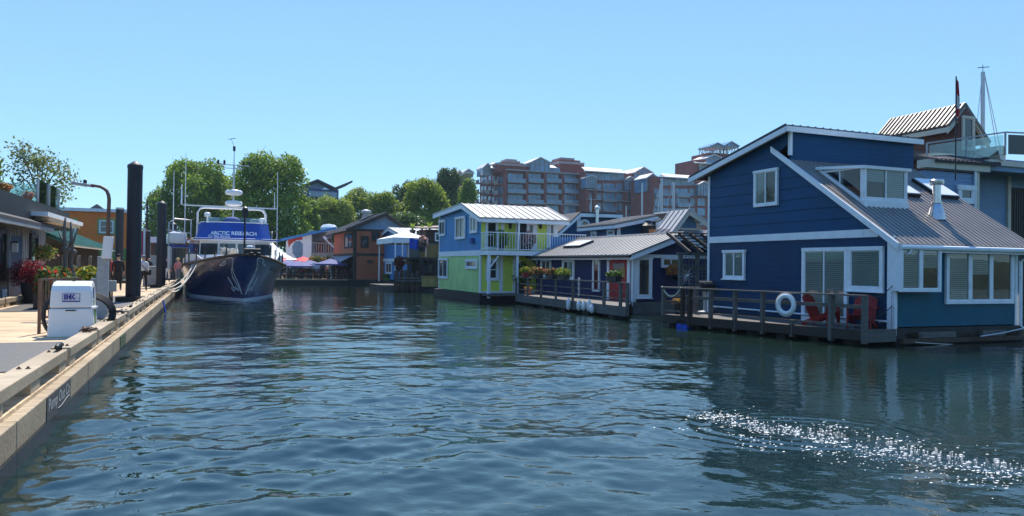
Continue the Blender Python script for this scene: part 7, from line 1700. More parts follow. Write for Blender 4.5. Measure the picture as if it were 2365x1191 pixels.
def orange_building():
    o = at(124, 600, 74); G = Wall(o, V2); x = G.uv
    t = thing('building', 'orange two-storey building with green framed windows and pale flat cornice', 'building', tuple(V3(o, 0)), DRZ)
    x1 = x(306, 560)[0]; zt = x(200, 488)[1]
    mb = MB(); lap(mb, G, [(0, .5), (x1, .5), (x1, zt), (0, zt)], 9, .004); mb.ob(G.pt(.0, .5, -.06), U2 * 8, V2 * .1, (0, 0, zt - .5)); mb.ob(G.pt(x1 - .1, .5, -.06), U2 * 8, V2 * .1, (0, 0, zt - .5)); mb.bld('wall', P['orange'], t)
    mb = MB(); mb.wbox(G, -.3, zt, x1 + .2, zt + .32, -8, .25); mb.bld('cornice', P['white'], t)
    mb = MB(); zb = x(300, 590)[1]; mb.wbox(G, 0, zb - .5, x1 + .1, zb, .006, .05); mb.wbox(G, 0, zb + .02, x1 + .1, zb + .7, .006, .04); mb.bld('lower_band', P['greenstk'], t)
    for q in ((140, 504, 180, 545), (225, 505, 267, 542)):
        r = G.rect(*q); mb = MB(); mb.wbox(G, r[0], r[1], r[2], r[3], .006, .05); w = mb.bld('window_surround', P['greentrim'], t); window(t, G, (r[0] + .16, r[1] + .16, r[2] - .16, r[3] - .16), rows=2, style='pane', off=.052, tw=.1)
    mb = MB(); c = G.pt(x(217, 480)[0], zt + .32, -2); mb.prism([c - V2 * .8, c + V2 * .8, c + Vector((0, 0, .6))], U2 * 1.2); mb.bld('roof_hatch', P['darkroof'], t)
    # dark corrugated canopy left of it (roof with bent end)
    # magenta banner panel and sign posts beyond
    b = at(321, 600, 90); t2 = thing('banner', 'tall magenta banner panel beside a white post, seen between the pilings', 'banner', tuple(V3(b, .5)), DRZ)
    W = Wall(b, V2); r = W.rect(316, 533, 331, 592); mb = MB(); mb.wbox(W, r[0], r[1], r[2], r[3], 0, .06); mb.bld('panel', P['pink'], t2); mb = MB(); mb.wbox(W, r[2], .5, r[2] + .3, r[3] + .3, 0, .1); mb.bld('post', P['white'], t2)
    # further pavilions at the end of the dock
    for i, (x0, x1_, y0, y1, d, m, lab) in enumerate(((346, 366, 560, 590, 92, 'beige', 'low pale kiosk seen past the second piling'), (374, 396, 562, 600, 95, 'bluewrap', 'blue kiosk panel seen between the two right pilings'), (404, 424, 560, 610, 97, 'orange2', 'brown shop front behind the boat stern on the dock'))):
        b = at(x0, 620, d); W = Wall(b, V2); r = W.rect(x0, y0, x1_, y1); k = thing('kiosk', lab, 'kiosk', tuple(V3(b, .5)), DRZ)
        mb = MB(); mb.wbox(W, r[0], .5, r[2] + .4, r[1], -2.5, 0); mb.wbox(W, r[0], r[1], r[2] + .4, r[3], -2.5, -.4); mb.bld('counter', P[m], k); mb = MB(); mb.wbox(W, r[0] - .3, r[3], r[2] + .7, r[3] + .7, -2.8, .3); mb.bld('roof', P['white' if i < 2 else 'brownorange'], k); mb = MB(); mb.wbox(W, r[0] + .1, r[1] + .1, r[2] + .2, r[3] - .1, -.39, -.3); mb.bld('hatch', P['pane'], k)
orange_building()
def utility_pole():
    b = at(338, 600, 100); t = thing('utility_pole', 'thin dark utility pole with crossarm beyond the dock, behind the second piling', 'pole', tuple(V3(b, .5))); p2 = at(340, 463, 100)
    mb = MB(); mb.tube([V3(b, .5), p2], [.16, .12], 8); mb.bld('shaft', P['darkwood'], t); mb = MB(); mb.bar(p2 - Vector((.7, 0, 1)), p2 + Vector((.7, 0, -1)), .1, .1); mb.bld('crossarm', P['darkwood'], t)
utility_pole()
mb = MB(); b = at(352, 672, 45.5); mb.box((b.x, b.y, .5), 1.0, .8, 1.15, DRZ); mb.box((b.x, b.y, 1.65), 1.1, .9, .06, DRZ); tag(mb.bld('dock_locker', P['galv'], None, bevel=.02), 'weathered grey dock locker with pale lid left of the second piling', 'locker')
# ================================================================ brick and glass apartment blocks on the hill
def apt(px0, d, label, faces, hoods, roofs, zbase=3.0):
    o = at(px0, 600, d); G = Wall(o, V2); X = G.uv
    t = thing('apartment_building', label, 'building', tuple(V3(o, zbase)), DRZ, 'brick apartment blocks on the skyline')
    k = d / 1750.0
    return t, G, X, k
def bay(t, G, X, q, floors, y0, pitch, kind, depth=1.5, glassw=.82):
    """one vertical bay between pixel columns q; floors stacked down from pixel row y0"""
    for i in range(floors):
        ya, yb = y0 + i * pitch, y0 + (i + 1) * pitch
        r = G.rect(q[0], ya, q[1], yb); w = r[2] - r[0]; h = r[3] - r[1]
        a, b = r[0] + w * (1 - glassw) / 2, r[2] - w * (1 - glassw) / 2
        mb = MB(); mb.wbox(G, a, r[1] + h * .10, b, r[3] - h * .16, -.02, .10)
        f = mb.bld('window', P['aptglass'], t)
        mb = MB(); n = max(2, int((b - a) / 1.3))
        for j in range(n + 1): x = a + (b - a) * j / n; mb.wbox(G, x - .07, r[1] + h * .10, x + .07, r[3] - h * .16, .08, .18)
        mb.wbox(G, a, r[1] + h * .5, b, r[1] + h * .5 + .12, .08, .17); mb.bld('frame', P['aptconc'], f)
        if kind == 'balcony':
            mb = MB(); mb.wbox(G, r[0] + .1, r[1] - .18, r[2] - .1, r[1] + .08, 0, depth); bl = mb.bld('balcony', P['aptconc'], t)
            mb = MB(); mb.wbox(G, r[0] + .12, r[1] + .08, r[2] - .12, r[1] + 1.05, depth - .08, depth); mb.bld('railing', P['aptrail'], bl)
def gable(t, G, x0, x1, y_e, y_p, o0, o1, part='gable_roof', m='aptroof', glaz=True, yb=None):
    a, b = G.uv(x0, y_e), G.uv(x1, y_e); p = G.uv((x0 + x1) / 2, y_p); e = (b[0] - a[0]) * .06
    mb = MB(); mb.prism([G.pt(a[0] - e, a[1] - .1, o1), G.pt(p[0], p[1], o1), G.pt(p[0], p[1], o0), G.pt(a[0] - e, a[1] - .1, o0)], (0, 0, .35)); mb.prism([G.pt(p[0] + .01, p[1], o1), G.pt(b[0] + e, b[1] - .1, o1), G.pt(b[0] + e, b[1] - .1, o0), G.pt(p[0] + .01, p[1], o0)], (0, 0, .35)); r = mb.bld(part, P[m], t)
    zb = G.uv(x0, yb)[1] if yb else a[1] - 2
    mb = MB(); mb.prism([G.pt(a[0], zb, o1 - .4), G.pt(b[0], zb, o1 - .4), G.pt(b[0], b[1], o1 - .4), G.pt(p[0], p[1] - .1, o1 - .4), G.pt(a[0], a[1], o1 - .4)], G.n * (o0 - o1 + .5)); mb.bld('glazed_gable', P['aptglass'], t)
    mb = MB()
    for s in (0, .25, .5, .75, 1):
        x = a[0] + (b[0] - a[0]) * s; zt = a[1] + (p[1] - a[1]) * (1 - abs(2 * s - 1)); mb.wbox(G, x - .12, zb, x + .12, zt - .1, o1 - .38, o1 - .2)
    mb.wbox(G, a[0], a[1] - .1, b[0], a[1] + .1, o1 - .385, o1 - .22); mb.bld('gable_frame', P['aptconc'], t)
def block(t, G, name, q, y0, y1, o0, o1, m):
    r = G.rect(q[0], y0, q[1], y1); mb = MB(); mb.wbox(G, r[0], r[1], r[2], r[3], o0, o1); return mb.bld(name, P[m], t)
def pale_roof(t, G, q, ye, yr, o0, depth):
    a, b = G.uv(q[0], ye), G.uv(q[1], ye + (q[1] - q[0]) * .06); Gr = G.off(-depth); c = Gr.uv(q[0] - 4, yr); d = Gr.uv(q[1] - 8, yr + (q[1] - q[0]) * .05)
    mb = MB(); mb.prism([G.pt(a[0], a[1], o0), G.pt(b[0], a[1] - .0, o0), Gr.pt(d[0], c[1], 0), Gr.pt(c[0], c[1], 0)], (0, 0, -.3)); mb.bld('sloped_roof', P['aptroof'], t)
D_A = 215
def apartments():
    # ---- left block
    t, G, X, k = apt(1165, D_A, 'red brick apartment block with glazed gables and stepped towers, leftmost of the skyline blocks', None, None, None)
    L = Wall(G.o, U2)
    z0, zt = 3.0, X(1250, 396)[1]; xe = X(1338, 450)[0]; tl = L.uv(1108, 450)[0]
    mb = MB(); mb.ob(G.pt(0, z0, 0), V2 * xe, U2 * max(tl, 12), (0, 0, zt - z0)); mb.bld('wall', P['aptbrick'], t)
    for q in ((1168, 1211), (1216, 1252), (1257, 1293), (1298, 1332)):
        bay(t, G, X, q, 3, 397, 24.5, 'balcony'); bay(t, G, X, q, 2, 470.5, 26, 'plain', glassw=.78)
    for px in (1164, 1213, 1254.5, 1295.5, 1335): r = G.rect(px - 3, 396, px + 3, 540); mb = MB(); mb.wbox(G, r[0], z0, r[2], r[3], 0, 1.2); mb.bld('pier', P['aptbrick'], t)
    for yy in (397, 470): r = G.rect(1164, yy - 1, 1338, yy + 2); mb = MB(); mb.wbox(G, 0, r[1], xe, r[3], .0, 1.4); mb.bld('string_course', P['aptconc'], t)
    for i, px in enumerate((1114, 1121, 1131, 1140, 1150, 1158)):
        r = L.rect(px - 2.6, 405, px + 2.6, 540); zz = r[3]; n = 0
        while zz > 8 and n < 6:
            mb = MB(); mb.wbox(L, r[0], zz - 2.3, r[2], zz - .3, -.02, .12); mb.bld('side_window', P['aptglass'], t); zz -= 3.0; n += 1
    for px in (1111, 1126, 1136, 1154):
        zz = L.uv(px, 400)[1]; r = L.rect(px - 4, 400, px + 4, 410)
        for q in range(4): mb = MB(); mb.wbox(L, r[0], zz - 3.0 * q - 3.3, r[2], zz - 3.0 * q - 3.05, 0, 1.2); mb.wbox(L, r[0], zz - 3.0 * q - 3.05, r[2], zz - 3.0 * q - 2.1, 1.12, 1.2); mb.bld('side_balcony', P['aptconc'], t)
    gable(t, G, 1226, 1268, 376, 365, -9, .6, yb=396); gable(t, G, 1128, 1148, 384, 374, -10, -4, yb=400)
    block(t, G, 'penthouse', (1150, 1226), 381, 397, -10, -1.5, 'aptbrick'); block(t, G, 'penthouse_band', (1148, 1228), 377, 381.5, -10.2, -1.0, 'aptconc'); block(t, G, 'penthouse', (1268, 1300), 385, 397, -10, -2, 'aptglass')
    for i, (q, ya, yb) in enumerate((((1172, 1222), 371.5, 381), ((1180, 1216), 366, 371.6), ((1186, 1211), 361.5, 366.1))): block(t, G, 'tower_tier', q, ya, yb, -12 + i, -4 - i * .8, 'aptbrick' if i == 0 else 'aptconc')
    pale_roof(t, G, (1140, 1172), 384, 375, -2.5, 8); pale_roof(t, G, (1272, 1298), 388, 381, -2.5, 8)
    # lower wing further left
    block(t, G, 'wing', (1084, 1118), 408, 560, -26, -13, 'aptbrick'); gable(t, G, 1086, 1104, 392, 382, -27, -13, yb=408); pale_roof(t, G, (1078, 1104), 404, 397, -13, 6); block(t, G, 'wing_band', (1076, 1118), 404, 408.5, -26.2, -12.5, 'aptconc')
    block(t, G, 'wing', (1100, 1126), 389, 410, -27, -15, 'aptbrick'); gable(t, G, 1108, 1130, 385, 378, -24, -14, yb=395)
    # ---- stair tower, middle
    t, G, X, k = apt(1291, D_A + 12, 'solid red brick stair tower with stepped flat top between the skyline blocks', None, None, None)
    block(t, G, 'wall', (1291, 1346), 379, 560, -10, 0, 'aptbrick')
    for i, (q, ya, yb) in enumerate((((1289, 1348), 374, 379.2), ((1294, 1342), 368.5, 374.1), ((1300, 1332), 362.5, 368.6))): block(t, G, 'tower_tier', q, ya, yb, -10 + i, .5 - i, 'aptconc' if i != 1 else 'aptbrick')
    block(t, G, 'side_wing', (1346, 1356), 377, 420, -9, -2, 'aptbrick'); block(t, G, 'window_strip', (1331, 1336), 410, 540, 0, .15, 'aptglass')
    # ---- middle glazed block
    t, G, X, k = apt(1350, D_A + 4, 'brick and glass apartment block with pale sloping roof, middle of the skyline', None, None, None)
    zt = X(1400, 398)[1]; xe = X(1506, 450)[0]
    mb = MB(); mb.ob(G.pt(0, 3, 0), V2 * xe, U2 * 12, (0, 0, zt - 3)); mb.bld('wall', P['aptbrick'], t)
    pale_roof(t, G, (1347, 1442), 394, 385, 1.2, 7)
    for i in range(6): bay(t, G, X, (1353 + i * 14.6, 1367 + i * 14.6), 1, 397, 21, 'plain', glassw=.95)
    gable(t, G, 1349, 1372, 412, 407, -2, 1.6, yb=434); gable(t, G, 1440, 1462, 416, 410, -2, 1.6, yb=440); gable(t, G, 1463, 1502, 400, 388, -10, 1.2, yb=423)
    block(t, G, 'side_wall', (1444, 1466), 401, 425, -9, -.5, 'aptbrick')
    for q, kd, gw in (((1352, 1368), 'plain', .78), ((1374, 1388), 'plain', .95), ((1390, 1421), 'balcony', .9), ((1423, 1436), 'plain', .95), ((1441, 1461), 'plain', .78), ((1464, 1478), 'plain', .95), ((1480, 1504), 'balcony', .9)):
        bay(t, G, X, q, 5, 420, 22.5, kd, 1.0, gw)
    for yy in (442, 464): r = G.rect(1350, yy - .8, 1506, yy + .8); mb = MB(); mb.wbox(G, 0, r[1], xe, r[3], 0, 1.1); mb.bld('string_course', P['aptconc'], t)
    for q in ((1350, 1374), (1440, 1463)): r = G.rect(q[0], 436, q[1], 560); mb = MB(); mb.wbox(G, r[0], 3, r[0] + .9, r[3], 0, .9); mb.wbox(G, r[2] - .9, 3, r[2], r[3], 0, .9); mb.bld('pier', P['aptbrick'], t)
    # ---- right glazed block
    t, G, X, k = apt(1506, D_A - 4, 'brick and glass apartment block beside the navy house gable, right of the skyline', None, None, None)
    zt = X(1560, 410)[1]; xe = X(1660, 450)[0]
    mb = MB(); mb.ob(G.pt(X(1508, 450)[0], 3, 0), V2 * (xe), U2 * 12, (0, 0, zt - 3)); mb.bld('wall', P['aptbrick'], t)
    pale_roof(t, G, (1528, 1604), 408, 400, 1.2, 7); gable(t, G, 1504, 1530, 410, 400, -9, -2, yb=440); gable(t, G, 1607, 1632, 428, 422, -3, 1.6, yb=452)
    for i in range(5): bay(t, G, X, (1529 + i * 15, 1543 + i * 15), 1, 410, 20, 'plain', glassw=.95)
    for q, kd, gw in (((1510, 1526), 'balcony', .9), ((1530, 1546), 'plain', .8), ((1548, 1559), 'plain', .95), ((1560, 1590), 'balcony', .9), ((1592, 1604), 'plain', .95), ((1608, 1630), 'plain', .78), ((1632, 1650), 'plain', .8)):
        bay(t, G, X, q, 4, 432, 22.5, kd, 1.0, gw)
    # ---- farther block whose lattice crown shows above the navy roof
    t, G, X, k = apt(1605, D_A + 25, 'brick block crowned by a steel lattice lantern, above the eave of the large navy house', None, None, None)
    block(t, G, 'wall', (1608, 1720), 372, 560, -12, 0, 'aptbrick'); block(t, G, 'upper_wall', (1648, 1708), 352, 372, -12, -2, 'aptbrick')
    pale_roof(t, G, (1600, 1646), 376, 370, 1.5, 5); gable(t, G, 1632, 1666, 366, 358, -8, .5, yb=376); gable(t, G, 1614, 1644, 383, 376, -6, .8, yb=400)
    a0, a1, a2 = X(1641, 352), X(1672, 352), X(1705, 350); zt2 = X(1672, 338)[1]
    mb = MB()
    for x0, x1 in ((a0[0], a1[0]), (a1[0], a2[0])):
        for off in (0, -6):
            for q in range(5):
                x = x0 + (x1 - x0) * q / 4; mb.bar(G.pt(x, a0[1] - .2, off), G.pt(x, zt2, off), .22, .22)
                if q < 4: xn = x0 + (x1 - x0) * (q + 1) / 4; mb.bar(G.pt(x, a0[1] if q % 2 else zt2, off), G.pt(xn, zt2 if q % 2 else a0[1], off), .16, .16)
            mb.bar(G.pt(x0, zt2, off), G.pt(x1, zt2, off), .25, .25)
    mb.bld('lattice_lantern', P['galv'], t)
    gable(t, G, 1641, 1672, 339, 331, -6.3, .4, m='aptrail', yb=340); gable(t, G, 1672, 1705, 338, 328, -6.3, .4, m='aptrail', yb=339)
apartments()
# ---- dark teal house on the hill between the trees
def hill_house():
    o = at(702, 500, 150); G = Wall(o, V2); X = G.uv
    t = thing('house', 'dark teal glazed house with peaked and tilted roofs on the wooded hill', 'house', tuple(V3(o, 3)), DRZ)
    xe = X(782, 450)[0]; zc = X(740, 436)[1]
    mb = MB(); mb.wbox(G, X(704, 450)[0], 3, xe, zc, -8, 0); mb.bld('wall', P['cloth_blue'], t)
    for i in range(6):
        a = X(712 + i * 10, 440)[0]; b = X(720.5 + i * 10, 440)[0]
        for (ya, yb) in ((441, 455), (459, 472)): za, zb = X(740, yb)[1], X(740, ya)[1]; mb = MB(); mb.wbox(G, a, za, b, zb, .02, .15); mb.bld('window', P['aptglass'], t)
    a, p, b, c = X(697, 432), X(732, 419), X(772, 438), X(812, 422)
    mb = MB(); mb.prism([G.pt(a[0], a[1], 1.2), G.pt(p[0], p[1], 1.2), G.pt(p[0], p[1], -9), G.pt(a[0], a[1], -9)], (0, 0, .4)); mb.prism([G.pt(p[0] + .01, p[1], 1.2), G.pt(b[0], b[1], 1.2), G.pt(b[0], b[1], -9), G.pt(p[0] + .01, p[1], -9)], (0, 0, .4)); mb.prism([G.pt(b[0] + .01, b[1], 1.2), G.pt(c[0], c[1], 1.2), G.pt(c[0], c[1], -9), G.pt(b[0] + .01, b[1], -9)], (0, 0, .4)); mb.bld('roof', P['darkroof'], t)
    mb = MB(); mb.prism([G.pt(X(705, 437)[0], zc, -.01), G.pt(X(705, 437)[0], a[1], -.01), G.pt(p[0], p[1] - .2, -.01), G.pt(b[0] - .5, b[1], -.01), G.pt(b[0] - .5, zc, -.01)], G.n * -.3); mb.bld('gable_panel', P['greyblue'], t)
    mb = MB(); z = X(740, 456)[1]; mb.wbox(G, X(712, 450)[0], z - .3, X(775, 450)[0], z, 0, 1.8); bl = mb.bld('balcony', P['darkwood'], t); mb = MB(); mb.wbox(G, X(712, 450)[0], z, X(775, 450)[0], z + 1, 1.7, 1.78); mb.bld('railing', P['aptrail'], bl)
    u = G.hit(749, 452, 1.0); um = thing('balcony_umbrella', 'small cream parasol on the balcony of the teal hill house', 'umbrella', tuple(u)); mb = MB(); mb.lathe((u.x, u.y, u.z + 1.1), [(.9, 0), (.05, .5)], 8); mb.bld('cover', P['fabricwhite'], um); mb = MB(); mb.tube([u, (u.x, u.y, u.z + 1.4)], .04, 5); mb.bld('pole', P['white'], um)
hill_house()
# ================================================================ trees
def tree(px, ytop, ybot, wpx, d, label, leaf, seed, n=16000, size=.2, lobes=13, trunk=.3, z0=1.0, shell=.62, airy=False, name='tree'):
    b = at(px, 600, d); top_ = at(px, ytop, d).z; bot = at(px, ybot, d).z; R_ = wpx / 2 * d / 1750
    t = thing(name, label, 'tree', (b.x, b.y, z0)); rng = np.random.default_rng(seed); rr = random.Random(seed)
    H = top_ - bot; ctr = np.array([b.x, b.y, bot + H * .5]); lob = []
    lob.append((tuple(ctr + np.array([0, 0, H * .03])), (R_ * .66, R_ * .66, H * .40)))
    lobes = int(lobes * 1.7)
    for i in range(lobes):
        a = 2 * math.pi * i * .618 + rr.uniform(-.4, .4); v = rr.uniform(-.36, .38); rad = R_ * (.62 if abs(v) < .22 else .45) * rr.uniform(.8, 1.22)
        s = rr.uniform(.20, .40); c = ctr + np.array([rad * math.cos(a), rad * math.sin(a), v * H]); lob.append((tuple(c), (R_ * s, R_ * s, min(H * .26, R_ * s * 1.05))))
    for i in range(4):
        c = ctr + np.array([R_ * rr.uniform(-.35, .35), R_ * rr.uniform(-.35, .35), H * rr.uniform(.26, .36)]); lob.append((tuple(c), (R_ * .33, R_ * .33, H * .15)))
    p, nr = blob_points(lob, n, rng, shell)
    p += rng.normal(scale=size * .9, size=p.shape)
    vs, fs = leaf_quads(p, nr, size, rng, .55, .25); np_mesh('crown', vs, fs, LEAF[leaf], t)
    mb = MB(); base = Vector((b.x, b.y, z0)); fork = Vector((b.x, b.y, bot + H * .22)); mb.tube([base, base.lerp(fork, .5), fork], [trunk, trunk * .8, trunk * .65], 9)
    for i in range(9):
        c = Vector(lob[1 + i % (len(lob) - 1)][0]); m = fork.lerp(c, .5) + Vector((0, 0, H * .05)); mb.tube([fork, m, c], [trunk * .45, trunk * .26, .03], 6)
    mb.bld('trunk', P['brownwood'], t, smooth=True); return t
tree(440, 361, 596, 200, 106, 'large round broadleaf tree behind the research boat, left of the big pair', 'tree', 1, 30000, .20, 15, .5)
tree(624, 356, 598, 204, 100, 'large round broadleaf tree right of the boat mast, right of the big pair', 'tree', 2, 32000, .20, 16, .5)
tree(770, 458, 560, 118, 122, 'yellow-green bushy tree below the teal hill house', 'treey', 3, 13000, .2, 10)
tree(822, 432, 560, 96, 128, 'pale green tree with ragged top right of the teal hill house', 'treey', 4, 12000, .2, 11, shell=.5)
tree(880, 442, 560, 84, 124, 'light yellow-green tree in the middle of the skyline gap', 'treey', 5, 10000, .2, 10, shell=.5)
tree(985, 410, 570, 118, 112, 'bright green rounded tree left of the apartment blocks', 'treey', 6, 20000, .19, 13)
tree(935, 418, 560, 84, 134, 'dark green tree behind the bright rounded one', 'treed', 7, 12000, .2, 10)
tree(1030, 386, 560, 92, 142, 'tall dark green tree in front of the leftmost apartment block', 'treed', 8, 14000, .21, 11)
tree(1076, 408, 560, 62, 136, 'mid green tree touching the leftmost apartment wall', 'tree', 9, 10000, .2, 9)
tree(710, 455, 590, 60, 112, 'narrow shaded tree right behind the big round tree', 'tree', 10, 8000, .2, 8)
tree(532, 400, 596, 120, 112, 'shaded broadleaf tree filling the gap behind the boat mast', 'tree', 16, 12000, .2, 10)
tree(352, 512, 592, 60, 112, 'low dark tree seen between the pilings', 'treed', 12, 6000, .2, 8)
tree(930, 490, 580, 110, 100, 'dark green shrubby tree behind the blue house with the canopy', 'treed', 13, 12000, .17, 11)
tree(860, 510, 585, 80, 106, 'dark undergrowth tree behind the terracotta house roof', 'tree', 14, 8000, .17, 9)
tree(90, 332, 500, 168, 46, 'airy fine-leaved tree behind the grey house at the left', 'airy', 11, 2300, .10, 14, .16, shell=.05)
tree(-120, 340, 560, 260, 58, 'unseen broad tree added beyond the left edge to show in window reflections', 'tree', 15, 9000, .25, 11, .3)  # off-frame tree added for the left-facing windows to reflect
# spiky agave leaves above the timber house
for i, (px, y0, y1, lab) in enumerate(((953, 531, 513, 'spiky pale green plant on the roof left of the dark hut'), (975, 531, 518, 'small spiky pale plant on the roof, middle of three'), (992, 531, 510, 'spiky pale green plant by the dark hut roof, right of three'))):
    c = at(px, y0, 62); t = thing('agave_plant', lab, 'plant', tuple(c)); h = at(px, y1, 62).z - c.z; mb = MB(); rr = random.Random(i)
    for k in range(9):
        a = k * .7; dx, dy = math.cos(a) * .35 * h, math.sin(a) * .35 * h; mb.add([c + Vector((-.05, 0, 0)), c + Vector((.05, 0, 0)), c + Vector((dx * .6 + .05, dy * .6, h * .6)), c + Vector((dx, dy, h * rr.uniform(.8, 1.05))), c + Vector((dx * .6 - .05, dy * .6, h * .6))], [(0, 1, 2, 3, 4)])
    mb.bld('leaf', LEAF['ltgreen'], t); mb = MB(); mb.lathe((c.x, c.y, c.z - .3), [(.2, 0), (.26, .32)], 10); mb.bld('pot', P['potdark'], t)
# ================================================================ restaurant, marquee and crowded patio at the end of the basin
def restaurant():
    o = at(660, 620, 88); G = Wall(o, V2); X = G.uv
    t = thing('restaurant', 'white seafood restaurant with blue roof edge, fish mural and upper balcony', 'building', tuple(V3(o, 0)), DRZ)
    xm = X(719, 580)[0]; xe = X(775, 580)[0]; za = X(660, 556)[1]; zb = X(719, 541)[1]; ze = X(765, 531)[1]; z0 = .6
    mb = MB(); mb.prism([G.pt(0, z0, 0), G.pt(xm, z0, 0), G.pt(xm, zb, 0), G.pt(0, za, 0)], G.n * -.3); mb.bld('wall', P['white'], t)
    mb = MB(); mb.prism([G.pt(-.6, za - .05, .5), G.pt(xe, ze + .1, .5), G.pt(xe, ze + .1, -7), G.pt(-.6, za - .05, -7)], (0, 0, .3)); mb.bld('roof', P['blue2'], t)
    zf = X(740, 583)[1]
    mb = MB(); mb.wbox(G, xm, zf, xe, ze, -3.2, -3.0); mb.wbox(G, xm - .02, z0, xm + .2, zb, -3, -.31); mb.bld('recessed_wall', P['greyboard'], t)
    mb = MB(); mb.wbox(G, xm, z0, xe, zf - .01, -3, 0); mb.bld('stone_base', P['stone'], t)
    mb = MB(); x = xm
    while x < xe: mb.wbox(G, x, zf, x + .05, zf + 1.1, -.1, -.05); x += .28
    mb.wbox(G, xm, zf + 1.1, xe, zf + 1.17, -.12, -.03); mb.bld('railing', P['alu'], t)
    for q in ((737, 555, 757, 583), (762, 550, 774, 580)): r = G.rect(*q); mb = MB(); mb.wbox(G, r[0], zf, r[2], r[3], -2.99, -2.9); mb.bld('door', P['pane'], t)
    # abstract fish mural
    c = X(683, 574); mb = MB(); s = .0195 * 88 / 1.75
    for (pts, mi) in (([(-.9, 1.0), (-.3, 1.35), (.7, 1.45), (.75, 1.05), (.1, 1.0), (-.55, .55), (-.8, .1)], 0), ([(-.1, .8), (.45, .95), (.8, .55), (.8, -.6), (.55, -1.3), (.1, -1.1), (-.35, -.5), (-.4, .3)], 1)):
        mb.cur = mi; mb.prism([G.pt(c[0] + x, c[1] + y, .005) for x, y in pts], G.n * .03)
    mb.bld('mural', [mat('mural red', (.5, .06, .05), .6), mat('mural blue grey', (.16, .26, .36), .6)], t)
    mb = MB(); c2 = G.pt(X(764, 527)[0], X(764, 535)[1], -1.5); mb.lathe(c2, [(.9, 0), (.9, .4), (1.0, .42), (1.0, .6), (.7, .9), (0, 1.0)], 16); mb.bld('roof_fan', P['whitegel'], t)
    mb = MB(); a, b = G.hit(746, 548, .3), G.hit(770, 571, .3); mb.bar(a, b, .14, .14); mb.bar(a + Vector((0, 0, .1)), a.lerp(b, .3) + Vector((0, 0, .1)), .5, .25); mb.bld('flood_arm', P['white'], t)
    # marquee
    m = at(638, 600, 78); W = Wall(m, V2); xp, zp = W.uv(634, 556); zE = W.uv(640, 599)[1]; xa, xb = W.uv(570, 600)[0], W.uv(694, 600)[0]; dp = 7.0
    q = thing('marquee_tent', 'white peaked marquee tent behind the boat bow at the patio', 'tent', tuple(V3(m, .6)), DRZ)
    mb = MB(); n = 10; vs = []
    def pt(i, j):
        x, y = -1 + 2 * i / n, -1 + 2 * j / n; r = max(abs(x), abs(y)); z = zE + (zp - zE) * (1 - r) ** 1.6 if r < 1 else zE
        return W.pt(xp + x * (xb - xp), z, -dp / 2 - y * dp / 2)
    mb.add([pt(i, j) for j in range(n + 1) for i in range(n + 1)], [(j * (n + 1) + i, j * (n + 1) + i + 1, (j + 1) * (n + 1) + i + 1, (j + 1) * (n + 1) + i) for j in range(n) for i in range(n)]); mb.bld('roof', P['fabricwhite'], q, smooth=True)
    for x, dd in ((xb - .1, .1), (xb - .1, dp - .1), (xp * 2 - xb + .1, .1), (xp * 2 - xb + .1, dp - .1)): mb = MB(); mb.bar(W.pt(x, .6, -dd), W.pt(x, zE, -dd), .12, .12); mb.bld('pole', P['white'], q)
    mb = MB(); mb.wbox(W, xp * 2 - xb, zE - .35, xb, zE, -.06, -.03); mb.bld('valance', P['fabricwhite'], q)
    mb = MB(); mb.tube([W.pt(xp, zp - .1, -dp / 2), W.pt(xp, zp + 1.0, -dp / 2)], .04, 5); mb.ball(W.pt(xp, zp + 1.0, -dp / 2), .1); mb.bld('finial', P['alu'], q)
restaurant()
def patio_deck():
    b = at(640, 655, 70.5); W = Wall(b, V2); x0, x1 = W.uv(600, 650)[0], W.uv(806, 650)[0]
    t = thing('patio_float', 'dark timber patio float crowded with diners at the end of the basin', 'dock', tuple(V3(b, 0)), DRZ)
    mb = MB(); mb.ob(W.pt(x0, .42, 0), V2 * (x1 - x0), U2 * 18, (0, 0, .1)); mb.bld('deck', P['dockwood'], t)
    mb = MB(); mb.ob(W.pt(x0, -.3, .05), V2 * (x1 - x0), U2 * 18, (0, 0, .71)); mb.bld('fascia', P['darkwood'], t)
    for i in range(14):
        x = x0 + (x1 - x0 - .2) * i / 13; mb = MB(); mb.wbox(W, x, .5, x + .09, 1.5, -.2, -.11); mb.bld('rail_post', P['darkwood'], t)
    mb = MB()
    for z in (1.45, 1.1, .8): mb.wbox(W, x0, z, x1, z + .05, -.18, -.13)
    mb.bld('rail', P['darkwood'], t)
    # red backdrop wall, planters
    w2 = W.off(-11); mb = MB(); r = w2.rect(700, 596, 762, 640); mb.wbox(w2, r[0], .5, r[2], r[3], -.1, 0); mb.bld('back_screen', P['red'], t)
    return W
PW = patio_deck()
def umbrella(px, py, d, r, m, label):
    b = at(px, 640, d); z = at(px, py, d).z; t = thing('patio_umbrella', label, 'umbrella', (b.x, b.y, .52), 0, 'patio umbrellas over the diners')
    mb = MB(); n = 8; vs = [Vector((b.x, b.y, z))] + [Vector((b.x + r * math.cos(2 * math.pi * k / n), b.y + r * math.sin(2 * math.pi * k / n), z - r * .32)) for k in range(n)]; vs += [v - Vector((0, 0, .15)) for v in vs[1:]]
    mb.add(vs, [(0, 1 + k, 1 + (k + 1) % n) for k in range(n)] + [(1 + k, 1 + (k + 1) % n, 9 + (k + 1) % n, 9 + k)[::-1] for k in range(n)]); mb.bld('cover', P[m], t)
    mb = MB(); mb.tube([(b.x, b.y, .52), (b.x, b.y, z + .05)], .035, 6); mb.bld('pole', P['white'], t)
umbrella(688, 602, 72.5, 1.5, 'bluecloth', 'blue umbrella in front of the red canopies, middle of the patio')
umbrella(665, 599, 75, 1.3, 'bluecloth', 'blue umbrella nearest the boat bow on the patio')
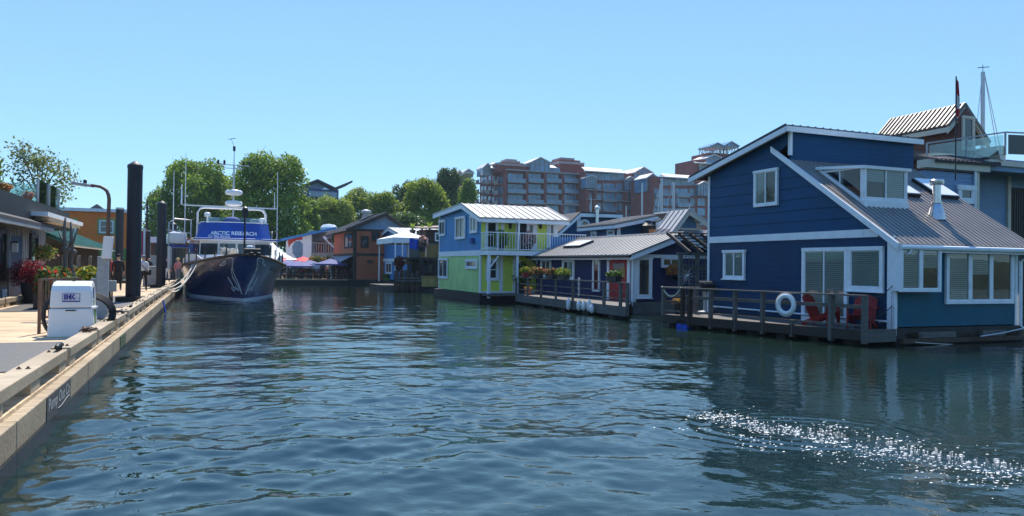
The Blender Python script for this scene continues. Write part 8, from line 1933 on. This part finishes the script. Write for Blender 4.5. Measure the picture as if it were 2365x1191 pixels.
umbrella(715, 600, 76, 1.4, 'bluecloth', 'blue umbrella farther back right of the middle one on the patio')
umbrella(764, 597, 72.5, 1.55, 'bluecloth', 'lone blue umbrella right on the patio near the terracotta house')
umbrella(655, 594, 79, 1.7, 'redcloth', 'red umbrella by the marquee edge near the boat')
umbrella(700, 592, 80, 1.9, 'redcloth', 'large red umbrella behind the blue ones, patio centre')
umbrella(728, 597, 81, 1.3, 'redcloth', 'red umbrella at the back right before the restaurant wall')
for i, (px, py, d, lab) in enumerate(((722, 598, 79, 'tall bushy dark plant before the restaurant stone wall, left'), (735, 602, 78.5, 'bushy brown-green plant before the restaurant stone wall, right'), (757, 600, 79, 'leafy planter beneath the restaurant balcony'))):
    c = at(px, 635, d); planter('potted_shrub', (c.x, c.y, .52), .7, .7, .8, 0, 'potdark', lab, [('treed', 1.0), ('orange', .25)], 130 + i, 1.5, 1.0, 420, .14, round_=True, cat='plant')

# ---------------------------------------------------------------- people
def body_mesh(pose, seed=0, fingers=False):
    """one skinned body: returns mesh with material slots 0 skin, 1 top, 2 trousers, 3 shoes, 4 hair"""
    rr = random.Random(seed); J = {}; E = []; rad = {}; grp = {}
    def j(n, p, r, g, par=None):
        J[n] = Vector(p); rad[n] = r; grp[n] = g
        if par: E.append((par, n))
    sit = pose == 'sit'; walk = pose == 'walk'
    hz = .47 if sit else .93
    j('hip', (0, 0, hz), .14, 2); j('waist', (0, .0, hz + .14), .125, 1, 'hip'); j('chest', (0, -.0 if not sit else .03, hz + .38), .15, 1, 'waist'); j('sho', (0, 0, hz + .50), .10, 1, 'chest')
    j('neck', (0, .01, hz + .575), .055, 0, 'sho'); j('jaw', (0, .035, hz + .64), .072, 0, 'neck'); j('head', (0, .015, hz + .72), .095, 0, 'jaw'); j('crown', (0, .0, hz + .79), .075, 4, 'head'); j('nose', (0, .115, hz + .69), .016, 0, 'head')
    for s, n in ((-1, 'l'), (1, 'r')):
        j('ear' + n, (s * .095, .0, hz + .70), .016, 0, 'head')
        j('sh' + n, (s * .19, 0, hz + .48), .068, 1, 'sho')
        if sit: el, wr = (s * .24, .10, hz + .24), (s * .12, .34, hz + .27)
        elif walk: k = s * .16; el, wr = (s * .25, -k * .6 - .02, hz + .22), (s * .25, -k * 1.0 + .10, hz + .0)
        else: el, wr = (s * .25, -.02, hz + .22), (s * .24, .08, hz - .02)
        j('el' + n, el, .05, 1, 'sh' + n); j('wr' + n, wr, .033, 0, 'el' + n)
        d = (Vector(wr) - Vector(el)).normalized(); h = Vector(wr) + d * .085; j('ha' + n, h, .036, 0, 'wr' + n)
        if fingers:
            for q in range(4): off = Vector((0, (q - 1.5) * .021, 0)); f1 = h + d * (.05 - .004 * abs(q - 1.5)) + off; j('f%d' % q + n, f1, .010, 0, 'ha' + n); j('g%d' % q + n, f1 + d * .035 + Vector((-s * .014, .008, 0)), .009, 0, 'f%d' % q + n)
            j('th' + n, Vector(wr) + d * .05 + Vector((0, .045, 0)), .012, 0, 'ha' + n)
        j('th_' + n, (s * .10, 0, hz - .05), .10, 2, 'hip')
        if sit: kn, an, to = (s * .13, .44, .49), (s * .13, .40, .09), (s * .14, .54, .04)
        elif walk: f = s * .20; kn, an, to = (s * .10, f * .8 + .05, .50), (s * .10, f * 1.0 - (.10 if s < 0 else 0), .09 + (.05 if s < 0 else 0)), (s * .11, f * 1.0 + .16 - (.08 if s < 0 else 0), .04 + (.01 if s < 0 else 0))
        else: kn, an, to = (s * .11, .02, .50), (s * .12, -.01, .09), (s * .13, .15, .04)
        j('kn' + n, kn, .068, 2, 'th_' + n); j('an' + n, an, .046, 3, 'kn' + n); j('to' + n, to, .04, 3, 'an' + n)
    names = list(J); idx = {n: i for i, n in enumerate(names)}
    me = bpy.data.meshes.new('sk'); me.from_pydata([tuple(J[n]) for n in names], [(idx[a], idx[b]) for a, b in E], [])
    o = bpy.data.objects.new('sk', me); COL.objects.link(o); md = o.modifiers.new('s', 'SKIN'); md.use_smooth_shade = True
    for i, n in enumerate(names): me.skin_vertices[0].data[i].radius = (rad[n] * (1.25 if n in ('chest', 'waist', 'hip') else 1), rad[n] * (.85 if n in ('chest', 'waist', 'hip') else 1))
    me.skin_vertices[0].data[0].use_root = True
    sb = o.modifiers.new('ss', 'SUBSURF'); sb.levels = 1; sb.render_levels = 1
    dg = bpy.context.evaluated_depsgraph_get(); out = bpy.data.meshes.new_from_object(o.evaluated_get(dg)); bpy.data.objects.remove(o); bpy.data.meshes.remove(me)
    pa = np.array([J[n] for n in names]); bones = [(J[a], J[b], grp[b], (grp[a])) for a, b in E]
    mi = []
    for p in out.polygons:
        c = p.center; best = (9, 0)
        for a, b, g, g0 in bones:
            ab = b - a; k = max(0, min(1, (c - a).dot(ab) / max(1e-9, ab.length_squared))); dd = (c - (a + ab * k)).length
            gg = g if k > .5 or g == g0 else g0
            if g == 0 and g0 == 1: gg = 1 if k < .85 else 0
            if dd < best[0]: best = (dd, gg)
        mi.append(best[1])
    out.materials.clear()
    for m in ('skin', 'cloth_grey', 'cloth_black', 'black', 'hair'): out.materials.append(P[m])
    out.polygons.foreach_set('material_index', mi); out.update(); out.shade_smooth(); return out
BODY = {k: body_mesh(k, 1, k != 'sit') for k in ('sit', 'walk', 'stand')}
def person(pose, loc, rz, top_, bottom, label, hair='hair', hat=None, group=None, scale=1.0, skin='skin'):
    o = bpy.data.objects.new('person', BODY[pose]); COL.objects.link(o); o.location = loc; o.rotation_euler = (0, 0, rz); o.scale = (scale,) * 3
    o.matrix_basis = Matrix.Translation(Vector(loc)) @ Matrix.Rotation(rz, 4, 'Z') @ Matrix.Scale(scale, 4)
    for i, m in enumerate((skin, top_, bottom, 'black', hair)):
        o.material_slots[i].link = 'OBJECT'; o.material_slots[i].material = P[m]
    tag(o, label, 'person', group)
    if hat:
        hz = {'sit': 1.19}.get(pose, 1.65); c = o.matrix_basis @ Vector((0, .01, hz + .04)); mb = MB(); wd = .2 if hat == 'straw' else .12
        mb.lathe(c, [(wd, 0), (wd, .015), (.105, .02), (.10, .09), (.04, .13), (0, .135)], 14)
        if hat != 'straw': f = o.matrix_basis @ Vector((0, .15, hz + .045)); mb.box((f.x, f.y, f.z), .14, .12, .012, rz)
        mb.bld('hat', P[hat], o)
    return o
def on_dock(px, py, z=.5): p = onz(px, py, z); return (p.x, p.y, z + .005)
toc = lambda l: math.atan2(-l[1], -l[0]) - math.pi / 2
l = on_dock(272, 671); person('stand', l, toc(l), 'cloth_black', 'cloth_black', 'heavy-set person in dark cap and black clothes facing us on the dock', hat='cloth_black', scale=1.02)
l = on_dock(330, 672); pw = person('walk', l, toc(l) + math.pi * .94, 'cloth_white', 'cloth_black', 'person in pale grey jacket with dark shoulder strap walking past the tall piling', hat='cloth_grey', scale=1.0)
q = pw.matrix_basis; mb = MB(); mb.tube([q @ Vector((-.17, .1, 1.42)), q @ Vector((0, -.17, 1.25)), q @ Vector((.2, -.14, 1.0)), q @ Vector((.24, .0, .95))], .018, 5); b = q @ Vector((.27, 0, .8)); mb.box(tuple(b), .12, .22, .26, 0); mb.bld('shoulder_bag', P['black'], pw)
l = on_dock(254, 668); person('stand', l, toc(l) + .4, 'cloth_red', 'cloth_black', 'person in dark red partly hidden beside the power pedestal', scale=.97)
l = on_dock(343, 655); person('stand', l, toc(l) + 2.6, 'cloth_black', 'cloth_black', 'person in black seen between the two pilings farther along the dock', scale=1.0)
l = on_dock(386, 652); person('walk', l, toc(l) + 3.0, 'cloth_black', 'cloth_white', 'person in a dark top and pale trousers beyond the second piling')
l = on_dock(410, 652); person('stand', l, toc(l) + .5, 'cloth_pink', 'cloth_grey', 'person in a straw hat and pink bib standing beside the boat hull', hat='straw', scale=.98)
p = BX(7.4, -2.25, 1.62); person('stand', tuple(p), math.pi, 'cloth_blue', 'cloth_grey', 'person in a tan sun hat on the boat side deck', hat='straw', scale=.97)
# diners
TOPS = ['cloth_white', 'cloth_pink', 'cloth_blue', 'cloth_grey', 'cloth_red', 'cloth_black', 'cloth_green']
TN = dict(cloth_white='white', cloth_pink='pink', cloth_blue='blue', cloth_grey='grey', cloth_red='red', cloth_black='black', cloth_green='green')
rr = random.Random(12); cnt = 0
x0, x1 = PW.uv(652, 640)[0], PW.uv(792, 640)[0]
def table_set(i, x, back):
    c = PW.pt(x, .52, -back); t = thing('picnic_table', ['sunlit', 'shaded'][back > 4] + ' timber picnic table on the patio float among the diners', 'table', tuple(c), DRZ, 'picnic tables on the patio')
    mb = MB()
    for k in range(5): mb.ob(c + V2 * -.9 + U2 * (-.38 + k * .155) + Vector((0, 0, .72)), V2 * 1.8, U2 * .145, (0, 0, .04))
    mb.bld('table_top', P['dockwood'], t)
    for s in (-1, 1):
        mb = MB(); mb.ob(c + V2 * -.9 + U2 * (s * .72 - .13) + Vector((0, 0, .42)), V2 * 1.8, U2 * .26, (0, 0, .04)); mb.bld('bench', P['dockwood'], t)
        mb = MB(); mb.bar(c + V2 * (s * .65) - U2 * .75, c + V2 * (s * .65) + U2 * .3 + Vector((0, 0, .72)), .08, .06); mb.bar(c + V2 * (s * .65) + U2 * .75, c + V2 * (s * .65) - U2 * .3 + Vector((0, 0, .72)), .08, .06); mb.bar(c + V2 * (s * .651) - U2 * .8 + Vector((0, 0, .40)), c + V2 * (s * .651) + U2 * .8 + Vector((0, 0, .40)), .07, .05); mb.bld('leg_frame', P['dockwood'], t)
    return c
seen = {}
POS = ['near the boat end', 'left of the middle', 'in the middle', 'right of the middle', 'near the terracotta house']
for row, back in enumerate((1.6, 4.0, 6.6)):
    for i in range(6):
        x = x0 + (x1 - x0) * (i + .35 + .3 * rr.random()) / 6; c = table_set(i, x, back)
        for s in (-1, 1):
            for e in (-.45, .42):
                if rr.random() < .18: continue
                m = rr.choice(TOPS); pz = c + V2 * (e + rr.uniform(-.1, .1)) + U2 * (s * .72)
                hat = rr.random() < .18
                key = 'seated diner in %s top, %s%s table row, %s' % (TN[m], 'straw hat, ' if hat else '', ['front', 'second', 'back'][row], POS[min(4, int(5 * (x - x0) / (x1 - x0)))])
                person('sit', (pz.x, pz.y, .52 - .01), DRZ + (0 if s < 0 else math.pi) + rr.uniform(-.3, .3), m, rr.choice(['cloth_black', 'cloth_blue', 'cloth_grey']), key + (', facing us' if s > 0 else ', back turned'), rr.choice(['hair', 'hair', 'straw', 'cloth_grey']), 'straw' if hat else None, 'diners seated on the patio', rr.uniform(.94, 1.04))
for i, (px, d, m, lab, rz) in enumerate(((745, 73.2, 'cloth_grey', 'standing waiter in grey beside the lone blue umbrella', 0), (771, 74, 'cloth_black', 'standing person in black near the terracotta house shopfront', 2), (782, 73, 'cloth_red', 'standing person in red by the terracotta house shopfront', 1.5), (697, 74.5, 'cloth_white', 'standing person in white among the patio tables', 3))):
    p = at(px, 645, d); person('stand', (p.x, p.y, .525), rz, m, 'cloth_black', lab)
# white table sign and menu board
c = PW.hit(743, 626, -1.9); mb = MB(); mb.box((c.x, c.y, 1.5), 1.3, .05, .55, DRZ); mb.box((c.x, c.y, .52), .06, .06, .98, DRZ); tag(mb.bld('menu_board', P['whitegel']), 'blank white menu board standing among the patio tables', 'sign')
# ---------------------------------------------------------------- thin summer haze over the basin
def haze():
    mb = MB(); mb.ob((-420, -120, -4.5), (840, 0, 0), (0, 480, 0), (0, 0, 64))
    m = bpy.data.materials.new('haze'); m.use_nodes = True; nt = m.node_tree
    for n in list(nt.nodes):
        if n.type == 'BSDF_PRINCIPLED': nt.nodes.remove(n)
    v = nt.nodes.new('ShaderNodeVolumePrincipled'); v.inputs['Color'].default_value = (.62, .80, 1.0, 1); v.inputs['Density'].default_value = .00022; v.inputs['Anisotropy'].default_value = .2
    nt.links.new(v.outputs[0], nt.nodes['Material Output'].inputs['Volume'])
    tag(mb.bld('haze', m), None, None, kind='stuff')
haze()
